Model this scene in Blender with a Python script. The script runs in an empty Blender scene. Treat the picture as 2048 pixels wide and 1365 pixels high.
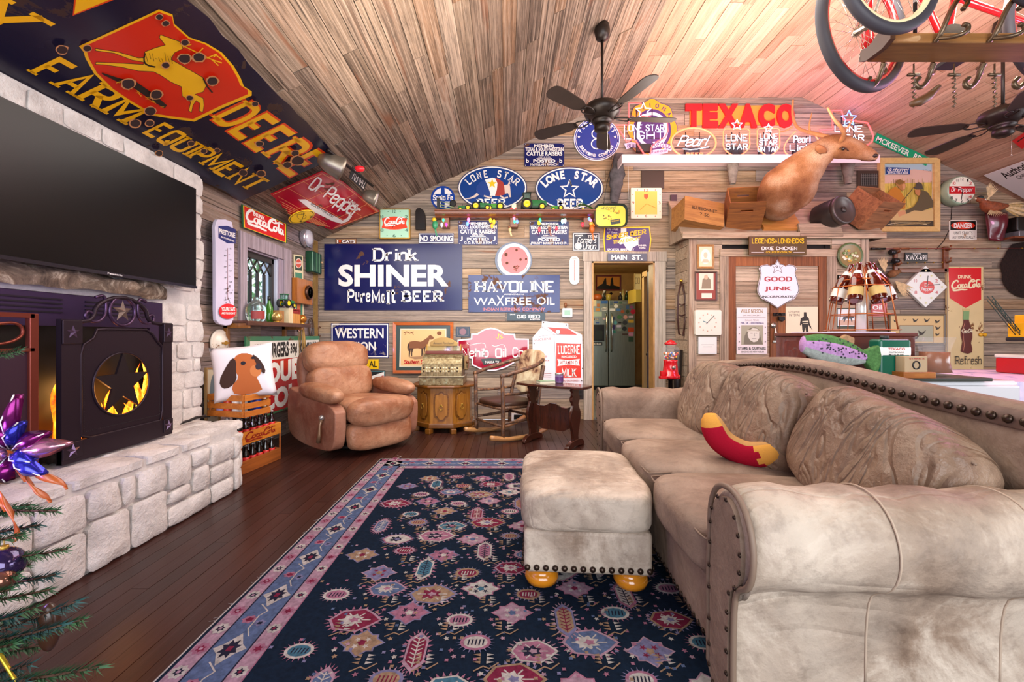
import bpy, bmesh, math, random
from mathutils import Vector, Matrix, Euler, noise
random.seed(7)
R=random.random
def U(a,b): return a+(b-a)*random.random()
PI=math.pi; cos=math.cos; sin=math.sin
SC=bpy.context.scene; COL=SC.collection
# ---------------------------------------------------------------- camera
F=850.0; CX=1012.0; CY=672.0; CH=1.08; BY=5.48; LX=-2.42; FY=5.07
EZ=2.306; SL=0.475; FX0=1.471; FX1=3.826; RX=7.716; TZ=EZ+SL*(FX0-LX); NY=-2.6
cam=bpy.data.cameras.new('camera'); camo=bpy.data.objects.new('camera',cam); COL.objects.link(camo)
cam.sensor_width=36; cam.lens=F/2048*36; cam.shift_x=(1024-CX)/2048; cam.shift_y=(CY-682.5)/2048
cam.clip_start=0.02; cam.clip_end=200
camo.location=(0,0,CH); camo.rotation_euler=(PI/2,0,0); SC.camera=camo
# ---------------------------------------------------------------- colour management, world, lights
SC.view_settings.view_transform='Standard'; SC.view_settings.look='None'
SC.view_settings.gamma=1; SC.view_settings.use_curve_mapping=False; SC.view_settings.exposure=0.45
W=bpy.data.worlds.new('world'); SC.world=W; W.use_nodes=True
bg=W.node_tree.nodes['Background']; bg.inputs[0].default_value=(0.75,0.87,1,1); bg.inputs[1].default_value=1.6
def light(name,kind,loc,rot,power,col,size=1,size_y=None,spread=None):
    l=bpy.data.lights.new(name,kind); l.energy=power; l.color=col
    if kind=='AREA':
        l.size=size
        if size_y: l.shape='RECTANGLE'; l.size_y=size_y
        if spread: l.spread=spread
    else: l.shadow_soft_size=size
    o=bpy.data.objects.new(name,l); COL.objects.link(o); o.location=loc; o.rotation_euler=rot; return o
# daylight of the big windows behind the camera
light('daylight_rear','AREA',(0.9,NY+0.1,1.7),(PI/2-0.05,0,0),170,(0.94,0.97,1),5.0,2.6)
light('daylight_side','AREA',(RX-0.2,1.0,1.6),(PI/2,0,PI/2),90,(0.98,0.97,1),4.5,2.0)
# room lights: uplights on the rafters, added soft fills, warm light over the sofa, coloured lamps over the racks and at the tree
light('uplight_flat','AREA',(2.5,1.6,2.75),(PI,0,0),92,(1,0.88,0.80),1.6,1.2)
light('uplight_far','AREA',(2.2,3.9,2.65),(PI,0,0),60,(1,0.86,0.78),1.4,0.9)
light('uplight_left','AREA',(-0.3,2.2,2.1),(PI,0.35,0),50,(1,0.86,0.72),1.5,2.0)
light('fill_over_room','AREA',(0.3,3.2,2.9),(0,0,0),75,(1,0.93,0.85),2.6,2.4)  # large soft fill added for even light, no lamp hangs there
light('lamp_over_sofa','POINT',(1.9,0.3,2.3),(0,0,0),24,(1,0.86,0.78),0.35)
light('lamp_magenta','POINT',(3.6,2.6,2.45),(0,0,0),48,(1,0.34,0.72),0.25)
light('lamp_violet','POINT',(-1.75,0.95,1.25),(0,0,0),9,(0.55,0.22,1),0.12)
light('fill_back_wall','AREA',(-0.6,3.9,2.2),(0.75,0,0),24,(1,0.96,0.90),2.4,0.8)  # soft fill added to brighten the back wall, no fixture there
light('lamp_kitchen','POINT',(1.5,7.3,2.2),(0,0,0),26,(1,0.86,0.55),0.2)
# ---------------------------------------------------------------- mapping between photograph rays and real planes
def ray(px,py): return Vector(((px-CX)/F,1,(CY-py)/F))
CAM=Vector((0,0,CH))
def hit(px,py,p0,n):
    d=ray(px,py); n=Vector(n); return CAM+d*((Vector(p0)-CAM).dot(n)/d.dot(n))
def bp(px,py,Y=BY): return hit(px,py,(0,Y,0),(0,1,0))
def lp(px,py,X=LX): return hit(px,py,(X,0,0),(1,0,0))
def fp(px,py,z=0): return hit(px,py,(0,0,z),(0,0,1))
class Plane:
    def __init__(s,o,ex,ey):
        s.o=Vector(o); s.ex=Vector(ex).normalized(); s.ey=Vector(ey).normalized(); s.n=s.ex.cross(s.ey)
    def px(s,x,y):
        v=hit(x,y,s.o,s.n)-s.o; return (v.dot(s.ex),v.dot(s.ey))
def back(Y=BY): return Plane((0,Y,0),(1,0,0),(0,0,1))
def left(X=LX): return Plane((X,0,0),(0,1,0),(0,0,1))
th=math.atan(SL); ct,st=cos(th),sin(th)
def slopeL(d=0): return Plane(Vector((LX,0,EZ))+Vector((st,0,-ct))*d,(0,1,0),(ct,0,st))
def slopeR(d=0): return Plane(Vector((FX1,0,TZ))+Vector((-st,0,-ct))*d,(0,-1,0),(-ct,0,st))
# ---------------------------------------------------------------- materials
MC={}
def lin(c):
    if isinstance(c,str):
        c=c.lstrip('#'); c=[int(c[i:i+2],16)/255 for i in (0,2,4)]
        c=[v/12.92 if v<=0.04045 else ((v+0.055)/1.055)**2.4 for v in c]
    return (c[0],c[1],c[2],1)
class NT:
    def __init__(s,name):
        s.m=bpy.data.materials.new(name); s.m.use_nodes=True; s.t=s.m.node_tree; s.b=s.t.nodes['Principled BSDF']
    def n(s,ty,**k):
        nd=s.t.nodes.new(ty)
        for a,b in k.items():
            if a.startswith('i_'): nd.inputs[a[2:].replace('_',' ')].default_value=b
            else: setattr(nd,a,b)
        return nd
    def l(s,a,b): s.t.links.new(a,b)
    def ramp(s,fac,stops,interp='LINEAR'):
        r=s.n('ShaderNodeValToRGB'); e=r.color_ramp.elements; r.color_ramp.interpolation=interp
        while len(e)<len(stops): e.new(0.5)
        for k,(p,c) in zip(e,stops): k.position=p; k.color=lin(c)
        s.l(fac,r.inputs[0]); return r.outputs[0]
    def mix(s,fac,a,b,mode='MIX'):
        m=s.n('ShaderNodeMix',data_type='RGBA',blend_type=mode)
        for v,i in ((fac,0),(a,6),(b,7)):
            if hasattr(v,'is_linked'): s.l(v,m.inputs[i])
            else: m.inputs[i].default_value=v if i==0 else lin(v)
        return m.outputs[2]
    def noise(s,vec,scale,detail=4,rough=0.55,dist=0):
        n=s.n('ShaderNodeTexNoise'); n.inputs['Scale'].default_value=scale; n.inputs['Detail'].default_value=detail
        n.inputs['Roughness'].default_value=rough; n.inputs['Distortion'].default_value=dist
        if vec is not None: s.l(vec,n.inputs['Vector'])
        return n.outputs[0]
    def co(s,kind='Object',scale=(1,1,1)):
        if kind=='World': v=s.n('ShaderNodeNewGeometry').outputs['Position']
        else: v=s.n('ShaderNodeTexCoord').outputs[kind]
        mp=s.n('ShaderNodeMapping'); mp.inputs['Scale'].default_value=scale; s.l(v,mp.inputs[0]); s.mp=mp; return mp.outputs[0]
    def bump(s,h,strength=0.3,dist=0.01):
        b=s.n('ShaderNodeBump'); b.inputs['Strength'].default_value=strength; b.inputs['Distance'].default_value=dist
        s.l(h,b.inputs['Height']); s.l(b.outputs[0],s.b.inputs['Normal'])
    def set(s,**k):
        for a,b in k.items(): s.b.inputs[a.replace('_',' ')].default_value=b
        return s
def mat(col,rough=0.5,metal=0.0,emit=0,alpha=1,trans=0,coat=0,spec=0.5,name=None,vary=0.0,bumps=0.0,scale=30):
    key=(col,rough,metal,emit,alpha,trans,coat,spec,vary,bumps,scale)
    if key in MC: return MC[key]
    N=NT(name or 'finish'); N.set(Roughness=rough,Metallic=metal)
    N.b.inputs['Base Color'].default_value=lin(col); N.b.inputs['Specular IOR Level'].default_value=spec
    if emit: N.b.inputs['Emission Color'].default_value=lin(col); N.b.inputs['Emission Strength'].default_value=emit
    if trans: N.b.inputs['Transmission Weight'].default_value=trans
    if coat: N.b.inputs['Coat Weight'].default_value=coat
    if alpha<1: N.b.inputs['Alpha'].default_value=alpha
    if vary or bumps:
        c=N.co('Object'); f=N.noise(c,scale,5,0.6)
        if vary:
            b=lin(col); d=tuple(v*(1-vary) for v in b[:3]); e=tuple(min(1,v*(1+vary*0.6)) for v in b[:3])
            N.l(N.ramp(f,[(0.3,d),(0.7,e)]),N.b.inputs['Base Color'])
        if bumps: N.bump(f,bumps,0.004)
    MC[key]=N.m; return N.m
def enamel(col,chip='#5a3a26',amount=0.40,rough=0.22,scale=9):
    "glossy sign paint with rust chips"
    key=('en',col,chip,amount,rough,scale)
    if key in MC: return MC[key]
    N=NT('enamel'); c=N.co('Object'); f=N.noise(c,scale,6,0.72,0.4); g=N.noise(c,scale*0.35,2,0.5)
    k=N.n('ShaderNodeMath',operation='MULTIPLY'); N.l(f,k.inputs[0]); N.l(g,k.inputs[1])
    k.inputs[1].default_value=1
    amount=0.285+amount*0.24
    m=N.ramp(k.outputs[0],[(amount-0.005,(0,0,0)),(amount+0.01,(1,1,1))])
    h=N.noise(c,3,3); base=N.mix(h,tuple(v*0.82 for v in lin(col)[:3]),tuple(min(1,v*1.12) for v in lin(col)[:3]))
    N.l(N.mix(m,base,chip),N.b.inputs['Base Color'])
    N.l(N.ramp(m,[(0,(rough,)*3),(1,(0.8,)*3)]),N.b.inputs['Roughness']); N.set(Specular_IOR_Level=0.4)
    MC[key]=N.m; return N.m
def planks_mat(axis,stops,key,gscale=1.0,dark=0.35,world=True,rough=0.8,bumps=0.35,knots=True):
    if key in MC: return MC[key]
    N=NT(key); sc={'X':(1.6,14,14),'Y':(14,1.6,14),'Z':(14,14,1.6)}[axis]
    c=N.co('World' if world else 'Object',tuple(v*gscale for v in sc))
    oi=N.n('ShaderNodeObjectInfo'); rnd=oi.outputs['Random']
    mu=N.n('ShaderNodeMath',operation='MULTIPLY'); N.l(rnd,mu.inputs[0]); mu.inputs[1].default_value=37
    cb=N.n('ShaderNodeCombineXYZ'); [N.l(mu.outputs[0],cb.inputs[i]) for i in range(3)]
    N.l(cb.outputs[0],N.mp.inputs['Location'])
    base=N.ramp(rnd,stops)
    g=N.noise(c,1.6,8,0.75,0.6); fine=N.noise(c,7,5,0.7,0.2)
    col=N.mix(N.ramp(g,[(0.35,(1,1,1)),(0.62,(0,0,0))]),base,(0.02,0.014,0.01),'MIX')
    m=col.node; # scale the darkening
    mm=N.n('ShaderNodeMath',operation='MULTIPLY'); N.l(m.inputs[0].links[0].from_socket,mm.inputs[0]); mm.inputs[1].default_value=dark
    N.l(mm.outputs[0],m.inputs[0])
    col=N.mix(N.ramp(fine,[(0.45,(0,0,0)),(0.75,(0.55,)*3)]),col,(0.72,0.62,0.52),'SOFT_LIGHT')
    st=N.mp; mp2=N.n('ShaderNodeMapping'); q={'X':(.45,5,5),'Y':(5,.45,5),'Z':(5,5,.45)}[axis]; mp2.inputs['Scale'].default_value=q; N.l(c,mp2.inputs[0]); sk=N.noise(mp2.outputs[0],1.0,6,.8,.3)
    col=N.mix(N.ramp(sk,[(.50,(0,0,0)),(.68,(dark*1.3,)*3)]),col,tuple(min(1,v*1.55+.07) for v in lin(stops[len(stops)//2][1])[:3])); col=N.mix(N.ramp(sk,[(.33,(dark*1.9,)*3),(.47,(0,0,0))]),col,(.018,.012,.01))
    if knots:
        big=N.noise(c,0.55,3,0.5,1.2)
        col=N.mix(N.ramp(big,[(0.62,(0,0,0)),(0.74,(0.55,)*3)]),col,'#7a4424')
    N.l(col,N.b.inputs['Base Color']); N.set(Roughness=rough,Specular_IOR_Level=0.3); N.bump(fine,bumps,0.004)
    MC[key]=N.m; return N.m
def wood(c1,c2,key,axis='Z',scale=1.0,rough=0.35,coat=0.2):
    if key in MC: return MC[key]
    N=NT(key); sc={'X':(1.5,16,16),'Y':(16,1.5,16),'Z':(16,16,1.5)}[axis]; c=N.co('Object',tuple(v*scale for v in sc))
    f=N.noise(c,2.2,6,0.65,1.0); N.l(N.ramp(f,[(0.3,c1),(0.7,c2)]),N.b.inputs['Base Color'])
    N.set(Roughness=rough,Coat_Weight=coat); N.bump(f,0.12,0.003); MC[key]=N.m; return N.m
def leather(base,dark,light_,key,scale=6,rough=0.55,fold=0.5,crease=0):
    if key in MC: return MC[key]
    N=NT(key); c=N.co('Object'); a=N.noise(c,scale,6,0.7,0.5); b=N.noise(c,scale*6,4,0.7); d=N.noise(c,scale*0.35,3,0.55,0.6)
    col=N.ramp(a,[(0.25,dark),(0.5,base),(0.75,light_)])
    col=N.mix(N.ramp(d,[(0.38,(0,0,0)),(0.68,(0.85,)*3)]),col,light_)
    col=N.mix(N.ramp(b,[(0.5,(0,0,0)),(0.8,(0.4,)*3)]),col,dark)
    N.l(col,N.b.inputs['Base Color']); N.set(Roughness=rough,Specular_IOR_Level=0.35)
    w=N.noise(c,scale*1.6,3,0.5,2.2); ad=N.n('ShaderNodeMath',operation='ADD'); N.l(w,ad.inputs[0]); N.l(b,ad.inputs[1])
    if crease:
        mp=N.n('ShaderNodeMapping'); mp.inputs['Scale'].default_value=(1.5,6.5,2.2); mp.inputs['Rotation'].default_value=(.9,.2,0); N.l(c,mp.inputs[0]); r1=N.noise(mp.outputs[0],1.3,2,.5,1.1)
        s1=N.n('ShaderNodeMath',operation='SUBTRACT'); N.l(r1,s1.inputs[0]); s1.inputs[1].default_value=.5; a1=N.n('ShaderNodeMath',operation='ABSOLUTE'); N.l(s1.outputs[0],a1.inputs[0]); rr=N.ramp(a1.outputs[0],[(0,(0,0,0)),(.07,(1,1,1))])
        m2=N.n('ShaderNodeMath',operation='MULTIPLY_ADD'); N.l(rr,m2.inputs[0]); m2.inputs[1].default_value=crease; N.l(ad.outputs[0],m2.inputs[2]); ad=m2
    N.bump(ad.outputs[0],fold,0.012)
    MC[key]=N.m; return N.m
# ---------------------------------------------------------------- objects
def tag(o,label=None,cat=None,group=None,kind=None):
    if label: o['label']=label
    if cat: o['category']=cat
    if group: o['group']=group
    if kind: o['kind']=kind
    return o
def empty(name,loc=(0,0,0),label=None,cat=None,group=None,kind=None,rot=None,mw=None,par=None):
    o=bpy.data.objects.new(name,None); COL.objects.link(o); o.empty_display_size=0.05
    if mw is not None: o.matrix_world=mw
    else:
        o.location=loc
        if rot: o.rotation_euler=rot
    if par: o.parent=par
    return tag(o,label,cat,group,kind)
def link(name,me,par=None,loc=None,rot=None,scale=None,label=None,cat=None,group=None,kind=None):
    o=bpy.data.objects.new(name,me); COL.objects.link(o)
    if par is not None: o.parent=par
    if loc is not None: o.location=loc
    if rot is not None: o.rotation_euler=rot
    if scale is not None: o.scale=scale
    return tag(o,label,cat,group,kind)
def copy_tree(o,par=None):
    c=o.copy(); COL.objects.link(c)
    if par is not None: c.parent=par
    for ch in list(o.children): copy_tree(ch,c)
    return c
class MB:
    "collects geometry for ONE mesh object"
    def __init__(s): s.v=[]; s.f=[]; s.mi=[]; s.sm=[]; s.mats=[]; s.M=None
    def mat(s,m):
        if m not in s.mats: s.mats.append(m)
        return s.mats.index(m)
    def add(s,vs,fs,m,smooth=False,M=None):
        o=len(s.v); M=M or s.M
        s.v+= [tuple(M@Vector(v)) if M else tuple(v) for v in vs]
        i=s.mat(m)
        for f in fs: s.f.append([o+k for k in f]); s.mi.append(i); s.sm.append(smooth)
        return s
    def box(s,x0,x1,y0,y1,z0,z1,m,M=None):
        v=[(x0,y0,z0),(x1,y0,z0),(x1,y1,z0),(x0,y1,z0),(x0,y0,z1),(x1,y0,z1),(x1,y1,z1),(x0,y1,z1)]
        return s.add(v,[(0,3,2,1),(4,5,6,7),(0,1,5,4),(1,2,6,5),(2,3,7,6),(3,0,4,7)],m,False,M)
    def prism(s,pts,z0,z1,m,M=None,smooth=False):
        "extrude a 2D outline (any winding) from z0 to z1"
        a=sum(pts[i][0]*pts[(i+1)%len(pts)][1]-pts[(i+1)%len(pts)][0]*pts[i][1] for i in range(len(pts)))
        if a<0: pts=pts[::-1]
        n=len(pts); v=[(p[0],p[1],z0) for p in pts]+[(p[0],p[1],z1) for p in pts]
        f=[tuple(range(n))[::-1],tuple(range(n,2*n))]
        s.add(v,f,m,False,M); o=len(s.v)-2*n
        for i in range(n):
            j=(i+1)%n; s.f.append([o+i,o+j,o+n+j,o+n+i]); s.mi.append(s.mat(m)); s.sm.append(smooth)
        return s
    def flat(s,pts,z,m,M=None):
        a=sum(pts[i][0]*pts[(i+1)%len(pts)][1]-pts[(i+1)%len(pts)][0]*pts[i][1] for i in range(len(pts)))
        if a<0: pts=pts[::-1]
        return s.add([(p[0],p[1],z) for p in pts],[tuple(range(len(pts)))],m,False,M)
    def lathe(s,prof,m,seg=16,M=None,smooth=True,a0=0,a1=2*PI,cap=True):
        "profile [(r,z)...] around Z"
        full=abs(a1-a0-2*PI)<1e-6; n=seg if full else seg+1; v=[]
        for r,z in prof:
            for k in range(n): a=a0+(a1-a0)*k/seg; v.append((r*cos(a),r*sin(a),z))
        f=[]
        for i in range(len(prof)-1):
            for k in range(seg):
                k2=(k+1)%n if full else k+1
                f.append((i*n+k,i*n+k2,(i+1)*n+k2,(i+1)*n+k))
        s.add(v,f,m,smooth,M)
        if full and cap:
            o=len(s.v)-len(v)
            if prof[0][0]>1e-5: s.f.append([o+k for k in range(n)][::-1]); s.mi.append(s.mat(m)); s.sm.append(False)
            if prof[-1][0]>1e-5: s.f.append([o+(len(prof)-1)*n+k for k in range(n)]); s.mi.append(s.mat(m)); s.sm.append(False)
        return s
    def tube(s,pts,r,m,seg=6,closed=False,M=None,cap=True):
        pts=[Vector(p) for p in pts]; n=len(pts); rs=r if isinstance(r,(list,tuple)) else [r]*n
        v=[]; up=Vector((0,0,1)); prev=None
        for i,p in enumerate(pts):
            if closed: t=pts[(i+1)%n]-pts[i-1]
            else: t=pts[min(i+1,n-1)]-pts[max(i-1,0)]
            if t.length<1e-9: t=Vector((0,0,1))
            t.normalize()
            if prev is None:
                a=t.cross(up)
                if a.length<0.05: a=t.cross(Vector((1,0,0)))
            else: a=prev-t*prev.dot(t)
            a.normalize(); prev=a; b=t.cross(a)
            for k in range(seg): an=2*PI*k/seg; v.append(p+(a*cos(an)+b*sin(an))*rs[i])
        f=[]
        for i in range(n if closed else n-1):
            j=(i+1)%n
            for k in range(seg): k2=(k+1)%seg; f.append((i*seg+k,i*seg+k2,j*seg+k2,j*seg+k))
        if cap and not closed: f+= [tuple(range(seg))[::-1],tuple(range((n-1)*seg,n*seg))]
        return s.add(v,f,m,True,M)
    def sphere(s,c,r,m,seg=12,ring=8,M=None,sc=(1,1,1),rot=None):
        prof=[(sin(PI*i/ring)*1.0,-cos(PI*i/ring)) for i in range(ring+1)]
        prof[0]=(0,-1); prof[-1]=(0,1)
        T=Matrix.Translation(c)@(rot.to_matrix().to_4x4() if rot else Matrix())@Matrix.Diagonal((r*sc[0],r*sc[1],r*sc[2],1))
        if M: T=M@T
        elif s.M: T=s.M@T
        return s.lathe(prof,m,seg,T)
    def grid(s,fn,nu,nv,m,smooth=True,M=None,cu=False,cv=False):
        "surface fn(u,v) u,v in 0..1"
        v=[fn(i/(nu if cu else nu-1),j/(nv if cv else nv-1)) for i in range(nu) for j in range(nv)]; f=[]
        for i in range(nu if cu else nu-1):
            for j in range(nv if cv else nv-1):
                a,b,c,d=i,(i+1)%nu,j,(j+1)%nv; f.append((a*nv+c,b*nv+c,b*nv+d,a*nv+d))
        return s.add(v,f,m,smooth,M)
    def mesh(s,name):
        me=bpy.data.meshes.new(name); me.from_pydata(s.v,[],s.f)
        for m in s.mats: me.materials.append(m)
        me.polygons.foreach_set('material_index',s.mi); me.polygons.foreach_set('use_smooth',s.sm); me.update(); return me
    def build(s,name,par=None,bevel=0,sub=0,fix=False,seg=2,**k):
        me=s.mesh(name)
        if fix:
            b=bmesh.new(); b.from_mesh(me); bmesh.ops.remove_doubles(b,verts=b.verts,dist=1e-5); bmesh.ops.recalc_face_normals(b,faces=b.faces); b.to_mesh(me); b.free()
        o=link(name,me,par,**k)
        if bevel:
            md=o.modifiers.new('bevel','BEVEL'); md.width=bevel; md.segments=seg; md.limit_method='ANGLE'; md.angle_limit=0.6
            if seg>1:
                for p in me.polygons: p.use_smooth=True
                w=o.modifiers.new('wn','WEIGHTED_NORMAL'); w.keep_sharp=False
        if sub: md=o.modifiers.new('sub','SUBSURF'); md.levels=sub; md.render_levels=sub
        return o
def puff(sx,sy,sz,m,n=10,p=4.0,top=0.0,sag=None,wr=0.0,seed=0):
    "soft cushion: superellipsoid box centred at origin"
    b=MB(); 
    bm=bmesh.new(); bmesh.ops.create_cube(bm,size=2); bmesh.ops.subdivide_edges(bm,edges=bm.edges,cuts=n,use_grid_fill=True)
    for v in bm.verts:
        c=v.co; q=(abs(c.x)**p+abs(c.y)**p+abs(c.z)**p)**(1/p); c/=q
        x,y,z=c
        z*=1+top*(1-x*x)*(1-y*y)
        v.co=Vector((x*sx/2,y*sy/2,z*sz/2))
        if wr:
            w=noise.noise(Vector((v.co.x*3+seed,v.co.y*9,v.co.z*9+seed)))+0.5*noise.noise(Vector((v.co.x*9,v.co.y*22+seed,v.co.z*20)))
            v.co+=v.co.normalized()*w*wr
        if sag: v.co=sag(v.co)
    me=bpy.data.meshes.new('cushion'); bm.to_mesh(me); bm.free(); me.materials.append(m)
    for f in me.polygons: f.use_smooth=True
    return me
# ---------------------------------------------------------------- lettering
TXC={}
def glyphmesh(txt,bold=0.0,shear=0.0,mono=False):
    k=(txt,bold,shear)
    if k in TXC: return TXC[k]
    cu=bpy.data.curves.new('t','FONT'); cu.body=txt; cu.size=1; cu.offset=bold; cu.resolution_u=3; cu.shear=shear
    ob=bpy.data.objects.new('t',cu); me=bpy.data.meshes.new_from_object(ob)
    v=[(p.co.x,p.co.y) for p in me.vertices]; f=[tuple(p.vertices) for p in me.polygons]
    # font meshes come one triangle set per letter; all face up
    x0=min(p[0] for p in v); x1=max(p[0] for p in v); y0=min(p[1] for p in v); y1=max(p[1] for p in v)
    bpy.data.objects.remove(ob); bpy.data.curves.remove(cu); bpy.data.meshes.remove(me)
    TXC[k]=(v,f,(x0,x1,y0,y1)); return TXC[k]
# stroke alphabet (grid 0..4 wide, 0..6 high); '~' smooths the stroke
SG={'A':'0,0 2,6 4,0|.8,2.2 3.2,2.2','B':'0,0 0,6|~0,6 3.2,6 3.2,3.2 0,3.2|~0,3.2 3.8,3.2 3.8,0 0,0','C':'~3.9,4.6 3.2,6 .2,6 0,3 .2,0 3.2,0 3.9,1.4',
'D':'0,0 0,6|~0,6 4,6 4,0 0,0','E':'3.6,6 0,6 0,0 3.7,0|0,3.1 2.6,3.1','F':'3.6,6 0,6 0,0|0,3.1 2.6,3.1','G':'~3.9,4.7 3.2,6 .2,6 0,3 .2,0 3.4,0 3.9,1.6|3.9,1.6 3.9,2.7 2.2,2.7',
'H':'0,0 0,6|4,0 4,6|0,3.1 4,3.1','I':'.6,0 .6,6','J':'3,6 3,1.6|~3,1.6 2.8,0 .2,0 0,1.6','K':'0,0 0,6|3.8,6 0,2.6|1.3,3.7 4,0','L':'0,6 0,0 3.5,0',
'M':'0,0 0,6 2.3,1.4 4.6,6 4.6,0','N':'0,0 0,6 4,0 4,6','O':'~2,6 0,6 0,3 0,0 2,0 4,0 4,3 4,6 2,6 0,6','P':'0,0 0,6|~0,6 3.9,6 3.9,2.8 0,2.8','Q':'~2,6 0,6 0,3 0,0 2,0 4,0 4,3 4,6 2,6 0,6|2.4,1.6 4.1,-.5',
'R':'0,0 0,6|~0,6 3.8,6 3.8,3 0,3|1.8,3 4,0','S':'~3.7,4.8 3.3,6 .3,6 .2,3.5 3.8,2.8 3.6,0 .4,0 0,1.3','T':'0,6 4,6|2,6 2,0','U':'0,6 0,2|~0,2 0,0 4,0 4,2|4,2 4,6','V':'0,6 2,0 4,6',
'W':'0,6 1.3,0 2.7,5 4.1,0 5.4,6','X':'0,0 4,6|0,6 4,0','Y':'0,6 2,3 4,6|2,3 2,0','Z':'0,6 4,6 0,0 4,0','a':'~3.2,2.6 2.6,4 .1,4 0,2 .1,0 2.4,0 3.2,1.4|3.2,4 3.2,.6 3.8,0','b':'0,6 0,0|~0,2.8 .8,4 3.1,4 3.2,2 3,0 .6,0 0,1.2',
'c':'~3,3 2.6,4 .1,4 0,2 .1,0 2.4,0 3.1,1','d':'3.2,6 3.2,0|~3.2,2.8 2.4,4 .1,4 0,2 .2,0 2.6,0 3.2,1.2','e':'~.1,2.1 3.1,2.3 3.1,4 .1,4 0,2 .1,0 2.6,0 3.2,1','f':'~3,5.4 2.6,6.2 1.1,6.2 1.1,4.6|1.1,4.8 1.1,0|0,4 2.4,4',
'g':'~3.1,2.8 2.4,4 .1,4 0,2.3 .1,.8 2.4,.8 3.1,2|3.1,4 3.1,0|~3.1,0 3,-1.8 .4,-1.8 .1,-.9','h':'0,6 0,0|~0,2.6 .8,4 3,4 3,2.2|3,2.2 3,0','i':'.5,4 .5,0|.5,5.2 .5,5.8','k':'0,6 0,0|2.8,4 0,1.6|1,2.4 3,0','l':'.5,6 .5,0',
'm':'0,4 0,0|~0,2.6 .6,4 2.2,4 2.2,2.2|2.2,2.2 2.2,0|~2.2,2.6 2.8,4 4.4,4 4.4,2.2|4.4,2.2 4.4,0','n':'0,4 0,0|~0,2.6 .8,4 3,4 3,2.2|3,2.2 3,0','o':'~1.6,4 0,4 0,2 0,0 1.6,0 3.2,0 3.2,2 3.2,4 1.6,4 0,4','p':'0,4 0,-2|~0,2.8 .8,4 3.1,4 3.2,2 3,0 .6,0 0,1.2',
'r':'0,4 0,0|~0,2.4 .6,4 2.4,4','s':'~2.7,3.2 2.2,4 .2,4 .2,2.3 2.8,2 2.7,0 .3,0 0,.8','t':'1,5.6 1,1|~1,1 1.1,0 2.4,0|0,4 2.2,4','u':'0,4 0,1.6|~0,1.6 0,0 3,0 3,1.6|3,4 3,0','v':'0,4 1.6,0 3.2,4','w':'0,4 1,0 2,3.4 3,0 4,4','x':'0,4 3,0|3,4 0,0','y':'0,4 1.6,.2|3.2,4 1.2,-1.8 .2,-1.8',
'z':'0,4 3,4 0,0 3,0','.':'.2,0 .5,0','-':'.2,3 2,3',"'":'.5,6 .5,5','&':'~4,0 1,4 .6,5.6 2,6.2 3,5 2,3.6 .2,2.2 .2,0 2.6,-.2 4,2.4','1':'.4,4.8 1.5,6 1.5,0','2':'~0,4.6 .4,6 3.6,6 3.6,3.6 1.8,1.8|1.8,1.8 0,0 3.8,0','9':'~3.4,3.4 2.8,2.6 .1,2.6 0,4.4 .2,6 3.4,6 3.6,3 3.4,0 .6,0 .2,1','0':'~2,6 0,6 0,3 0,0 2,0 4,0 4,3 4,6 2,6 0,6'}
def smooth(pts,it=2,closed=False):
    for _ in range(it):
        q=[]; n=len(pts)
        if not closed: q.append(pts[0])
        for i in range(n if closed else n-1):
            a=pts[i]; b=pts[(i+1)%n]
            q.append(tuple(a[k]*.75+b[k]*.25 for k in range(len(a)))); q.append(tuple(a[k]*.25+b[k]*.75 for k in range(len(a))))
        if not closed: q.append(pts[-1])
        pts=q
    return pts
def strokes(txt,gap=1.6,shear=0.0):
    "polylines of a line of text, unit cap height"
    out=[]; x=0
    for ch in txt:
        if ch==' ': x+=3; continue
        g=SG.get(ch) or SG.get(ch.upper()); mx=0
        for st_ in g.split('|'):
            sm=st_.startswith('~'); pts=[tuple(float(q) for q in p.split(',')) for p in st_.lstrip('~').split()]
            mx=max(mx,max(p[0] for p in pts))
            if sm:
                pts=smooth(pts,2,False) if ch not in 'OQo0' else smooth(pts[:-2],2,True)
                if ch in 'OQo0': pts=pts+[pts[0]]
            out.append([((x+p[0]+shear*p[1])/6,p[1]/6) for p in pts])
        x+=mx+gap
    return out
def ribbon(pts,w,cap=True):
    "flat quads along a polyline; w number or list"
    n=len(pts); ws=w if isinstance(w,(list,tuple)) else [w]*n; L=[];Rr=[]
    for i in range(n):
        a=pts[max(i-1,0)]; c=pts[min(i+1,n-1)]; b=pts[i]
        if 0<i<n-1:
            d1=Vector((b[0]-a[0],b[1]-a[1])); d2=Vector((c[0]-b[0],c[1]-b[1]))
            if d1.length<1e-9 or d2.length<1e-9: d1=d2=Vector((c[0]-a[0],c[1]-a[1]))
            d1.normalize(); d2.normalize(); t=d1+d2
            if t.length<0.2: t=d1.copy()
            t.normalize(); k=min(1.8,1/max(0.4,t.dot(d1)))
        else: t=Vector((c[0]-a[0],c[1]-a[1])); t.normalize(); k=1
        nx,ny=-t.y*ws[i]/2*k,t.x*ws[i]/2*k; L.append((b[0]+nx,b[1]+ny)); Rr.append((b[0]-nx,b[1]-ny))
    v=L+Rr; f=[(i,n+i,n+i+1,i+1) for i in range(n-1)]; return v,f
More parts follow.
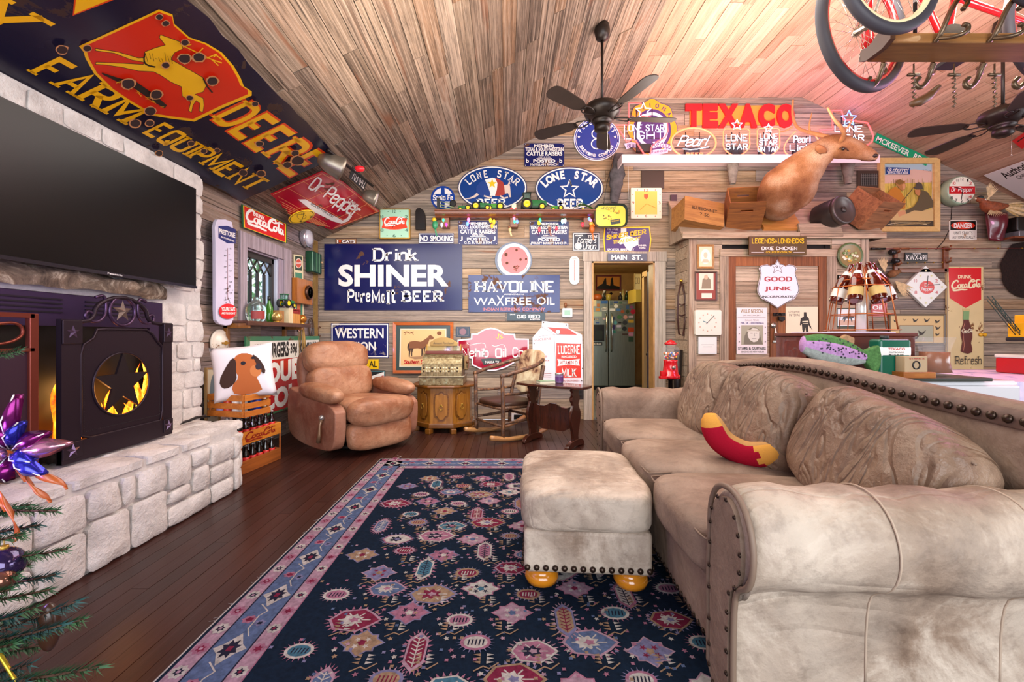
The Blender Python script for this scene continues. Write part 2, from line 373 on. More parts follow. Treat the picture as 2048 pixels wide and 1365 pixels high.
def slabtext(txt,w=0.2,serif=0.14,gap=1.9,shear=0.0,thin=None):
    w*=.84; serif*=.75
    "heavy letters with slab serifs: vertices, faces, bbox"
    v=[];f=[]
    for pl in strokes(txt,gap,shear):
        vert=abs(pl[-1][0]-pl[0][0])<abs(pl[-1][1]-pl[0][1])*1.2
        ww=w if (vert or len(pl)>4 or thin is None) else thin
        a,b=ribbon(pl,ww); o=len(v); v+=a; f+=[tuple(o+k for k in q) for q in b]
        if serif and len(pl)<=5:
            for e,g in ((pl[0],pl[1]),(pl[-1],pl[-2])):
                if abs(e[1])<0.02 or abs(e[1]-1)<0.02:
                    if abs(g[0]-e[0])<abs(g[1]-e[1])*1.2:
                        s_=w/2+serif; t=0.07; y=e[1]; y0,y1=(y-t*.3,y+t) if y<.5 else (y-t,y+t*.3)
                        o=len(v); v+=[(e[0]-s_,y0),(e[0]+s_,y0),(e[0]+s_,y1),(e[0]-s_,y1)]; f.append((o,o+1,o+2,o+3))
    xs=[p[0] for p in v]; ys=[p[1] for p in v]; return v,f,(min(xs),max(xs),min(ys),max(ys))
def ell(cx,cy,rx,ry=None,n=32,a0=0,a1=360):
    ry=ry or rx; full=abs(a1-a0)>=360
    return [(cx+rx*cos(math.radians(a0+(a1-a0)*i/(n if full else n-1))),cy+ry*sin(math.radians(a0+(a1-a0)*i/(n if full else n-1)))) for i in range(n)]
def rect(x0,y0,x1,y1,r=0):
    if not r: return [(x0,y0),(x1,y0),(x1,y1),(x0,y1)]
    if x1<x0: x0,x1=x1,x0
    if y1<y0: y0,y1=y1,y0
    o=[]
    for cx,cy,a in ((x1-r,y1-r,0),(x0+r,y1-r,90),(x0+r,y0+r,180),(x1-r,y0+r,270)): o+=ell(cx,cy,r,r,4,a,a+90)
    return o
def star(cx,cy,r,k=0.42,rot=-90,n=5,fy=1):
    return [(cx+(r if i%2==0 else r*k)*cos(math.radians(rot+i*180/n)),cy+fy*(r if i%2==0 else r*k)*sin(math.radians(rot+i*180/n))) for i in range(2*n)]
class Panel:
    """a flat thing on a plane, traced in photograph pixels projected on that real plane; its prints are thin layers"""
    def __init__(s,name,label,cat,plane,cx,cy,group=None,par=None,th=0.006,kind=None):
        s.pl=plane; c=plane.px(cx,cy); s.c=c; s.par=par; s.step=0.00025
        M=Matrix.Identity(4)
        for i,ax in enumerate((plane.ex,plane.ey,plane.n)):
            for r in range(3): M[r][i]=ax[r]
        o=plane.o+plane.ex*c[0]+plane.ey*c[1]
        for r in range(3): M[r][3]=o[r]
        s.M=M; s.root=empty(name,label=label,cat=cat,group=group,kind=kind,mw=M); s.z=0.0; s.layers={}
        s.th=th
    def q(s,p): a=s.pl.px(*p); return (a[0]-s.c[0],a[1]-s.c[1])
    def plate(s,pts,m,th=None,name='plate',z0=0.010,px=True,bevel=0):
        th=th or s.th; P=[s.q(p) for p in pts] if px else pts
        b=MB(); b.prism(P,z0,z0+th,m); s.z=z0+th; return b.build(name,s.root,bevel=bevel)
    def lay(s,name,m):
        if name not in s.layers: s.layers[name]=MB()
        return s.layers[name]
    def up(s): s.z+=s.step; return s.z
    def poly(s,pts,m,name='print',px=True):
        s.lay(name,m).flat([s.q(p) for p in pts] if px else pts,s.up(),m); return s
    def ring(s,pts,w,m,name='border'):
        "closed outline strip of width w px, inside the outline"
        n=len(pts); cx=sum(p[0] for p in pts)/n; cy=sum(p[1] for p in pts)/n
        if n<8:
            inner=[]
            ar=sum(pts[i][0]*pts[(i+1)%n][1]-pts[(i+1)%n][0]*pts[i][1] for i in range(n)); sg=1 if ar>0 else -1
            for i in range(n):
                a=Vector(pts[i-1]);b=Vector(pts[i]);c=Vector(pts[(i+1)%n]); d1=(b-a).normalized(); d2=(c-b).normalized()
                n1=Vector((-d1.y,d1.x))*sg; n2=Vector((-d2.y,d2.x))*sg; t=(n1+n2); t.normalize(); inner.append(tuple(b+t*(w/max(0.3,t.dot(n1)))))
        else: inner=[(p[0]+(cx-p[0])/max(1e-6,math.hypot(cx-p[0],cy-p[1]))*w,p[1]+(cy-p[1])/max(1e-6,math.hypot(cx-p[0],cy-p[1]))*w) for p in pts]
        P=[s.q(p) for p in pts]; I=[s.q(p) for p in inner]; z=s.up()
        s.lay(name,m).add([(x,y,z) for x,y in P+I],[(i,(i+1)%n,n+(i+1)%n,n+i) for i in range(n)],m); return s
    def line(s,pts,w,m,name='print',sm=0,closed=False):
        if sm: pts=smooth([tuple(p) for p in pts],sm,closed)
        if closed: pts=list(pts)+[pts[0],pts[1]]
        v,f=ribbon(pts,w); z=s.up(); s.lay(name,m).add([(*s.q(p),z) for p in v],f,m); return s
    def _put(s,v,f,bb,m,name,A,B,T):
        x0,x1,y0,y1=bb; z=s.up(); w=(x1-x0) or 1; h=(y1-y0) or 1; o=[]
        for x,y in v:
            a=(x-x0)/w; b=(y-y0)/h
            o.append((*s.q((A[0]+(B[0]-A[0])*a+(T[0]-A[0])*b,A[1]+(B[1]-A[1])*a+(T[1]-A[1])*b)),z))
        s.lay(name,m).add(o,f,m)
    def text(s,txt,x0,y0,x1,y1,m,bold=0.0,shear=0,name='lettering',slab=None,T=None,B=None,gap=1.9,thin=None,serif=0.14):
        "text filling the pixel box x0..x1, y0 top..y1 bottom (or A=(x0,y1), B, T given for slanted planes)"
        v,f,bb=slabtext(txt,slab,serif,gap,shear,thin) if slab else glyphmesh(txt,bold,shear)
        s._put(v,f,bb,m,name,(x0,y1),B or (x1,y1),T or (x0,y0)); return s
    def arc(s,txt,cx,cy,rx,ry,a0,a1,h,m,bold=0.02,name='lettering',slab=None,inside=False,wf=0.8):
        "letters along an ellipse; angles in degrees, 90 = top (photo)"
        n=len(txt)
        for i,ch in enumerate(txt):
            if ch==' ': continue
            a=math.radians(a0+(a1-a0)*(i/(n-1) if n>1 else .5)); x=cx+rx*cos(a); y=cy-ry*sin(a)
            t=Vector((-rx*sin(a),-ry*cos(a))); t.normalize()
            if a1<a0: t=-t
            up=Vector((t.y,-t.x))
            v,f,bb=slabtext(ch,slab,0.14) if slab else glyphmesh(ch,bold,0)
            asp=(bb[1]-bb[0])/max(1e-6,(bb[3]-bb[2])); wd=min(h*1.3,h*asp*wf)
            A=Vector((x,y))-t*wd/2; s._put(v,f,bb,m,name,tuple(A),tuple(A+t*wd),tuple(A+up*h))
        return s
    def done(s):
        for k,b in s.layers.items():
            o=b.build(k,s.root)
            if k not in ('field','border','plate') and len(b.f)>2: o['kind']='stuff'
        return s.root
def frame_pic(name,label,x0,y0,x1,y1,fw,fm,bm,plane=None,cat='picture',group=None,th=0.022,glass=False):
    "framed picture on the wall; returns the panel, ready for its print"
    p=Panel(name,label,cat,plane or back(),(x0+x1)/2,(y0+y1)/2,group)
    q=[p.q(t) for t in ((x0,y0),(x1,y0),(x1,y1),(x0,y1))]; i=[p.q(t) for t in ((x0+fw,y0+fw),(x1-fw,y0+fw),(x1-fw,y1-fw),(x0+fw,y1-fw))]
    b=MB(); v=[(a[0],a[1],0.002) for a in q]+[(a[0],a[1],th) for a in q]+[(a[0],a[1],th*.8) for a in i]+[(a[0],a[1],0.006) for a in i]; f=[]
    for k in range(4):
        l=(k+1)%4; f+=[(k,l,4+l,4+k),(4+k,4+l,8+l,8+k),(8+k,8+l,12+l,12+k)]
    b.add(v,f,fm); b.build('frame',p.root,fix=True); p.plate([(x0+fw,y0+fw),(x1-fw,y0+fw),(x1-fw,y1-fw),(x0+fw,y1-fw)],bm,0.003,'print_sheet'); return p
# Coca-style script word traced once: strokes (points,width) in unit box 0..1 x 0..1 (y up)
COKE=[([(.27,.86),(.22,.98),(.13,.92),(.05,.65),(.05,.42),(.11,.30),(.19,.34),(.27,.46)],.05),([(.27,.86),(.24,.84),(.24,.92)],.03),
([(.30,.62),(.24,.55),(.25,.36),(.31,.33),(.34,.46),(.33,.60),(.30,.63)],.038),([(.33,.60),(.37,.62),(.40,.60)],.02),
([(.44,.58),(.40,.62),(.37,.50),(.38,.36),(.42,.33),(.46,.40)],.038),([(.53,.58),(.48,.62),(.45,.48),(.46,.35),(.50,.34),(.53,.50)],.036),([(.54,.62),(.53,.36),(.56,.34),(.59,.44)],.036),
([(.585,.55),(.61,.56)],.03),([(.80,.80),(.76,.98),(.68,.90),(.61,.66),(.60,.40),(.65,.28),(.71,.32),(.76,.44)],.05),([(.66,.86),(.72,.74),(.80,.80),(.90,.92),(.985,.86)],.028),
([(.77,.58),(.73,.52),(.735,.34),(.78,.31),(.81,.44),(.80,.56),(.77,.60)],.036),([(.80,.56),(.84,.58),(.86,.64)],.02),([(.90,.88),(.86,.92),(.85,.60),(.86,.34),(.89,.31)],.034),([(.95,.55),(.91,.58),(.895,.42),(.91,.30),(.94,.32),(.96,.50)],.034),([(.965,.58),(.96,.34),(.99,.30)],.032),
([(.11,.30),(.06,.22),(.10,.14),(.25,.16),(.36,.20),(.47,.14),(.55,.16)],.045)]
def coke(p,A,B,T,m,name='lettering',k=1.0):
    for pts,w in COKE:
        q=smooth([(x,y) for x,y in pts],2); n=len(q)
        asp=math.hypot(B[0]-A[0],B[1]-A[1])/max(1e-6,math.hypot(T[0]-A[0],T[1]-A[1]))
        v,f=ribbon([(x*asp,y) for x,y in q],[w*asp*k*(0.55+0.75*sin(PI*min(1,(i+.5)/n))) for i in range(n)])
        z=p.up(); o=[]
        for x,y in v:
            x/=asp; o.append((*p.q((A[0]+(B[0]-A[0])*x+(T[0]-A[0])*y,A[1]+(B[1]-A[1])*x+(T[1]-A[1])*y)),z))
        p.lay(name,m).add(o,f,m)
def script(p,txt,A,B,T,m,w=0.13,shear=0.3,gap=0.3,name='lettering'):
    pls=strokes(txt,gap,shear); v=[];f=[]
    for pl in pls:
        q=smooth(pl,1); n=len(q); a,b=ribbon(q,[w*(0.6+0.55*sin(PI*(i+.5)/n)) for i in range(n)]); o=len(v); v+=a; f+=[tuple(o+k for k in g) for g in b]
    xs=[t[0] for t in v]; ys=[t[1] for t in v]; p._put(v,f,(min(xs),max(xs),min(ys),max(ys)),m,name,A,B,T)
WH=mat('#efe9e4',0.3); CRM=mat('#ece0bf',0.4); BLK=mat('#16130f',0.35); IRON=mat('#211a18',0.45,0.6)
# ================================================================ SETTING
WALLW=planks_mat('X',[(0,'#75695f'),(0.25,'#9c8c7d'),(0.45,'#8b7f7a'),(0.65,'#b09a82'),(0.85,'#a58462'),(1,'#c0b0a0')],'weathered_wall_boards',dark=0.45)
WALLY=planks_mat('Y',[(0,'#6c5f5a'),(0.3,'#8b7a72'),(0.55,'#7d6d70'),(0.8,'#9a8577'),(1,'#a08a7a')],'weathered_side_boards',dark=0.5)
CEILW=planks_mat('Y',[(0,'#4d3f37'),(0.2,'#7f6b5c'),(0.4,'#695749'),(0.6,'#94806e'),(0.8,'#85664e'),(1,'#a39080')],'barn_ceiling_boards',dark=0.6)
CEILF=planks_mat('Y',[(0,'#a5816a'),(0.35,'#b9957c'),(0.7,'#b08a70'),(1,'#c6a58c')],'lit_ceiling_boards',dark=0.28)  # flat and right boards, similar wood painted lighter for the light on them
FLOORW=planks_mat('Y',[(0,'#2c1510'),(0.35,'#3a1c14'),(0.7,'#351a15'),(1,'#45241a')],'dark_floor_boards',dark=0.14,rough=0.3,bumps=0.08,knots=False)
GAP=mat('#1c1512',0.9); TRIMW=planks_mat('Z',[(0,'#a89888'),(0.5,'#bdb0a2'),(1,'#9d8a78')],'trim_boards',dark=0.3)
def cubemesh(m):
    b=MB(); b.box(-.5,.5,-.5,.5,-.5,.5,m); return b.mesh('plank')
CUBE={}
def plank(par,c,s,m,rot=None,name='plank'):
    if m.name not in CUBE: CUBE[m.name]=cubemesh(m)
    return link(name,CUBE[m.name],par,loc=c,scale=s,rot=rot)
# ---- back wall
DX0,DX1,DZ=bp(1183,524).x,bp(1308,524).x,bp(1183,524).z
CLX0,CLX1,CLZ=2.18,4.31,2.30
b=MB()
def poly_y(pts,y0,y1,m): b.add([(x,y0,z) for x,z in pts]+[(x,y1,z) for x,z in pts],[tuple(range(len(pts))),tuple(range(len(pts),2*len(pts)))[::-1]]+[(i,len(pts)+i,len(pts)+(i+1)%len(pts),(i+1)%len(pts)) for i in range(len(pts))],m)
poly_y([(LX-.1,0),(DX0,0),(DX0,DZ),(LX-.1,DZ)],BY+.03,BY+.12,GAP)
poly_y([(DX1,0),(RX+.1,0),(RX+.1,DZ),(DX1,DZ)],BY+.03,BY+.12,GAP)
poly_y([(LX-.1,DZ),(RX+.1,DZ),(RX+.1,EZ),(FX1,TZ),(FX0,TZ),(LX-.1,EZ)],BY+.03,BY+.12,GAP)
wall_back=b.build('wall_back',kind='structure')
z=0
while z<TZ-.02:
    h=U(.125,.155); z1=min(z+h,TZ)
    xl=LX if z<EZ else LX+(z-EZ)/SL; xr=RX if z<EZ else RX-(z-EZ)/SL
    x=xl-0.0; first=True
    while x<xr-.05:
        L=U(1.1,3.0); x1=min(x+L,xr)
        if xr-x1<.4: x1=xr
        segs=[(x,x1)]
        if z<DZ: # leave the doorway open
            segs=[(a,c) for s_ in segs for a,c in ((s_[0],min(s_[1],DX0)),(max(s_[0],DX1),s_[1])) if c-a>.03]
        for a,c in segs:
            if z1<2.25 and a>CLX0-.1 and c<CLX1+.1: continue
            d=U(0,.009); o=plank(wall_back,((a+c)/2,BY+.015-d,(z+z1)/2),(c-a-.004,.03,z1-z-.005),WALLW)
        x=x1
    z=z1
# ---- left wall with the window hole
WY0,WY1,WZ0,WZ1=3.93,4.50,1.215,1.90
b=MB()
for y0,y1,z0,z1 in ((NY,WY0,0,EZ),(WY1,BY+.1,0,EZ),(WY0,WY1,0,WZ0),(WY0,WY1,WZ1,EZ)): b.box(LX-.12,LX-.03,y0,y1,z0,z1,GAP)
wall_left=b.build('wall_left',kind='structure')
z=0
while z<EZ-.02:
    h=U(.13,.16); z1=min(z+h,EZ); y=3.18
    if EZ-z1<.06: z1=EZ
    while y<BY-.02:
        y1=min(y+U(.7,1.9),BY)
        if BY-y1<.35: y1=BY
        segs=[(y,y1)]
        if z<WZ1 and z1>WZ0: segs=[(a,c) for s_ in segs for a,c in ((s_[0],min(s_[1],WY0)),(max(s_[0],WY1),s_[1])) if c-a>.03]
        for a,c in segs: plank(wall_left,(LX-.015+U(0,.008),(a+c)/2,(z+z1)/2),(.03,c-a-.004,z1-z-.005),WALLY)
        y=y1
    z=z1
# ---- right and rear walls (outside the frame, they close the room; the rear one has big windows)
PLAIN=mat('#a08c7a',0.8)
b=MB()
for y0,y1,z0,z1 in ((NY,-1.4,0,EZ),(3.4,BY+.1,0,EZ),(-1.4,3.4,0,.6),(-1.4,3.4,2.2,EZ)): b.box(RX,RX+.1,y0,y1,z0,z1,PLAIN)
b.build('wall_right',kind='structure')
b=MB(); b.box(LX-.1,-1.7,NY-.1,NY,0,TZ,PLAIN); b.box(3.6,RX+.1,NY-.1,NY,0,TZ,PLAIN); b.box(-1.7,3.6,NY-.1,NY,0,.35,PLAIN); b.box(-1.7,3.6,NY-.1,NY,3.05,TZ,PLAIN)
b.build('wall_rear',kind='structure')
# ---- ceiling: left slope, flat strip, right slope
def ceil_section(u0,origin,du,rotz,length,mat_,y_min,wid=.118,off=0):
    e=None
    b=MB(); P=Vector(origin); D=Vector(du); n=Vector((D.z,0,-D.x)); a=P-n*.03; c=P+D*length-n*.03; up=-n*.08
    b.add([(a.x,NY,a.z),(c.x,NY,c.z),(c.x,BY+.1,c.z),(a.x,BY+.1,a.z)]+[(q.x,yy,q.z) for q,yy in ((a+up,NY),(c+up,NY),(c+up,BY+.1),(a+up,BY+.1))],[(0,1,2,3),(7,6,5,4),(0,4,5,1),(1,5,6,2),(2,6,7,3),(3,7,4,0)],GAP)
    e=b.build('ceiling',kind='structure')
    s=0; k=0
    while s<length-.01:
        w=min(wid*U(.82,1.15),length-s)
        if length-s-w<.04: w=length-s
        y=BY
        while y>y_min:
            y1=max(y-U(.45,1.9),y_min-.3); c=P+D*(s+w/2)-n*(.015-U(0,.009))
            plank(e,(c.x,(y+y1)/2,c.z),(w-.004,y-y1-.004,.03),mat_,rot=(0,rotz,0))
            y=y1
        s+=w
    return e
ceil_section(0,(LX,0,EZ),(ct,0,st),-th,(FX0-LX)/ct,CEILW,0.9)
ceil_section(0,(FX0,0,TZ),(1,0,0),0,FX1-FX0,CEILF,2.6)
ceil_section(0,(FX1,0,TZ),(ct,0,-st),th,(RX-FX1)/ct,CEILF,1.6)
# ---- floor
b=MB(); b.box(LX-.1,RX+.1,NY-.1,BY+.1,-.1,-.022,FLOORW); floor=b.build('floor',kind='structure')
x=LX; k=0
while x<2.4:
    w=.0745; y=BY-.0
    while y>.75:
        y1=max(y-U(1.6,4.2),.7)
        if y1-.7<.4: y1=.7
        plank(floor,(x+w/2,(y+y1)/2,-.011+U(-.0008,.0006)),(w-.0022,y-y1-.002,.022),FLOORW); y=y1
    x+=w
# ---- stone masonry
STN=NT('limestone'); c=STN.co('World'); f=STN.noise(c,7,7,0.65); g=STN.noise(c,38,4,0.7)
STN.l(STN.ramp(f,[(0.25,'#b4aca8'),(0.55,'#dbd4cf'),(0.8,'#efe9e4')]),STN.b.inputs['Base Color']); STN.set(Roughness=0.9,Specular_IOR_Level=0.2)
ad=STN.n('ShaderNodeMath',operation='ADD'); STN.l(f,ad.inputs[0]); STN.l(g,ad.inputs[1]); STN.bump(ad.outputs[0],0.55,0.02); STN=STN.m
MORTAR=mat('#c9c3bf',0.95,bumps=0.5,vary=0.12,scale=40)
def stone_mesh(w,h,d,seed):
    b=MB(); nx=max(4,min(8,int(w/.055)+3)); ny=max(4,min(7,int(h/.055)+3)); v=[]
    rnd=random.Random(seed); cj=[(rnd.uniform(0,.014),rnd.uniform(0,.014)) for _ in range(4)]
    for i in range(nx):
        for j in range(ny):
            u=i/(nx-1)*2-1; t=j/(ny-1)*2-1
            if i in (1,nx-2): u=math.copysign(1-.05/w if w>.12 else .72,u)
            if j in (1,ny-2): t=math.copysign(1-.05/h if h>.12 else .72,t)
            x=u*w/2; y=t*h/2
            n1=noise.noise(Vector((x*9+seed*3.1,y*9,seed))); n2=noise.noise(Vector((x*22,y*22+seed,3.3)))
            e=max(abs(u),abs(t)); zz=d*(1.0 if e<.99 else .72)+n1*.012+n2*.007
            k=(1 if (abs(u)>.99 and abs(t)>.99) else 0)
            x-=math.copysign(.007*k+max(0,noise.noise(Vector((seed,y*12,7))))*.012*(abs(u)>.99),x); y-=math.copysign(.007*k+max(0,noise.noise(Vector((x*12,seed,9))))*.012*(abs(t)>.99),y)
            v.append((x,y,zz))
    f=[(i*ny+j,(i+1)*ny+j,(i+1)*ny+j+1,i*ny+j+1) for i in range(nx-1) for j in range(ny-1)]
    ring=[i*ny for i in range(nx)]+[(nx-1)*ny+j for j in range(1,ny)]+[i*ny+ny-1 for i in range(nx-2,-1,-1)]+[j for j in range(ny-2,0,-1)]
    b.add(v,f,STN,True); n=len(ring); v2=[v[r] for r in ring]+[(v[r][0],v[r][1],-.02) for r in ring]
    b.add(v2,[((k+1)%n,k,n+k,n+(k+1)%n) for k in range(n)],STN,False); return b.mesh('stone')
def ashlar(w,h,mx,my,rnd,x=0,y=0):
    if w>mx or h>my or (rnd.random()<.25 and w>mx*.5 and h>my*.5):
        if w/mx>h/my or h<my*.45: 
            c=w*rnd.uniform(.32,.68); return ashlar(c,h,mx,my,rnd,x,y)+ashlar(w-c,h,mx,my,rnd,x+c,y)
        c=h*rnd.uniform(.32,.68); return ashlar(w,c,mx,my,rnd,x,y)+ashlar(w,h-c,mx,my,rnd,x,y+c)
    return [(x,y,w,h)]
sid=[0]
def lay_stones(par,cells,tf,gap=.014,d=.035):
    for x,y,w,h in cells:
        sid[0]+=1; me=stone_mesh(w-gap,h-gap,d,sid[0]); o=link('stone',me,par); M=tf(x+w/2,y+h/2); o.matrix_local=M
rs=random.Random(5)
HX,HZ,HYE=-1.90,.385,3.16
b=MB(); pl=[(-2.42,.2),(HX,.2),(HX,2.93),(HX-.03,3.05),(HX-.11,3.13),(HX-.22,HYE),(-2.42,HYE)]
b.prism(pl,0,.43,MORTAR); hearth=b.build('hearth',label='raised white limestone hearth ledge running below the fireplace',cat='hearth')
def tf_front(s,z):
    # path: straight then the rounded far corner
    if s<2.73: p=(HX,.2+s); n=(1,0)
    else:
        a=min(1,(s-2.73)/.42)*PI/2; p=(HX-.24+.24*cos(a),2.93+.23*sin(a)); n=(cos(a),sin(a))
    n=Vector((n[0],n[1],0)); t=Vector((-n.y,n.x,0)); M=Matrix((( t.x,0,n.x,p[0]),(t.y,0,n.y,p[1]),(0,1,0,z),(0,0,0,1))); return M
cells=ashlar(2.73,HZ,.36,.24,rs)
cells+=[(2.73+x,y,w,h) for x,y,w,h in ashlar(.42,HZ,.15,.24,rs)]
lay_stones(hearth,cells,tf_front)
def tf_top(x,y): return Matrix.Translation((HX-.42+x if False else x,y,.43))
cells=[]
y=.2
while y<HYE-.02:
    L=rs.uniform(.22,.48); 
    if HYE+.02-(y+L)<.15: L=HYE+.02-y
    w=rs.uniform(.2,.27); cells.append((HX+.02-w if y+L<3.0 else HX-.05-w,y,w,L)); rest=(HX+.02-w if y+L<3.0 else HX-.05-w)-(-2.34); cells.append((-2.34,y,rest,L)); y+=L
def cap(par,cells):
    for x,y,w,h in cells:
        sid[0]+=1; me=stone_mesh(w-.01,h-.012,.03,sid[0]); o=link('stone',me,par); o.matrix_local=Matrix.Translation((x+w/2,y+h/2,.42))
cap(hearth,cells)
CXF=-2.31; CYE=3.23
b=MB(); b.box(LX-.028,CXF,2.83,CYE-.02,.43,EZ,MORTAR); b.box(LX-.028,CXF,NY,2.83,1.30,EZ,MORTAR); b.box(LX-.028,LX+.01,NY,2.83,.43,1.3,mat('#0c0a0b',0.9)); b.box(LX,CXF,NY,.3,.43,1.3,MORTAR)
chim=b.build('chimney',label='white limestone chimney wall around fireplace and television',cat='chimney')
def tf_ch(y,z): return Matrix(((0,0,1,CXF),(1,0,0,y),(0,1,0,z),(0,0,0,1)))
cells=[(2.83+x,.45+y,w,h) for x,y,w,h in ashlar(.40,.86,.24,.2,rs)]
cells+=[(.3+x,1.40+y,w,h) for x,y,w,h in ashlar(2.93,.88,.4,.2,rs)]
cells=[(x,y,w+(rs.uniform(-.02,.02) if x+w>3.2 else 0),h) for x,y,w,h in cells]
lay_stones(chim,cells,tf_ch,gap=.01,d=.012)
# rough split-stone lintel over the firebox
RGH=NT('rough_lintel'); c=RGH.co('Object'); f=RGH.noise(c,6,8,0.75,1.2); RGH.l(RGH.ramp(f,[(0.3,'#33261f'),(0.5,'#85715f'),(0.62,'#d6c7b2'),(0.75,'#6d5a4a')]),RGH.b.inputs['Base Color']); RGH.set(Roughness=0.9); RGH.bump(f,1,0.05); RGH=RGH.m
b=MB(); nu,nv=50,9
def lint(u,v):
    y=.6+u*2.27; a=-0.6+v*(PI*.5+1.0); n=noise.noise(Vector((y*5,v*3,1)))*.035+noise.noise(Vector((y*14,v*7,2)))*.018; k=1-.6*max(0,(u-.9)/.1)
    return (CXF-.02+(.105*max(0,cos(a))+n)*k,y,1.365+.075*sin(a)+n*.6)
b.grid(lint,nu,nv,RGH); b.build('lintel',label='rough split-face brown stone lintel above the fireplace opening',cat='lintel')
# ---- doorway to the kitchen
b=MB()
tw=.105
def trimboard(nm,x0,x1,z0,z1,y0,m,par=None): 
    b=MB(); b.box(x0,x1,y0,BY+.0,z0,z1,m); return b.build(nm,par,bevel=.003)
dr=empty('door_1',(0,0,0),kind='structure')
trimboard('casing',DX0-tw,DX0,0,DZ,BY-.035,TRIMW,dr); trimboard('casing',DX1,DX1+.14,0,DZ,BY-.035,TRIMW,dr); trimboard('casing',DX0-tw-.01,DX1+.15,DZ,DZ+.125,BY-.04,TRIMW,dr)
JB=mat('#b98d55',0.5,vary=0.2,scale=12)
b=MB(); b.box(DX0-.001,DX0+.02,BY-.03,BY+.14,0,DZ,JB); b.box(DX1-.02,DX1+.001,BY-.03,BY+.14,0,DZ,JB); b.box(DX0,DX1,BY-.03,BY+.14,DZ-.02,DZ+.001,JB); b.build('jamb',dr)
# kitchen beyond
KY=9.35; KX0,KX1=.55,3.35; KW=mat('#b58a4c',0.7,vary=0.25,scale=4)
b=MB(); b.box(KX0-.1,KX0,BY+.12,KY,0,2.6,KW); b.box(KX1,KX1+.1,BY+.12,KY,0,2.6,KW); b.box(KX0,KX1,KY,KY+.1,0,2.6,KW); b.build('wall_kitchen',kind='structure')
b=MB(); b.box(KX0-.1,KX1+.1,BY+.12,KY+.1,2.45,2.55,mat('#c9a565',0.8,vary=0.2,scale=5)); b.build('ceiling_kitchen',kind='structure')
kf=NT('kitchen_tiles'); c=kf.co('World',(1,1,1)); br=kf.n('ShaderNodeTexBrick'); br.inputs['Scale'].default_value=9; kf.l(c,br.inputs[0]); br.inputs['Color1'].default_value=lin('#8d938f'); br.inputs['Color2'].default_value=lin('#7c8380'); br.inputs['Mortar'].default_value=lin('#4d524f')
kf.l(br.outputs[0],kf.b.inputs['Base Color']); kf.set(Roughness=0.4)
b=MB(); b.box(KX0-.1,KX1+.1,BY+.1,KY+.1,-.06,-.003,kf.m); b.build('floor_kitchen',kind='structure')
# ---- window in the left wall
DKW=mat('#2a2320',0.5); CASE=planks_mat('Z',[(0,'#8f8294'),(0.5,'#a698a2'),(1,'#8a7a80')],'window_casing',dark=0.3)
wn=empty('window_1',(0,0,0),kind='structure')
def wb(nm,y0,y1,z0,z1,x0,x1,m,bv=.002): b=MB(); b.box(x0,x1,y0,y1,z0,z1,m); return b.build(nm,wn,bevel=bv)
wb('casing',3.83,WY0,WZ0-.02,WZ1+.13,LX-.001,LX+.03,CASE); wb('casing',WY1+.09,WY1+.24,WZ0-.02,WZ1+.13,LX-.001,LX+.03,CASE); wb('casing',WY0,WY1+.09,WZ1,WZ1+.13,LX-.001,LX+.028,CASE); wb('casing',WY1,WY1+.09,WZ0-.02,WZ1,LX-.001,LX+.015,CASE)
wb('jamb',WY0-.001,WY0+.015,WZ0,WZ1,LX-.16,LX,CASE); wb('jamb',WY1-.015,WY1+.001,WZ0,WZ1,LX-.16,LX,mat('#b9bccb',0.6)); wb('jamb',WY0,WY1,WZ1-.015,WZ1+.001,LX-.16,LX,CASE); wb('sill',WY0,WY1,WZ0-.02,WZ0+.005,LX-.16,LX,mat('#cfd3e0',0.6))
gx=LX-.05
wb('sash',WY0+.015,WY0+.05,WZ0,WZ1,gx-.02,gx+.02,DKW); wb('sash',WY1-.05,WY1-.015,WZ0,WZ1,gx-.02,gx+.02,DKW); wb('sash',WY0,WY1,WZ1-.07,WZ1-.015,gx-.02,gx+.02,DKW); wb('sash',WY0,WY1,WZ0,WZ0+.045,gx-.02,gx+.02,DKW)
y0,y1=WY0+.05,WY1-.05; n=4; dy=(y1-y0)/n; zt=WZ1-.07; zk=zt-.13
for i in range(n+1):
    yy=y0+i*dy
    if 0<i<n: b=MB(); b.box(gx-.012,gx+.014,yy-.012,yy+.012,WZ0+.04,zk,DKW); b.build('muntin',wn)
    for s in (-1,1):
        ye=yy+s*dy*1.0
        if ye<y0-.001 or ye>y1+.001: continue
        b=MB(); b.tube([(gx,yy,zk),(gx,ye,zt)],.011,DKW,4); b.build('muntin',wn)
GLS=mat('#f4fbff',0.02,trans=1.0,spec=0.3)
b=MB(); b.box(gx-.004,gx,WY0+.04,WY1-.04,WZ0+.03,WZ1-.05,GLS); b.build('pane',wn)
# shrub and light outside it
LF=mat('#5f9c48',0.5,vary=0.5,scale=6); b=MB()
for i in range(5200):
    p=Vector((U(-3.7,-3.05),U(4.3,7.4),U(0,2.9))); e=Euler((U(0,6),U(0,6),U(0,6))).to_matrix(); l=U(.05,.11)
    b.add([p+e@Vector(q)*l for q in ((-.5,0,0),(0,.28,0),(.5,0,0),(0,-.28,0))],[(0,1,2,3)],LF)
b.build('shrub_foliage',label='leafy green shrub seen outside the latticed window',cat='shrub',kind='stuff')
light('window_daylight','AREA',(LX-.5,4.2,3.0),(0,-.35,0),34,(0.92,1,0.95),1.5,2.5)
# ---- corner post and outlet
b=MB(); b.box(LX,LX+.035,BY-.16,BY-.09,.9,EZ-.03,mat('#8a6a36',0.7,vary=0.3)); b.build('trim_1',kind='structure')
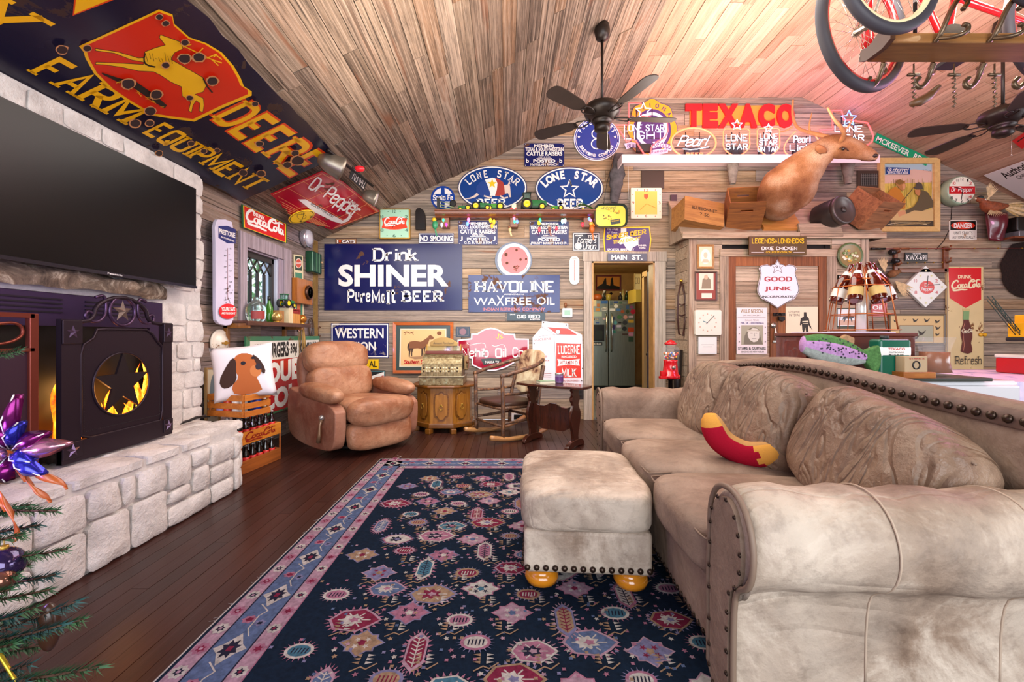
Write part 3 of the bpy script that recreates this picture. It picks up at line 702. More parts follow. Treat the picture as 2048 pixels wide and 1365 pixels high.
# ================================================================ SIGNS AND PICTURES ON THE BACK WALL
NAVY=enamel('#14184e',amount=0.43,scale=6); NAVY2=enamel('#1b2350',amount=0.415,scale=7); RED=mat('#c0141f',0.25,spec=0.4); DRED=mat('#a51220',0.3); YEL=mat('#f2c21c',0.3); ORG=mat('#dd5316',0.35)
BLUE=mat('#173f93',0.25); NVY=mat('#1b1d52',0.3); GRN=mat('#1d6e3b',0.35); GOLD=mat('#b98f3a',0.35,0.6); TAN=mat('#c9a06a',0.5); BRN=mat('#5d371c',0.5); WHT2=mat('#e8e2ea',0.25)
BK=back(); GRY=mat('#777370',0.5); PURP=mat('#4d3270',0.3)
def S(name,label,cat,x0,y0,x1,y1,m,th=0.006,plane=None,group=None,pts=None,border=None,bm=None,rd=0):
    p=Panel(name,label,cat,plane or BK,(x0+x1)/2,(y0+y1)/2,group); pp=pts or rect(x0,y0,x1,y1,rd)
    p.plate(pp,m,th)
    if border: p.ring([(q[0]+(1.2 if q[0]<(x0+x1)/2 else -1.2),q[1]+(1.2 if q[1]<(y0+y1)/2 else -1.2)) for q in pp] if len(pp)<9 else pp,border,bm or WH)
    return p
def holes(p,pts,m=BLK,r=.9):
    for x,y in pts: p.poly(ell(x,y,r,n=8),m,'screw_hole')
p=S('beer_sign','wide navy sign with white lettering in three rows, above the recliner','sign',650,489,925,621,NAVY,.012)
p.text('Drink',745,497,838,524,WH,slab=.2,gap=1.3,serif=.1); p.text('SHINER',678,530,897,574,WH,.035)
for i,(ch,dy) in enumerate(zip('PureMalt',(0,2,0,1,0,-1,-3,-1))): 
    xs=[696,712,722,733,744,764,774,783,794]; up=ch in 'PMlt'
    p.text(ch,xs[i],(579 if up else 587)-dy,xs[i+1]-2,606-dy,WH,slab=.24,serif=.05)
p.text('BEER',803,582,889,605,WH,slab=.26); p.done()
p=S('oil_sign','rusty chipped navy sign with two rows of white letters, under a round red disc','sign',937,551,1119,625,enamel('#1f2a63',amount=0.14,scale=11),.01)
p.text('HAVOLINE',949,561,1107,587,WH,slab=.24,thin=.14,gap=1.7); p.text('WA',948,596,993,611,WH,.0); p.text('X',993,592,1008,612,WH,0); p.text('FREE',1011,596,1062,610,WH,0); p.text('OIL',1074,595,1109,610,WH,0); p.text('INDIAN REFINING COMPANY',966,616,1090,622,mat('#c0696a',0.4),.02); p.text('LAWRENCEVILLE ILL',1008,588,1048,590.5,WH,.02); p.done()
p=S('disc_sign','round faded red disc sign with white rim and rust spots','sign',990,486,1065,556,mat('#5a6478',0.4),.008,pts=ell(1027,521,37,36,n=40))
p.poly(ell(1028,521,33,33,n=40),enamel('#f0eaec',amount=.3)); p.poly(ell(1029,521,27,27,n=36),enamel('#dd5c5e',amount=.38),name='red_center')
for x,y,r in ((1012,510,4),(1033,501,3),(1041,520,3),(1014,527,3.4),(1052,519,2.6),(1028,535,2)): p.poly(star(x,y,r,.8,n=6),mat('#5a3220',.8),'rust_spot')
p.done()
p=S('telegraph_sign','chipped navy sign with white border and two white words, behind the recliner','sign',663,647,778,716,enamel('#1a1d5e',chip='#8a7f78',amount=.24,scale=8),border=2.2)
p.text('WESTERN',671,657,768,677,WH,.02); p.text('UNION',686,684,752,702,WH,.02); p.done()
p=S('yellow_sign','small yellow sign ending in black letters beside the recliner back','sign',700,719,758,738,YEL); p.text('AL',739,722,755,735,BLK,.02); p.done()
p=S('striped_beer_sign','small black sign with a white diagonal band and red script by recliner arm','sign',716,741,771,788,mat('#23272a',.4),border=1.5,bm=mat('#4f8a94',.4))
p.poly([(716,762),(769,744),(769,768),(716,786)],WH); script(p,'Beer',(724,778),(768,762),(724,762),DRED); p.done()
# framed horse print
p=frame_pic('horse_print','framed horse print with orange-brown wooden frame and dark green mat','picture' and 787,645,907,747,6,wood('#a24a12','#c4651f','cherry_frame','X'),mat('#3c4a45',.5),th=.03) if False else frame_pic('horse_print','framed horse print in orange-brown wooden frame with dark green mat',787,645,907,747,6,wood('#a24a12','#c4651f','cherry_frame','X'),mat('#3c4a45',.25),th=.03)
p.poly([(801,658),(893,658),(893,734),(799,734)],mat('#d8cbb0',.5)); p.poly([(803,660),(891,660),(891,732),(802,732)],mat('#dfb47a',.5))
HB=mat('#7d4a28',.6); HD=mat('#3d2417',.6)
p.poly([(817,690),(820,684),(830,682),(842,684),(849,680),(856,675),(860,678),(857,686),(853,694),(846,699),(836,697),(826,698),(820,699)],HB,'horse'); p.poly([(856,674),(861,670),(868,675),(867,679),(861,680)],HB,'horse')
for q in ([(819,697),(823,697),(821,706),(820,714),(818,714),(818,705)],[(823,697),(828,697),(825,706),(825,713),(823,713),(823,705)],[(843,697),(847,697),(846,706),(845,714),(843,714),(843,706)],[(848,696),(852,694),(850,704),(849,714),(847,714),(848,704)],[(817,686),(819,690),(818,702),(816,703),(815,694)]): p.poly(q,HD,'horse')
p.poly([(818,714),(858,712),(866,716),(830,719)],mat('#a9805a',.6)); p.line([(808,666),(814,664),(820,667),(828,664)],1.6,HB,'horse'); p.line([(810,670),(813,666)],.8,HB,'horse'); p.line([(824,666),(828,670)],.8,HB,'horse')
p.poly(ell(879,667,5,4,n=10),HB,'horse'); p.text('Southern Select',809,720,862,728,RED,slab=.28,gap=1.0,serif=.04); p.done()
p=S('belt_buckle_plaque','small dark plaque with a pinkish oval between horse print and oil sign','plaque',912,654,940,674,mat('#3c4653',.4,.3)); p.poly(ell(926,664,7,6.5,n=14),mat('#8a6670',.5)); p.ring(rect(915,656,937,672),1,GRY); p.done()
# oil company sign
k=4.873; O=lambda l:[(900+a/k,620+c/k) for a,c in l]
p=S('oil_company_sign','shaped maroon sign with rounded top and white condensed lettering, behind rocking chair','sign',922,655,1057,742,WHT2,.01,pts=O([(75,292),(205,278),(207,232),(265,230),(330,190),(400,174),(470,190),(535,230),(632,235),(640,280),(767,282),(767,455),(640,470),(625,520),(540,565),(450,592),(380,597),(290,575),(215,540),(213,478),(75,445)]))
p.poly(O([(85,305),(217,290),(219,246),(270,243),(335,202),(400,187),(465,202),(530,243),(620,248),(630,292),(755,293),(755,443),(630,460),(613,510),(535,552),(450,580),(380,584),(292,563),(227,530),(225,466),(85,433)]),mat('#9c1230',.08,spec=.8))
p.poly(O([(300,480),(400,470),(500,480),(500,510),(330,540)]),mat('#232a26',.2)); p.text('MARFA TX',*O([(345,497)])[0],*O([(480,522)])[0],WH,.02)
p.text('Nehib',*O([(118,365)])[0],*O([(378,468)])[0],WH,slab=.17,gap=1.2,serif=.0); p.text('Oil',*O([(440,372)])[0],*O([(548,466)])[0],WH,slab=.2,gap=1.0,serif=0); p.text('Co',*O([(608,362)])[0],*O([(715,466)])[0],WH,slab=.16,gap=1.0,serif=0)
p.line(O([(165,320),(190,350),(250,330),(340,320),(350,370)]),1,WH,'lettering',2); p.line(O([(410,345),(440,360),(520,330),(545,380)]),1,WH,'lettering',2)
p.text('N',*O([(470,232)])[0],*O([(508,275)])[0],YEL,.01); p.line(O([(448,268),(480,292),(520,268)]),1,YEL,'lettering',2); p.done()
# milk carton
p=S('milk_carton_sign','tall white metal sign cut like a milk carton with red panel','sign',1064,642,1166,775,WHT2,.008,pts=O([(805,268),(893,168),(895,110),(1150,135),(1152,183),(1285,243),(1296,758),(1035,762),(803,700)]))
p.poly(O([(948,172),(1150,186),(1240,245),(1038,238)]),mat('#d2341f',.3),'red_panel'); p.poly(O([(1035,325),(1272,333),(1274,662),(1033,664)]),mat('#d83320',.3),'red_panel'); p.line(O([(893,170),(1015,238),(1033,760)]),.7,GRY); p.line(O([(893,168),(1150,184)]),.6,GRY); p.line(O([(808,270),(1015,240),(1283,245)]),.6,GRY)
p.poly(ell(*O([(1050,216)])[0],4.6,n=18),mat('#f4f0ec',.3),'button'); p.ring(ell(*O([(1050,216)])[0],5,n=18),.7,BLK,'button')
p.text('LUCERNE',*O([(1047,340)])[0],*O([(1262,438)])[0],WH,slab=.22,thin=.12,gap=1.5); p.text('HOMOGENIZED',*O([(1085,446)])[0],*O([(1230,468)])[0],WH,.02)
p.poly(O([(1043,478),(1150,492),(1262,478),(1252,512),(1262,545),(1150,532),(1045,550),(1056,515)]),WH,'banner'); p.text('VITAMIN D',*O([(1068,496)])[0],*O([(1240,532)])[0],DRED,.01)
p.text('MILK',*O([(1083,560)])[0],*O([(1232,656)])[0],WH,slab=.26,thin=.14,gap=1.5); p.text('LUCERNE',*O([(825,270)])[0],*O([(985,305)])[0],mat('#b8452f',.4),.0,T=O([(825,282)])[0],B=O([(985,292)])[0])
p.text('ONE HALF GALLON GRADE A',*O([(1060,680)])[0],*O([(1258,698)])[0],mat('#b8452f',.4),.01); p.text('HOMOGENIZED',*O([(850,445)])[0],*O([(945,463)])[0],mat('#b8452f',.4),.01); p.text('VITAMIN A',*O([(860,486)])[0],*O([(965,500)])[0],mat('#b8452f',.4),.01); p.text('GRADE A MILK',*O([(1100,732)])[0],*O([(1225,750)])[0],mat('#b8452f',.4),.01)
for y in (615,632,650): p.line(O([(870,y),(985,y+4)]),.8,mat('#b8452f',.4),'lettering')
holes(p,O([(912,125),(1130,150),(868,215),(818,330),(1270,335),(1288,570),(1280,690)]),mat('#4a2a1a',.8),1.2); p.done()
p=S('soda_plaque','narrow dark grey sign with cream slab lettering beneath the rusty navy sign','sign',1014,626,1090,642,mat('#3c4b55',.5)); p.text('BIG RED',1033,630,1080,637.5,WH,slab=.28,gap=1.6); p.text('DRINK',1020,628.5,1031,631,WH,.02); p.text('IN BOTTLES',1060,638.5,1080,641,WH,.02); p.done()
p=S('thermostat','small white thermostat with green screen left of the kitchen doorway','thermostat',1124,617,1144,635,mat('#dcdcd6',.4),.02,rd=2); p.poly(rect(1128,621,1140,631),mat('#7fa88a',.2),'screen'); p.done()
p=Panel('tap_mallet','wooden mallet hung above the thermostat','mallet',BK,1146,611); b=MB(); 
A=Vector((*p.q((1132,611)),.03)); B_=Vector((*p.q((1166,611.5)),.03)); b.tube([A,B_],.007,wood('#6a3a1c','#8a5228','mallet','X')); b.build('handle',p.root); b=MB(); b.tube([(A.x-.01,A.y-.035,.03),(A.x-.01,A.y+.03,.03)],.016,wood('#6a3a1c','#8a5228','mallet','X'),10); b.build('head',p.root)
p=S('oval_thermometer','long white rounded thermometer plate left of the kitchen doorway','thermometer',1139,513,1158,570,mat('#ece7df',.4),.008,rd=9); p.line([(1148.5,520),(1148.5,562)],1.2,RED,'tube')
for i in range(9): p.line([(1143,527+i*4),(1146.5,527+i*4)],.5,GRY,'scale'); p.line([(1151,527+i*4),(1154,527+i*4)],.5,GRY,'scale')
p.text('MAIN',1144,517,1153,519.5,GRY); p.done()
p=S('wall_outlet','dark wall outlet beside the kitchen doorway casing','outlet',1155,779,1166,798,mat('#241a17',.5),.008); p.poly(ell(1160.5,784,2.6,3,n=10),BLK,'socket'); p.poly(ell(1160.5,793,2.6,3,n=10),BLK,'socket'); p.done()
p=S('heart_plaque','small brown wooden plaque reading I heart CATS','plaque',672,478,714,489,mat('#5a2f22',.6),border=.8,bm=TAN); p.text('I',675,480.5,677.5,487,WH,.03); p.text('CATS',685,480.5,711,487,WH,.03); p.poly([(681,487),(678.3,483.6),(678.8,481.6),(680,481.2),(681,482.2),(682,481.2),(683.2,481.6),(683.7,483.6)],ORG,'heart'); p.done()
# square green clock
p=Panel('square_clock','square clock with gold rim, pale green face and orange fishtail emblem','clock',BK,791,450); p.plate(rect(761,420,822,480,2),GOLD,.05,'case',bevel=.004); p.poly(rect(763.5,422.5,819.5,477.5),mat('#a9d6b8',.25),'face')
p.poly([(766,440),(773,438),(782,436.5),(791,436),(800,436.5),(809,438),(817,440),(814,449),(817,458),(809,460),(800,461.5),(791,462),(782,461.5),(773,460),(766,458),(769,449)],mat('#e2452a',.25),'emblem'); coke(p,(770,458),(812,456),(770,438),WH)
for t,x,y in (('12',791,426),('3',814,450),('6',791,474),('9',768,450),('2',815,437),('10',767,437),('4',815,463),('8',767,463)): 
    if t not in '39': p.text(t,x-3,y-3,x+3,y+3,mat('#2d5a46',.4),.0,name='numerals')
for x,y in ((779,426),(803,426),(777,474),(805,474)): p.poly(ell(x,y,1,n=8),mat('#2d5a46',.4),'numerals')
p.line([(791,452),(788,458)],.8,BLK,'hand'); p.line([(791,450),(796,455)],.6,BLK,'hand'); p.done()
p=Panel('match_holder','black arched cast-iron wall box between green clock and shelf','box',BK,843,440)
b=MB(); P=[p.q(t) for t in ((833,462),(833,425),(836,420),(842,419),(849,424),(852,434),(853,462))]; b.prism(P,.002,.07,IRON); b.build('shell',p.root,bevel=.006); p.z=.071; p.poly(rect(842,449,852,460),mat('#0c0908',.8),'opening'); p.done()
p=S('smoking_sign','small navy sign reading NO SMOKING with white border','sign',838,467,908,488,NVY,border=1.4); p.text('NO',841,472,856,483.5,WH,.03); p.text('SMOKING',861,472,905,483.5,WH,.03); holes(p,[(873,470),(873,486)],WH,.7); p.done()
# railway disc
p=S('railway_disc','small round blue disc with white cross behind shelf end','sign',862,373,910,421,BLUE,pts=ell(886,397,24,n=36)); 
for s in ([(880,376),(892,376),(892,389),(880,389)],[(880,405),(892,405),(892,418),(880,418)]): pass
for a0,a1 in ((100,170),(10,80),(190,260),(280,350)):
    q=ell(886,397,20,n=9,a0=a0-180 if False else a0,a1=a1); p.poly(q+[(886+6*cos(math.radians((a0+a1)/2)),397+9*sin(math.radians((a0+a1)/2)))],WH,'cross')
p.poly(rect(865,389,907,404),BLUE,'band'); p.text('Santa Fe',866,390.5,906,402,WH,slab=.26,gap=1.0,serif=.05); p.done()
# ovals
def oval(label,cx,cy,rx,ry):
    p=S('oval_sign',label,'sign',cx-rx,cy-ry,cx+rx,cy+ry,NVY,.01,pts=ell(cx,cy,rx,ry,n=48)); p.poly(ell(cx,cy,rx-1.5,ry-1.5,n=48),WH,'border'); p.poly(ell(cx,cy,rx-4,ry-4,n=48),mat('#123c80',.2),'field'); return p
p=oval('oval navy sign with white rim and an armadillo in flag colours',985,377,69,44)
p.arc('LONE STAR',985,388,52,32,146,34,15,WH,slab=.24); 
TL=mat('#d8c4b4',.5); p.line([(928,400),(940,398),(950,394),(957,388)],[1,2.5,4.5,6],TL,'tail',0)
AR=[(953,387),(953,375),(960,366),(972,360),(985,357),(998,360),(1006,366),(1010,378),(1010,390),(1000,394),(985,393),(965,393)]
p.poly(AR,mat('#f1ece4',.3),'armadillo'); p.poly([(953,387),(953,375),(960,366),(970,361),(975,372),(981,388),(980,393),(962,393)],mat('#1d3f86',.3),'armadillo'); p.poly([(990,357),(998,360),(1006,366),(1011,378),(1010,390),(1000,394),(990,393),(994,380),(995,368)],mat('#a33a31',.3),'armadillo')
p.poly([(1008,372),(1014,371),(1018,369),(1020,374),(1021,384),(1022,396),(1019,396),(1016,388),(1010,389)],TL,'head'); p.poly([(1016,370),(1019,362),(1020.5,370)],TL,'head'); p.line([(968,393),(980,397),(984,396)],3,TL,'paw'); p.line([(1000,393),(1008,398),(1016,396)],3,TL,'paw')
p.poly(star(984.5,369,10,.4),YEL,'star'); p.text('BEER',953,399,1013,414,WH,slab=.28,gap=1.6); p.done()
p=oval('oval navy sign with white rim and an outlined star',1138.5,378,68,43)
p.arc('LONE STAR',1138.5,391,52,32,148,32,17,WH,.05); p.line(star(1138.5,380,18,.42),2.6,WH,'star',closed=True); p.text('BEER',1113,399,1167,419,WH,slab=.3,gap=1.4); p.done()
# cattle raisers
def member(label,x0,y0,x1,y1,name,brand):
    p=S('ranch_sign',label,'sign',x0,y0,x1,y1,enamel('#151c58',amount=.3),group=None); w=x1-x0; h=y1-y0
    L=[('MEMBER',.24,.76,.05,.16),('TEXAS & SOUTHWESTERN',.02,.98,.18,.33),('CATTLE RAISERS',.05,.95,.36,.54),("ASS'N. INC.",.34,.66,.57,.62),('POSTED',.22,.78,.70,.83),(name,.15 if brand!='JR' else .12,.85 if brand!='JR' else .88,.87,.97)]
    for t,a,b_,c,d in L: p.text(t,x0+w*a,y0+h*c,x0+w*b_,y0+h*d,WH,.03 if t!=name else .01)
    p.line([(x0+w*.3,y0+h*.66),(x0+w*.7,y0+h*.66)],1,WH)
    for sx in (.04,.88): p.text(brand,x0+w*(sx if brand!='JR' else sx-.01),y0+h*(.66 if brand!='JR' else .87),x0+w*(sx+.07),y0+h*(.84 if brand!='JR' else .98),WH,.01)
    holes(p,[(x0+2,y0+2),(x1-2,y0+2),(x0+2,y1-2),(x1-2,y1-2)],WH,.7); p.done()
member('navy ranch membership sign hanging highest, left of the round brewery sign',1049,288,1128,334,'McMILLAN RANCH','b')
member('navy ranch membership sign under left half of tractor shelf',917,443,995,490,'O. D. BUTLER & SON','J')
member('navy ranch membership sign under right half of tractor shelf',1059,444,1137,491,'RUSTY BURKETT RANCH','JR')
p=S('farmers_sign','small black sign with white border and white script, right of the ranch signs','sign',1145,466,1199,503,mat('#1d1f33',.35),border=1.3); p.text('MEMBER',1150,470.5,1166,473.5,WH,.03); p.text('TEXAS',1175,471,1194,477,WH,.03,.15); script(p,'Farmers',(1154,487),(1192,487),(1154,475),WH,.13,.3,.9); script(p,'Union',(1165,500),(1192,500),(1165,487),WH,.14,.3,.9); p.poly(ell(1156,493,7,n=20),WH,'emblem'); p.line(ell(1156,493,5,n=12),.6,GRY,'emblem'); p.done()
p=S('texas_beer_sign','purple and yellow sign with a white state outline over the doorway','sign',1207,453,1301,507,PURP,pts=[(1208,455),(1299,454),(1302,480),(1299,507),(1208,505),(1206,478)])
p.ring([(1208,455),(1299,454),(1302,480),(1299,507),(1208,505),(1206,478)],2.5,YEL); p.poly([(1241,457),(1252,457),(1252,470),(1262,475),(1276,478),(1276,490),(1265,496),(1259,503),(1252,498),(1246,488),(1240,490),(1234,485),(1241,478)],WH,'state_outline')
p.text('SHINER BEER',1212,470,1292,482,YEL,slab=.3,gap=1.2,T=(1212,470),B=(1292,470),serif=.08); p.text('TEXAS EXPORT',1225,484,1280,489,YEL,.03,T=(1225,482),B=(1280,481)); p.text('SPOETZL BREWERY',1214,498,1268,503,WH,.03); p.text('SHINER',1275,490,1292,493.5,WH,.03); p.text('TEXAS',1277,495,1290,498.5,WH,.03); script(p,'The Pride',(1214,462),(1236,462),(1214,457),WH,.12,.3,.6); script(p,'of Texas',(1214,468),(1234,468),(1214,464),WH,.12,.3,.6); p.done()
p=Panel('serving_tray','yellow metal serving tray with dark rim propped at shelf end','tray',back(5.30),1221,432); T_=rect(1188,409,1254,456,11); b=MB(); P=[p.q(t) for t in T_]; Ii=[(x*.9,y*.86) for x,y in P]; n=len(P)
b.add([(x,y,.03) for x,y in P]+[(x,y,.006) for x,y in Ii],[(i,(i+1)%n,n+(i+1)%n,n+i) for i in range(n)],mat('#27352f',.3),True); b.add([(x,y,.0) for x,y in P]+[(x,y,.03) for x,y in P],[(i,(i+1)%n,n+(i+1)%n,n+i) for i in range(n)],mat('#27352f',.3),True); b.build('rim',p.root)
b=MB(); b.prism(Ii,0,.006,mat('#e9cf4e',.25)); b.build('tray_base',p.root); p.z=.0065; script(p,'Whitbread',(1202,421),(1232,419),(1202,414),GRN,.1,.3,.5)
for i in range(16): p.poly(ell(1228+U(-12,10)+(-14 if i>8 else 0),423+U(-3,5)+(12 if i>8 else 0),U(1.2,2.6),U(1,2),n=7),mat(random.choice(['#5b4a1a','#8c6d1e','#d89a1c']),.5),'flowers')
p.poly([(1220,441),(1239,438),(1241,447),(1222,450)],mat('#2e3a3a',.4),'caption'); p.text('OF HIGH QUALITY',1223,442,1238,445,YEL,.02,T=(1223,442),B=(1238,443)); p.done()
p=Panel('electric_clock','square cream electric clock with yellow dial beside the tray','clock',BK,1289,409); p.plate(rect(1259,379,1320,440,1.5),mat('#e8e0c8',.35),.05,'case',bevel=.004); p.poly(rect(1267,386,1311,432),mat('#ebc35e',.25),'dial')
for t,x,y in (('12',1289,384),('3',1315.5,409),('6',1289,435),('9',1263.5,409)): p.text(t,x-(4 if t=='12' else 2.2),y-3,x+(4 if t=='12' else 2.2),y+3,mat('#a2573a',.4),.01,name='numerals')
for a in range(0,360,30):
    if a%90: p.poly(ell(1289.5+27*max(-1,min(1,1.3*cos(math.radians(a)))),409.5+26*max(-1,min(1,1.3*sin(math.radians(a)))),1,n=6),mat('#c4452c',.4),'numerals')
p.poly([(1285,392),(1293,392),(1293,398),(1289,402),(1285,398)],mat('#c4562c',.4),'emblem'); p.line([(1290,411),(1277,423)],1.1,GOLD,'hand'); p.line([(1290,411),(1308,419)],.9,GOLD,'hand'); p.done()
p=Panel('wall_vent','brown square vent grille above the electric clock','vent',BK,1304,361); p.plate(rect(1282,343,1327,379),mat('#3d2a20',.5),.015,'frame',bevel=.002); p.z=.018; p.poly(rect(1288,349,1321,373),BLK,'duct')
for i in range(9): p.line([(1290+i*3.7,349),(1290+i*3.7,373)],.8,GRY,'grille')
for i in range(6): p.line([(1288,352+i*4),(1321,352+i*4)],.7,GRY,'grille')
p.done()
p=S('street_name_sign','small grey street sign over the kitchen doorway','sign',1215,508,1293,523,mat('#5c5f6d',.5),.01,plane=back(BY-.045)); p.text('MAIN',1222,510.5,1253,520.5,WH,.025); p.text('ST.',1263,510.5,1284,520.5,WH,.025); p.done()
# round brewery sign
p=S('round_brewery_sign','large round blue brewery sign partly behind the fan blades','sign',1147,235,1239,325,WHT2,.012,pts=ell(1193,280,46,43,n=48)); p.poly(ell(1193,280,44.5,41.5,n=48),mat('#2b3a8c',.25),'field'); p.line(ell(1193,280,42,39.5,n=40),1,WHT2,'border',closed=True)
p.arc('PEDERNALES',1193,280,33.5,30.5,152,28,8,WHT2,.03); p.arc('BREWING COMPANY',1193,280,37.5,35.5,204,336,-8,WHT2,.03) if False else None
for i,ch in enumerate('BREWING COMPANY'):
    if ch==' ': continue
    a=math.radians(208+i*124/14); x=1193+38.5*cos(a); y=280-36.5*sin(a); t=Vector((-sin(a),-cos(a))); t=t if t.x>0 else -t; up=Vector((t.y,-t.x)); v,f,bb=glyphmesh(ch,.03,0); A=Vector((x,y))-t*2.4; p._put(v,f,bb,WHT2,'lettering',tuple(A),tuple(A+t*4.8),tuple(A+up*6.6))
p.line(ell(1193,270,10,9,n=22),2.2,WHT2,'emblem',closed=True); p.line(ell(1193,290,11,10,n=22),2.2,WHT2,'emblem',closed=True)
for x in (1157,1229): p.poly(star(x,276,3,.5),WHT2,'emblem')
p.done()
# scalloped yellow and purple sign with ribbons
sc_=[(1303+(52+2.6*cos(a*8))*cos(a)*0.94,259+(58+2.6*cos(a*8))*sin(a)) for a in [2*PI*i/64 for i in range(64)]]
p=S('ribbon_sign','scalloped yellow and purple sign with pale ribbons behind neon','sign',1251,199,1352,316,mat('#d69a2a',.35),.01,pts=sc_); p.ring(sc_,1,PURP); p.poly(ell(1303,262,38,42,n=40),PURP,'field'); p.poly(ell(1303,262,32,36,n=40),mat('#d9d2e4',.4),'field'); p.poly(ell(1303,262,25,30,n=40),PURP,'field')
p.arc('NATIONAL',1303,262,40,45,150,22,9,PURP,.03); RB=mat('#d8c4dd',.4)
for q in ([(1247,289),(1262,286),(1299,294),(1296,304),(1262,296),(1252,301)],[(1303,286),(1318,284),(1346,296),(1340,304),(1310,292)],[(1292,304),(1318,300),(1336,299),(1334,308),(1300,313)]): p.poly(q,RB,'ribbon')
p.text('BUILDERS',1253,290,1292,297,PURP,.02,T=(1254,289),B=(1294,301)); p.text('OF GOOD',1306,287,1340,295,PURP,.02,T=(1309,284),B=(1340,301)); p.text('CITIZENSHIP',1296,303,1333,309,PURP,.02,T=(1296,305),B=(1333,305)); p.done()
# big red letters, each cut out on its own
p=Panel('letter_board','yellow strip board carrying six large raised red cut-out letters','sign',BK,1476,234); p.plate([(1378,214),(1580,212),(1580,252),(1378,252)],mat('#cf8a35',.5),.01,'board')
xs=[(1369,1401),(1403,1433),(1434,1474),(1474,1511),(1513,1546),(1550,1585)]
for ch,(a,c) in zip('TEXACO',xs):
    v,f,bb=glyphmesh(ch,.065,0); b=MB(); w=bb[1]-bb[0]; h=bb[3]-bb[1+1]; A=p.q((a,258)); B2=p.q((c,211)); vv=[(A[0]+(B2[0]-A[0])*(x-bb[0])/w,A[1]+(B2[1]-A[1])*(y-bb[2])/h) for x,y in v]
    n=len(vv); ed={}
    for q in f:
        for i in range(len(q)): e=(q[i],q[(i+1)%len(q)]); ed[e]=1
    fs=[tuple(k+n for k in q) for q in f]+[(e[0],e[1],e[1]+n,e[0]+n) for e in ed if (e[1],e[0]) not in ed]
    b.add([(x,y,.012) for x,y in vv]+[(x,y,.045) for x,y in vv],fs,mat('#cf1520',.45)); b.build('letter',p.root)
# street sign on the rafter line
p=Panel('tilted_street_sign','long tilted green street sign with white letters under right roof slope','sign',BK,1802,300); q=[(1752,267),(1856,317),(1850,333),(1744,284)]; p.plate(q,mat('#0f9c6c',.3),.006)
d=Vector((106,50)).normalized(); nrm=Vector((d.y,-d.x)); A=Vector((1751,282)); p.text('MCKEEVER',0,0,0,0,WH,.02,B=None,T=None) if False else None
def slant(t,s0,s1,h,o=2.6): 
    v,f,bb=glyphmesh(t,.02,0); A=Vector((1744,284))+d*s0-nrm*-o; p._put(v,f,bb,WH,'lettering',tuple(A),tuple(A+d*(s1-s0)),tuple(A+nrm*h))
slant('MCKEEVER',4,76,11.5); slant('RD',86,103,11.5); p.done()
# poster of two hunters
p=frame_pic('hunting_poster','large beer poster of two hunters in a pale wooden frame','x' and 1754,319,1873,465,10,wood('#c9a063','#dcb877','pine_frame','Z',.6),mat('#d8c8a8',.4),th=.05) if False else frame_pic('hunting_poster','large poster of two hunters kneeling in reeds, pale wooden frame',1754,319,1873,465,10,wood('#c9a063','#dcb877','pine_frame','Z',.6),mat('#cfc0a6',.4),th=.05)
k=7.585; H=lambda l:[(1760+a/k,300+c/k) for a,c in l]
p.poly(H([(5,225),(770,225),(770,420),(5,450)]),mat('#a9bfca',.4),'sky'); p.poly(H([(5,400),(500,300),(770,330),(770,600),(5,600)]),mat('#d9b2a0',.4),'sky'); p.poly(H([(5,520),(770,500),(770,960),(5,960)]),mat('#d8bb57',.4),'reeds')
for i in range(70): x=U(10,760); p.line(H([(x,U(430,600)),(x+U(-25,25),U(700,900))]),U(.3,.7),mat(random.choice(['#8a7a34','#b39a3c','#6b6a34','#e3cf7c']),.5),'reeds')
p.poly(H([(60,275),(420,290),(420,385),(60,380)]),mat('#1b3f7d',.3),'badge'); script(p,'Bluebonnet',H([(75,345)])[0],H([(405,345)])[0],H([(75,285)])[0],WH,.12,.3,.5); p.text('EXTRA PALE BEER',*H([(85,355)])[0],*H([(395,375)])[0],WH,.03)
p.poly(H([(5,930),(770,920),(770,1090),(5,1090)]),mat('#c9a870',.4),'shore'); p.poly(H([(30,800),(60,700),(130,610),(200,575),(270,610),(310,700),(350,740),(350,900),(250,920),(150,930),(30,900)]),mat('#b8741f',.5),'hunter'); p.poly(H([(205,530),(215,480),(270,462),(330,490),(350,475),(345,505),(340,600),(310,640),(250,590)]),mat('#a8713c',.5),'hunter'); p.poly(H([(205,520),(215,475),(265,460),(325,485),(325,520),(260,545)]),mat('#7d5a26',.5),'hunter'); p.poly(H([(300,545),(325,525),(355,545),(340,610),(310,615)]),mat('#c98e62',.5),'hunter')
p.poly(H([(460,590),(500,570),(510,520),(550,505),(600,530),(610,590),(635,610),(540,615)]),mat('#4b4038',.5),'hunter'); p.poly(H([(490,620),(570,615),(580,690),(540,710),(500,680)]),mat('#b87848',.5),'hunter'); p.poly(H([(590,620),(680,650),(740,740),(765,800),(765,880),(600,940),(480,930),(360,985),(350,930),(480,870),(540,780)]),mat('#5a4a30',.5),'hunter'); p.poly(H([(230,960),(330,920),(360,980),(250,1030)]),mat('#c98e62',.5),'hand')
p.line(H([(460,600),(330,760),(250,860)]),1.2,mat('#33302c',.5),'gun'); p.poly(H([(5,1080),(770,1090),(770,1190),(5,1180)]),mat('#3a2e20',.4),'water')
for i in range(8): p.line(H([(U(10,200),U(1095,1170)),(U(250,500),U(1095,1170)),(U(520,760),U(1095,1170))]),.9,mat(random.choice(['#d9c9a0','#8a6f42']),.5),'water',2)
for i in range(7): x,y=U(580,740),U(310,350); p.line(H([(x-8,y-3),(x,y+2),(x+8,y-4)]),.4,BLK,'bird')
p.done()
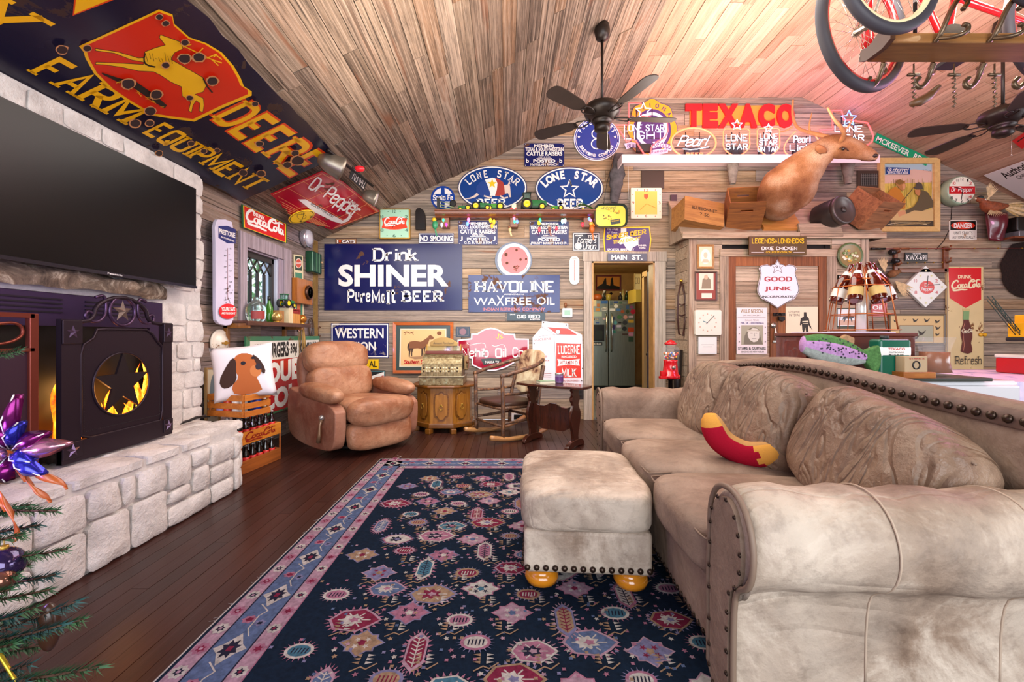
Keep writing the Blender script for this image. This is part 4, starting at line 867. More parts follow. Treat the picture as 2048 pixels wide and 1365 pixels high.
# round clock with deep green case
p=Panel('round_clock','deep round clock with green case and red band across dial','clock',back(5.34),1924,380)
c0=p.q((1924,380)); r=p.q((1951,380))[0]-c0[0]; b=MB(); M=Matrix.Translation((c0[0],c0[1],-.14)); b.lathe([(r*.9,0),(r*1.05,.02),(r*1.05,.125),(r,.14),(0.0001,.14)],mat('#9db59a',.35,.1),40,M); b.build('case',p.root); p.z=.001; p.poly(ell(1924,380,26,n=40),mat('#e9e4d2',.25),'dial')
p.poly(rect(1898,373,1950,388),RED,'band'); script(p,'Dr Pepper',(1902,386),(1946,386),(1902,375),WH,.14,.2,1.1)
for t,x,y,m_,s_ in (('12',1924,358,BLK,3),('10',1907,367,RED,4),('2',1941,367,RED,3.4),('4',1940,394,RED,3.4),('6',1924,404,BLK,2.6),('8',1903,396,BLK,2.4),('7',1912,401,BLK,2.4),('5',1935,401,BLK,2.4),('11',1914,361,BLK,2),('1',1935,361,BLK,1.6)): p.text(t,x-s_,y-3,x+s_,y+3,m_,.0,name='numerals')
p.line([(1925,380),(1908,374)],1.5,BLK,'hand'); p.line([(1925,380),(1922,400)],1.4,BLK,'hand'); p.done()
b=MB(); b.tube([bp(1912,408,BY-.02),bp(1904,412,BY-.01),bp(1902,440,BY-.01),bp(1901,455,BY-.01),bp(1888,482,BY-.012),bp(1872,500,BY-.015)],.004,IRON,5); b.build('power_cord',label='thin brown cord trailing down the wall from the round clock',cat='cord')
p=S('danger_sign','white danger sign with red oval heading and rusty edge','sign',1896,441,1951,481,enamel('#e9e2d6',chip='#9a6a34',amount=.36,scale=14),rd=2); p.poly(rect(1898,443,1949,461),BLK,'heading'); p.poly(ell(1923.5,452,24,7.6,n=28),mat('#d5341f',.3),'heading'); p.text('DANGER',1905,447,1942,457.5,WH,.03); p.text('UNIT STARTS',1905,464,1942,470,BLK,.0); p.text('AUTOMATICALLY',1902,472.5,1947,478.5,BLK,.0); p.done()
p=S('license_plate','black license plate with white characters on the rod rack','license plate',1808,506,1853,523,mat('#1b1b1d',.35),plane=back(BY-.03)); p.text('KWX-691',1811,510.5,1850,521,WH,.0); p.text('TEXAS',1822,507,1840,509.5,WH,.01); p.done()
# diamond clock
p=Panel('diamond_clock','white diamond-shaped clock with red oval emblem beside tall red sign','clock',BK,1844,575); p.plate([(1844,533),(1887,575),(1844,616),(1801,575)],mat('#e4e3dc',.3),.04,'case',bevel=.004); p.poly(ell(1846,576,15,13,n=28),mat('#d2301f',.3),'emblem'); p.text('Dr',1841,568,1850,574,WH,slab=.2,gap=1); p.text('Pepper',1834,576,1858,584,WH,slab=.2,gap=1)
for t,x,y in (('10',1824,563),('2',1865,563),('4',1865,586),('8',1824,586)): p.text(t,x-2.6,y-3,x+2.6,y+3,RED,name='numerals')
for x,y in ((1844,543),(1855,553),(1833,553),(1876,575),(1855,597),(1844,607),(1833,597),(1812,575)): p.poly(ell(x,y,2,n=8),mat('#d8d49a',.4),'numerals')
p.line([(1846,576),(1848,553)],1.2,BLK,'hand'); p.line([(1849,572),(1872,570)],1.2,BLK,'hand'); p.done()
# tall bottle sign
p=S('bottle_sign','tall rusty cream sign with red arrow top and a cola bottle','sign',1889,533,1963,740,enamel('#dcc28c',chip='#7a4a22',amount=.25,scale=8,rough=.4),.02); p.ring(rect(1889,533,1963,740),1.8,mat('#9a8468',.5)); p.poly([(1892,537),(1957,537),(1957,600),(1926,617),(1894,597)],mat('#d3131c',.25),'red_arrow'); p.text('DRINK',1911,551,1938,558,mat('#f0e2b8',.4),.02); coke(p,(1896,586),(1956,582),(1896,562),mat('#f0dfb4',.4))
bt=[(1921,622),(1933,622),(1932,640),(1934,650),(1939,662),(1939,676),(1936,686),(1939,698),(1938,705),(1930,708),(1922,706),(1916,703),(1917,694),(1919,684),(1916,672),(1916,660),(1921,648)]
p.poly(bt,mat('#5f1f14',.25),'bottle_picture'); p.poly([(1921,622),(1933,622),(1932,640),(1920,640)],mat('#7a9e62',.3),'bottle_picture'); p.poly([(1920,618),(1934,618),(1934,623),(1920,623)],mat('#c9b070',.3),'bottle_picture'); coke(p,(1917,668),(1939,668),(1917,658),CRM,'bottle_picture'); p.line([(1923,646),(1919,660),(1920,675),(1922,690),(1920,702)],1,mat('#c77a5c',.3),'bottle_picture',1)
p.text('Refresh',1904,712,1957,729,mat('#3c2c1c',.4),slab=.14,gap=1.2,serif=.1); p.done()
p=S('red_motor_sign','small red sign half hidden behind the bottle lamp','sign',1740,607,1772,633,RED); p.text('Oil',1743,611,1761,620,WH,.02); p.line([(1744,624),(1766,626)],1.2,WH); p.done()
# duck print
p=frame_pic('duck_print','framed print with flying ducks around the border, right of bottle lamp',1775,628,1889,690,4,mat('#5f4628',.4),mat('#d6b377',.5)); p.poly(rect(1798,652,1864,684),mat('#a9a68c',.5),'scene'); p.ring(rect(1797,651,1865,688),.8,BRN)
for x,y,s_ in ((1789,642,4),(1808,640,3),(1829,641,6),(1852,641,6),(1873,643,6),(1874,656,6),(1873,669,5),(1842,666,8),(1830,675,7)):
    p.poly([(x-s_,y-s_*.6),(x,y),(x+s_,y-s_*.7),(x+s_*.3,y+s_*.4),(x-s_*.6,y+s_*.7)],mat('#3a3128',.6),'duck')
p.done()
# ---------------------------------------------------------------- on the slopes and the right
P5=slopeR(.03)
p=Panel('service_sign','white service sign with black lettering fixed to the right roof slope','sign',P5,2030,360); q=[(1969,349),(2075,310),(2110,340),(2010,378) if False else (2060,402)]; p.plate(q,mat('#dcd6d2',.35),.006); q=[Vector(t) for t in q]
def slp(t,a,c,h,s_,m_=BLK): 
    TL,TR,BR,BL=q; top=lambda s:TL+(TR-TL)*s; bot=lambda s:BL+(BR-BL)*s; f=lambda s,v:tuple(top(s)*(1-v)+bot(s)*v); v_,f_,bb=glyphmesh(t,.02,0); p._put(v_,f_,bb,m_,'lettering',f(a,s_+h),f(c,s_+h),f(a,s_))
slp('Authorized',.2,.95,.2,.1); slp('Quart Service',.35,.95,.13,.36); slp('GENUINE',.45,.8,.1,.53,DRED); slp('Mobiloil',.5,.95,.2,.72); p.done()
p=Panel('red_slope_sign','small red sign on the right roof slope behind the second fan','sign',slopeR(.03),2045,275); p.plate([(2026,280),(2060,255),(2075,275),(2045,296)],mat('#c51a22',.35),.006); p.line([(2036,281),(2060,265)],2,BLK,'lettering'); p.done()
# ---------------------------------------------------------------- left wall
LW=left(LX+.004)
p=Panel('cola_sign','red enamel sign with white script and green-yellow border above the window','sign',left(LX+.02),525,447); q=[(480,409),(570,448),(570,487),(482,455)]; p.plate(q,enamel('#1e5a32',amount=.2,scale=14),.01)
def ins(q,t): 
    c=Vector((sum(a[0] for a in q)/4,sum(a[1] for a in q)/4)); return [tuple(c+(Vector(a)-c)*t) for a in q]
p.poly(ins(q,.96),YEL,'border'); p.poly(ins(q,.92),mat('#c8101c',.25),'field'); p.text('DRINK',502,424,525,431,WH,.03,T=(502,423),B=(526,442)); coke(p,(485,450),(564,482),(485,414),WH); p.done()
# thermometer
p=Panel('antifreeze_thermometer','tall white porcelain thermometer with blue hexagon top and red disc','thermometer',left(LX+.05),440,545)
k=4.55; Q=lambda l:[(400+a/k,400+c/k) for a,c in l]; TW=enamel('#d6cfe4',chip='#3a2a22',amount=.40,scale=8)
p.plate(Q([(104,200),(120,178),(190,178),(250,200),(258,240),(270,380),(272,900),(265,1000),(262,1105),(235,1140),(190,1146),(130,1130),(105,1095),(100,1000),(98,400),(92,250)]),TW,.03,bevel=.004)
p.poly(Q([(122,238),(205,236),(284,268),(282,398),(205,396),(122,345)]),mat('#20286e',.3),'heading'); p.text('PRESTONE',0,0,0,0,WH) if False else None
def tl(t,pts,m_,bold=.02): v,f,bb=glyphmesh(t,bold,0); A,B,T=Q(pts); p._put(v,f,bb,m_,'lettering',A,B,T)
tl('PRESTONE',[(128,305),(278,350),(128,258)],WH,.04); tl('ANTI-FREEZE',[(145,342),(270,385),(145,328)],WH,.03)
p.line(Q([(206,440),(208,910)]),1.0,mat('#7a3a3a',.3),'tube')
for i in range(10):
    y=445+i*50; p.line(Q([(216,y),(228,y+3)]),.5,BLK,'scale'); p.line(Q([(186,y+12),(198,y+14)]),.5,BLK,'scale'); tl(str(100-i*20)[-2:],[(228,y+7),(240,y+9),(228,y-6)],BLK) if i%2==0 else tl(str(abs(90-i*20))[-2:],[(172,y+20),(186,y+22),(172,y+6)],BLK)
cx,cy=Q([(200,1015)])[0]; p.poly(ell(cx,cy,18,15.5,n=30),mat('#d61f26',.25),'red_disc'); tl("YOU'RE SAFE",[(140,1010),(268,1012),(140,975)],WH,.04); tl('AND YOU KNOW IT',[(142,1042),(270,1044),(142,1022)],WH,.04); p.done()
# hub cap
def disc_on_left(name,label,cat,px,py,rpy,prof,m_,depth=.0,X=LX+.01):
    v=lp(px,py,X); r=rpy*v.y/F; M=Matrix.Translation(v)@Euler((0,PI/2,0)).to_matrix().to_4x4(); e=empty(name,label=label,cat=cat,mw=M); b=MB(); b.lathe([(r*a,r*c) for a,c in prof],m_,36); b.build('shell' if cat!='hubcap' else 'cap',e); return e,r
e,r=disc_on_left('hubcap','cream painted steel hubcap with gold emblem below thermometer','hubcap',438,687,28,[(.97,0),(1,.06),(.93,.14),(.86,.12),(.62,.22),(.55,.34),(.3,.44),(0.001,.48)],enamel('#ddd2c2',chip='#8a5a30',amount=.40,scale=20))
b=MB(); w=r*.34; M=Matrix.Translation((0,0,r*.5))@Euler((0,0,PI/2)).to_matrix().to_4x4(); b.prism([(-w,-.15*w),(-.3*w,-.15*w),(-.3*w,-.42*w),(.3*w,-.42*w),(.3*w,-.15*w),(w,-.15*w),(w*.85,.25*w),(.35*w,.25*w),(.35*w,.5*w),(-.25*w,.5*w),(-.25*w,.25*w),(-w*1.05,.25*w)],-.02,.004,GOLD,M); b.build('emblem',e)
e,r=disc_on_left('round_headlight','chrome-rimmed round headlight lens high in the corner','headlight',607,475,20,[(.9,0),(1,.2),(1,.5),(.93,.62),(.86,.56),(.6,.72),(.3,.8),(.001,.82)],mat('#c9c4cf',.15,.8))
b=MB(); b.lathe([(r*.86,r*.56),(r*.6,r*.74),(r*.25,r*.82),(0.001,r*.84)],mat('#d8d4de',.1,.3,spec=.8),30); b.build('lens',e)
# narrow sign with bottle
p=Panel('narrow_bottle_sign','narrow green and cream bottle sign right of the window','sign',left(LX+.006),594,575); p.plate([(585,509),(603,512),(605,640),(588,638)],mat('#d9cba4',.4),.008); p.poly([(587,545),(601,547),(602,636),(589,634)],mat('#3f7f62',.4),'field'); p.poly([(587,512),(601,514),(601,542),(587,540)],mat('#2e3a2c',.4),'field'); p.poly(ell(594,527,6.5,10,n=20),mat('#e8dccb',.4),'badge'); p.poly(ell(594,527,5.4,8.5,n=20),mat('#c8503a',.4),'badge'); p.text('Squirt',589,524,599,529,WH,.02); p.poly([(594,560),(598,575),(599,600),(597,622),(591,620),(590,598),(591,575)],mat('#c86a3c',.4),'bottle_picture'); p.poly(ell(596,566,3,6,n=12),mat('#cf9a80',.4),'bottle_picture'); p.done()
# green electrical box
v=lp(619,526,LX); y0,y1=lp(607,0,LX).y,lp(631,0,LX).y; e=empty('switch_box',(LX,(y0+y1)/2,v.z),'dark green metal switch box above the wooden clock','switch box'); h=.13; GB=mat('#1f4a33',.25,.3)
b=MB(); b.box(0,.10,-(y1-y0)/2*.8,(y1-y0)/2*.8,-h,h,GB); b.build('body',e,bevel=.02)
for yy in (-.03,.04): b=MB(); b.box(.098,.108,yy-.008,yy+.008,-h*.9,h*.9,mat('#557a5c',.3,.4)); b.build('rib',e,bevel=.002)
b=MB(); b.sphere((.11,.09,.02),.012,mat('#c9a07a',.4),8,6); b.build('knob',e)
# wooden block clock
y0,y1=lp(607,0,LX).y,lp(640,0,LX).y; zc=lp(623,590,LX).z; e=empty('block_clock',(LX+.01,4.95,zc),'square wooden block clock with a round brass-rimmed dial','clock'); OW=wood('#8a4a1c','#b9722e','clock_wood','Z',.8)
b=MB(); b.box(0,.07,-.17,.19,-.14,.145,OW); b.build('block',e,bevel=.004)
M=Matrix.Translation((.07,.07,.0))@Euler((0,PI/2,0)).to_matrix().to_4x4(); b=MB(); b.lathe([(.082,0),(.085,.02),(.07,.035),(.064,.03)],mat('#4a2c1c',.3,.5),28,M,cap=False); b.build('rim',e); b=MB(); b.lathe([(.064,.028),(.0001,.028)],mat('#efe6cf',.3),24,M); b.build('dial',e)
b=MB(); b.tube([(.102,.07,0),(.102,.07,.045)],.0025,BLK,4); b.tube([(.102,.07,0),(.102,.045,-.02)],.003,BLK,4); b.build('hand',e)
# leaning fast-food board
p=Panel('menu_board','long board with green rim, hamburger prices and red field behind recliner','sign',left(LX+.07),560,760); HBt=lambda a,c:(a,c)
def LB(y,z,X=LX+.07): return (CX+F*X/y, CY-F*(z-CH)/y)
Y0,Y1,Z0,Z1=3.80,5.30,.30,1.075
R4=lambda a,b_,c,d:[LB(a,d),LB(b_,d),LB(b_,c),LB(a,c)]
p.plate(R4(Y0,Y1,Z0,Z1),enamel('#3d7a55',amount=.22,scale=8),.015); p.poly(R4(Y0+.06,Y1-.02,Z0+.02,Z1-.045),enamel('#e6e0d4',amount=.4,scale=10),'field'); p.poly(R4(Y0+.06,Y1-.02,Z0+.02,Z1-.235),enamel('#b8141f',amount=.34),'field')
def lt(t,a,b_,c,d,m_,bold=.03): v,f,bb=glyphmesh(t,bold,0); p._put(v,f,bb,m_,'lettering',LB(a,c),LB(b_,c),LB(a,d))
lt('HAMBURGERS',3.93,4.55,.86,1.0,BLK,.05); lt('39¢',4.58,4.73,.86,1.0,BLK,.04); lt('ICE MILK 10¢',4.79,5.25,.86,1.0,BLK,.05); lt('DOUBLE',3.95,5.2,.60,.80,WH,.05); lt('COLA',4.06,5.0,.34,.54,WH,.05); p.done()
# small badge, horseshoe, hanging straw
p=S('shield_badge','tiny red and white shield badge under the window shelf','badge',592,650,600,664,RED,plane=LW,pts=[(592,650),(600,651),(600,658),(596,665),(592,658)]); p.ring([(592,650),(600,651),(600,658),(596,665),(592,658)],1,WH); p.done()
e=empty('bit_and_bridle',tuple(lp(622,655,LX+.02)),'rusty horse bit and looped strap hanging in the corner','horse tack'); b=MB(); b.tube([(.01,.06*cos(a)-.02,.11*sin(a)) for a in [2*PI*i/24 for i in range(24)]],.009,mat('#5a4434',.7,.4),6,True); b.build('strap',e); b=MB(); b.tube([(.02,-.03,.0),(.02,-.02,-.09),(.02,.03,-.10),(.02,.03,-.01)],.007,mat('#8a8f96',.3,.8),6); b.build('bit',e)
b=MB(); b.tube([(.01,.22+.05*cos(a),-.05+.06*sin(a)) for a in [2*PI*i/20 for i in range(20)]],.006,mat('#6a4430',.8,.3),5,True); b.build('ring',e)
b=MB()
for i in range(34): x,y=U(-.03,.03),U(-.03,.03); b.tube([(x*.5,y*.5,.10),(x,y,-.02),(x*1.6,y*1.6,-.16-U(0,.1))],.0022,mat('#c9a25c',.7),3)
v=lp(604,665,LX+.12); b.build('straw_tassel',None,loc=tuple(v),label='bundle of dry straw hanging from the window shelf end',cat='straw bundle')
# ---------------------------------------------------------------- left roof slope
SP=slopeL(.05)
p=Panel('farm_equipment_sign','huge dark porcelain sign with leaping stag shield and yellow lettering on the roof slope','sign',SP,385,240)
up_=lambda Y,s:p.pl.px(0,0) # unused
def SB(y,s):  # point on the slope: y along the room, s up the slope from the eave -> photo pixel of that point
    P=SP.o+SP.ex*y+SP.ey*s; return (CX+F*P.x/P.y, CY-F*(P.z-CH)/P.y)
s0,s1=.05,1.0; ya,yb=.75,3.76
jag=[];n=26
for i in range(n+1): jag.append(SB(ya+(yb-ya)*i/n,s0+U(0,.025)))
for i in range(1,8): jag.append(SB(yb+U(-.012,.012),s0+(s1-s0)*i/8))
for i in range(n+1): jag.append(SB(yb-(yb-ya)*i/n,s1-U(0,.02)))
DK=enamel('#1d1a2c',chip='#3a241a',amount=.2,scale=7,rough=.18); p.plate(jag,DK,.006)
YS=mat('#eeb211',.25); OS=mat('#d9420f',.25)
def stx(t,a,b_,c,d,m_,w,out=None,gap=1.7,thin=None):
    v,f,bb=slabtext(t,w,.12,gap,0,thin)
    if out: v2,f2,bb2=slabtext(t,w+.09,.12,gap,0,(thin or w)+.09); p._put(v2,f2,bb2,out,'lettering_outline',SB(a-.02,c-.012),SB(b_+.02,c-.012),SB(a-.02,d+.012))
    p._put(v,f,bb,m_,'lettering',SB(a,c),SB(b_,c),SB(a,d))
stx('JOHN',.85,1.95,.56,.90,YS,.26,OS,thin=.17); stx('DEERE',2.72,3.74,.54,.82,YS,.24,OS,1.7,thin=.16); stx('QUALITY',1.1,1.86,.165,.36,YS,.24,thin=.15); stx('FARM',1.98,2.50,.165,.345,YS,.25,thin=.16); stx('EQUIPMENT',2.60,3.66,.17,.345,YS,.24,gap=1.6,thin=.15)
k=2.9257; Z=lambda l:[(a/k,c/k) for a,c in l]
SHP=Z([(920,35),(1000,65),(1010,120),(1100,200),(1200,235),(1290,290),(1360,370),(1400,440),(1420,490),(1466,520),(1466,545),(1300,615),(1130,697),(1000,680),(880,660),(760,590),(640,510),(540,410),(490,320),(480,285),(452,250),(640,165)])
p.poly(SHP,YS,'shield'); c_=Vector((950,360))/k; p.poly([tuple(c_+(Vector(t)-c_)*.955) for t in SHP],mat('#d02a12',.25),'shield')
DR=mat('#f0b818',.3); OL=mat('#241a12',.4)
body=Z([(930,185),(985,205),(1040,225),(1060,265),(1010,290),(990,330),(1060,370),(1130,410),(1180,440),(1200,480),(1180,520),(1130,535),(1180,560),(1185,600),(1178,640),(1160,632),(1165,590),(1140,570),(1120,600),(1112,640),(1098,632),(1110,580),(1060,545),(1055,490),(990,460),(930,420),(890,400),(800,395),(700,372),(600,358),(550,355),(555,345),(700,352),(830,360),(840,345),(760,330),(660,290),(550,275),(550,265),(680,285),(800,322),(835,320),(840,285),(900,262),(960,245),(925,200)])
c2=Vector((900,380))/k
p.line(body+[body[0]],2.2,OL,'stag'); p.poly(body,DR,'stag')
for q in ([(1040,240),(1090,262),(1150,292),(1230,330),(1270,366)],[(1150,292),(1180,262)],[(1060,255),(1110,240)],[(1230,330),(1290,350)],[(1200,322),(1250,300),(1290,330)],[(1240,316),(1260,296)]): p.line(Z(q),2.2,DR,'antler')
p.line(Z([(840,290),(830,330),(845,360),(900,372)]),3,OL,'stag',1); p.line(Z([(1180,440),(1205,490),(1235,525)]),3,OL,'stag'); 
for i in range(9): p.line(Z([(845+i*18,300+U(-20,20)),(855+i*18,335+U(-15,20))]),.8,OL,'stag')
p.line(Z([(585,405),(680,445),(780,475),(880,545),(960,605)]),[3,8,13,13,8],OL,'log'); 
for i in range(22): x=U(650,930); p.line(Z([(x,440+(x-650)*.55+U(-12,12)),(x+22,453+(x-650)*.55+U(-12,12))]),.7,DR,'log')
for x,y,r_ in ((918,68,26),(955,105,26),(495,250,30),(1068,218,28),(1065,312,44),(1150,305,42),(955,350,28),(1230,445,40),(735,458,48),(900,522,42),(865,620,40),(345,252,40),(1095,543,24),(1480,580,22),(1105,812,24),(1180,857,22),(1258,853,20),(775,688,38),(860,688,30),(1505,815,26),(1715,872,28),(1730,915,44),(1670,940,30),(1410,985,30),(1515,990,30),(915,865,26)):
    p.poly([(x/k+r_*.98/k*cos(a)*U(.85,1.1),y/k+r_*.75/k*sin(a)*U(.85,1.1)) for a in [2*PI*i/12 for i in range(12)]],mat('#c98a52',.7),'rust_spot'); p.poly([(x/k+r_*.8/k*cos(a)*U(.9,1.08),y/k+r_*.6/k*sin(a)*U(.9,1.08)) for a in [2*PI*i/12 for i in range(12)]],mat('#33201c',.7),'rust_spot')
p.done()
# red stepped sign
SP2=slopeL(.045); p=Panel('soda_sign','red stepped sign with white script, on the roof slope in the corner','sign',SP2,650,400)
k=4.014; D_=lambda l:[(400+a/k,280+c/k) for a,c in l]
p.plate(D_([(560,425),(975,240),(1150,330),(1440,565),(1060,710),(1010,700),(985,680),(940,680),(905,655),(860,655),(700,575),(690,545),(655,530),(645,500),(610,490),(600,460)]),enamel('#b3101e',amount=.30,rough=.15),.008)
LN=mat('#eda062',.3)
p.line(D_([(580,425),(975,258),(1140,345)]),1,LN); p.line(D_([(1140,345),(1420,565),(1060,700)]),1,LN); 
for i in range(5): p.line(D_([(610+i*22,455+i*28),(1000+i*12,600+i*22)] if False else [(640+i*14,480+i*24),(1040-i*20,690-i*4)]),.9,LN)
for a,c in (([(700,372),(1180,650)]),([(820,318),(1290,600)]),([(620,440),(1010,660)])): p.line(D_([a,c]),.7,LN)
for a,c in (([(830,480),(1120,345)]),([(940,560),(1230,425)]),([(1050,640),(1330,505)])): p.line(D_([a,c]),.7,LN)
script(p,'Dr Pepper',D_([(835,395)])[0],D_([(1215,640)])[0],D_([(930,270)])[0],WH,.15,.1,1.0)
p.poly(D_([(778,462),(840,462),(1060,590),(1140,635),(1180,610),(1190,585),(1160,575),(1185,565),(1215,600),(1185,640),(1130,660),(1060,640),(900,560)]),WH,'swash')
v,f,bb=glyphmesh('GOOD FOR LIFE!',.02,0); A,B2,T2=D_([(878,505),(1058,612),(888,487)]); p._put(v,f,bb,BLK,'lettering',A,B2,T2); v,f,bb=glyphmesh('DRINK',.02,0); A,B2,T2=D_([(1183,480),(1262,535),(1195,455)]); p._put(v,f,bb,WH,'lettering',A,B2,T2); p.done()
p=Panel('yellow_disc_sign','round yellow disc with black bottling numerals on the red stepped sign','sign',slopeL(.065),602,430); cc=SP2.px(602,432); 
def SD(y,s): P=Plane.__init__; 
PL=slopeL(.065); c0=PL.px(*D_([(812,608)])[0]); 
def disc(r,n=32): return [(c0[0]-p.c[0]+r*cos(2*PI*i/n),c0[1]-p.c[1]+r*sin(2*PI*i/n)) for i in range(n)]
ra=.135; p.plate(disc(ra),YEL,.006,px=False); p.poly(disc(ra*.93),BLK,'border',px=False); p.poly(disc(ra*.87),YEL,'face',px=False); p.line(D_([(775,585),(840,590),(850,615),(800,630),(775,610),(775,585)]),.8,BLK,'numerals',1); v=D_([(820,590),(815,640)]); p.line(D_([(830,578),(812,640)]),.8,BLK,'numerals')
for t,(a,c) in (('10',(822,578)),('2',(885,605)),('4',(800,640))): A=D_([(a-12,c+8),(a+12,c+8),(a-12,c-6)]); v,f,bb=glyphmesh(t,.02,0); p._put(v,f,bb,BLK,'numerals',*A)
p.done()
# bar with two headlamps and a plate
def tolocal(v): return v
HM=mat('#8d8274',.38,.75,vary=.25,scale=8)
def lampshell(label,c,r,direction,L):
    d=Vector(direction).normalized(); q=Vector((0,0,1)).rotation_difference(d).to_matrix().to_4x4(); e=empty('headlamp',label=label,cat='headlamp',group='old headlamps on the roof slope',mw=Matrix.Translation(c)@q)
    b=MB(); b.lathe([(0.001,-L),(r*.35,-L*.97),(r*.68,-L*.75),(r*.88,-L*.45),(r*.97,-L*.12),(r*1.04,-.01),(r*1.04,.01),(r*.97,.012),(r*.9,-L*.15),(r*.6,-L*.55),(.001,-L*.7)],HM,30); b.build('shell',e); return e
pv=Vector; A=hit(652,332,slopeL(.17).o,SP.n); B2=hit(722,392,slopeL(.17).o,SP.n)
e1=lampshell('large rusty headlamp shell on the bar nearest the stag sign',hit(682,338,slopeL(.2).o,SP.n),.098,(.75,.55,-.25),.2)
e2=lampshell('smaller glass-fronted headlamp on the bar next to green clock',hit(752,398,slopeL(.2).o,SP.n),.082,(.75,.2,-.25),.15)
b=MB(); b.lathe([(.08,.0),(.05,.012),(.001,.018)],mat('#d9c9c9',.1,.2,spec=.8),24); b.build('lens',e2)
b=MB(); b.tube([hit(655,300,slopeL(.1).o,SP.n),hit(745,372,slopeL(.1).o,SP.n)],.014,IRON,8); lb=b.build('lamp_bar',label='dark iron bar holding the headlamps on the roof slope',cat='bar')
p=Panel('old_license_plate','old dark license plate with white numbers between the two headlamps','license plate',slopeL(.09),716,350); kk=5.686; L_=lambda l:[(560+a/kk,280+c/kk) for a,c in l]
p.plate(L_([(815,288),(995,455),(945,565),(778,420)]),mat('#2c2d2f',.5),.004); v,f,bb=glyphmesh('703·642',.0,0); A,B3,T3=L_([(805,425),(945,545),(840,320)]); p._put(v,f,bb,WH,'numerals',A,B3,T3); p.done()
b=MB(); b.sphere((0,0,0),.05,mat('#d6202a',.3,emit=.3),14,8,sc=(1,.6,.6)); b.build('red_reflector',loc=tuple(hit(719,338,slopeL(.1).o,SP.n)),label='small red reflector above the old license plate',cat='reflector')
# ================================================================ CLOSET BUILT OUT FROM THE WALL, WITH ITS SLOPED ROOF
CW=planks_mat('X',[(0,'#a08a72'),(0.4,'#c2ab90'),(0.75,'#b39c84'),(1,'#cdb9a0')],'closet_boards',dark=0.4)
CV=planks_mat('Z',[(0,'#9b8672'),(0.5,'#b5a08a'),(1,'#8a7866')],'closet_posts',dark=0.45)
DWD=planks_mat('Z',[(0,'#8a5028'),(0.5,'#a5622f'),(1,'#74411f')],'door_stiles',dark=0.3,rough=.5)
FC=back(FY)
cl=empty('closet',(3.2,FY,0),'board-clad closet built out from the back wall with double doors','closet')
def cb(name,x0,x1,y0,y1,z0,z1,m,par=cl,bv=.002):
    b=MB(); c=par.matrix_world.translation if par else Vector(); c=Vector((3.2,FY,0)) if par is cl else c
    b.box(x0-c.x,x1-c.x,y0-c.y,y1-c.y,z0-c.z,z1-c.z,m); return b.build(name,par,bevel=bv)
def X_(px,Y=FY): return (px-CX)*Y/F
def Z_(py,Y=FY): return CH-(py-CY)*Y/F
zt=Z_(470); dx0,dx1,dzt=X_(1452),X_(1655),Z_(514)
cb('core',CLX0+.03,dx0,FY+.03,BY,0,zt,GAP); cb('core',dx1,CLX1-.03,FY+.03,BY,0,zt,GAP); cb('core',dx0,dx1,FY+.05,BY,0,zt,GAP)
z=0
while z<zt-.02:
    z1=min(z+U(.13,.16),zt); z1=zt if zt-z1<.05 else z1
    for a,c in ((CLX0+.05,dx0-.05),(dx1+.05,CLX1-.04)): o=plank(cl,((a+c)/2-3.2,.014-U(0,.004),(z+z1)/2),(c-a,.03,z1-z-.005),CW)
    if z>dzt: plank(cl,((dx0+dx1)/2-3.2,.014,(z+z1)/2),(dx1-dx0+.1,.03,z1-z-.005),CW)
    plank(cl,(CLX0+.015-3.2,(BY-FY)/2,(z+z1)/2),(.03,BY-FY-.02,z1-z-.005),CW)
    z=z1
cb('post',CLX0-.005,CLX0+.085,FY-.02,FY+.03,0,zt,CV); cb('post',CLX1-.085,CLX1+.005,FY-.02,FY+.03,0,zt,CV)
cb('casing',dx0-.08,dx0+.02,FY-.022,FY+.02,0,dzt+.02,CV); cb('casing',dx1-.02,dx1+.10,FY-.022,FY+.02,0,dzt+.02,CV); cb('casing',dx0-.08,dx1+.10,FY-.026,FY+.02,dzt,dzt+.09,CW)
# double door leaves: stiles, rails and boards
xm=X_(1555)
for s,(a,c) in enumerate(((dx0+.02,xm-.003),(xm+.003,dx1-.02))):
    dl=cb('door',a,c,FY+.012,FY+.03,.02,dzt,CV); 
    def db(nm,x0,x1,y0,y1,z0,z1,m): b=MB(); b.box(x0-3.2,x1-3.2,y0-FY,y1-FY,z0,z1,m); return b.build(nm,dl,bevel=.002)
    db('rail',a,c,FY-.012,FY+.012,dzt-.11,dzt,DWD); db('stile',a,a+.09,FY-.014,FY+.012,.02,dzt-.0,DWD) ; db('stile',c-.09,c,FY-.014,FY+.012,.02,dzt-.0,DWD)
    z=.03
    while z<dzt-.12:
        z1=min(z+U(.12,.17),dzt-.11); plank(dl,((a+c)/2-3.2,.008,(z+z1)/2),(c-a-.185,.014,z1-z-.005),CW); z=z1
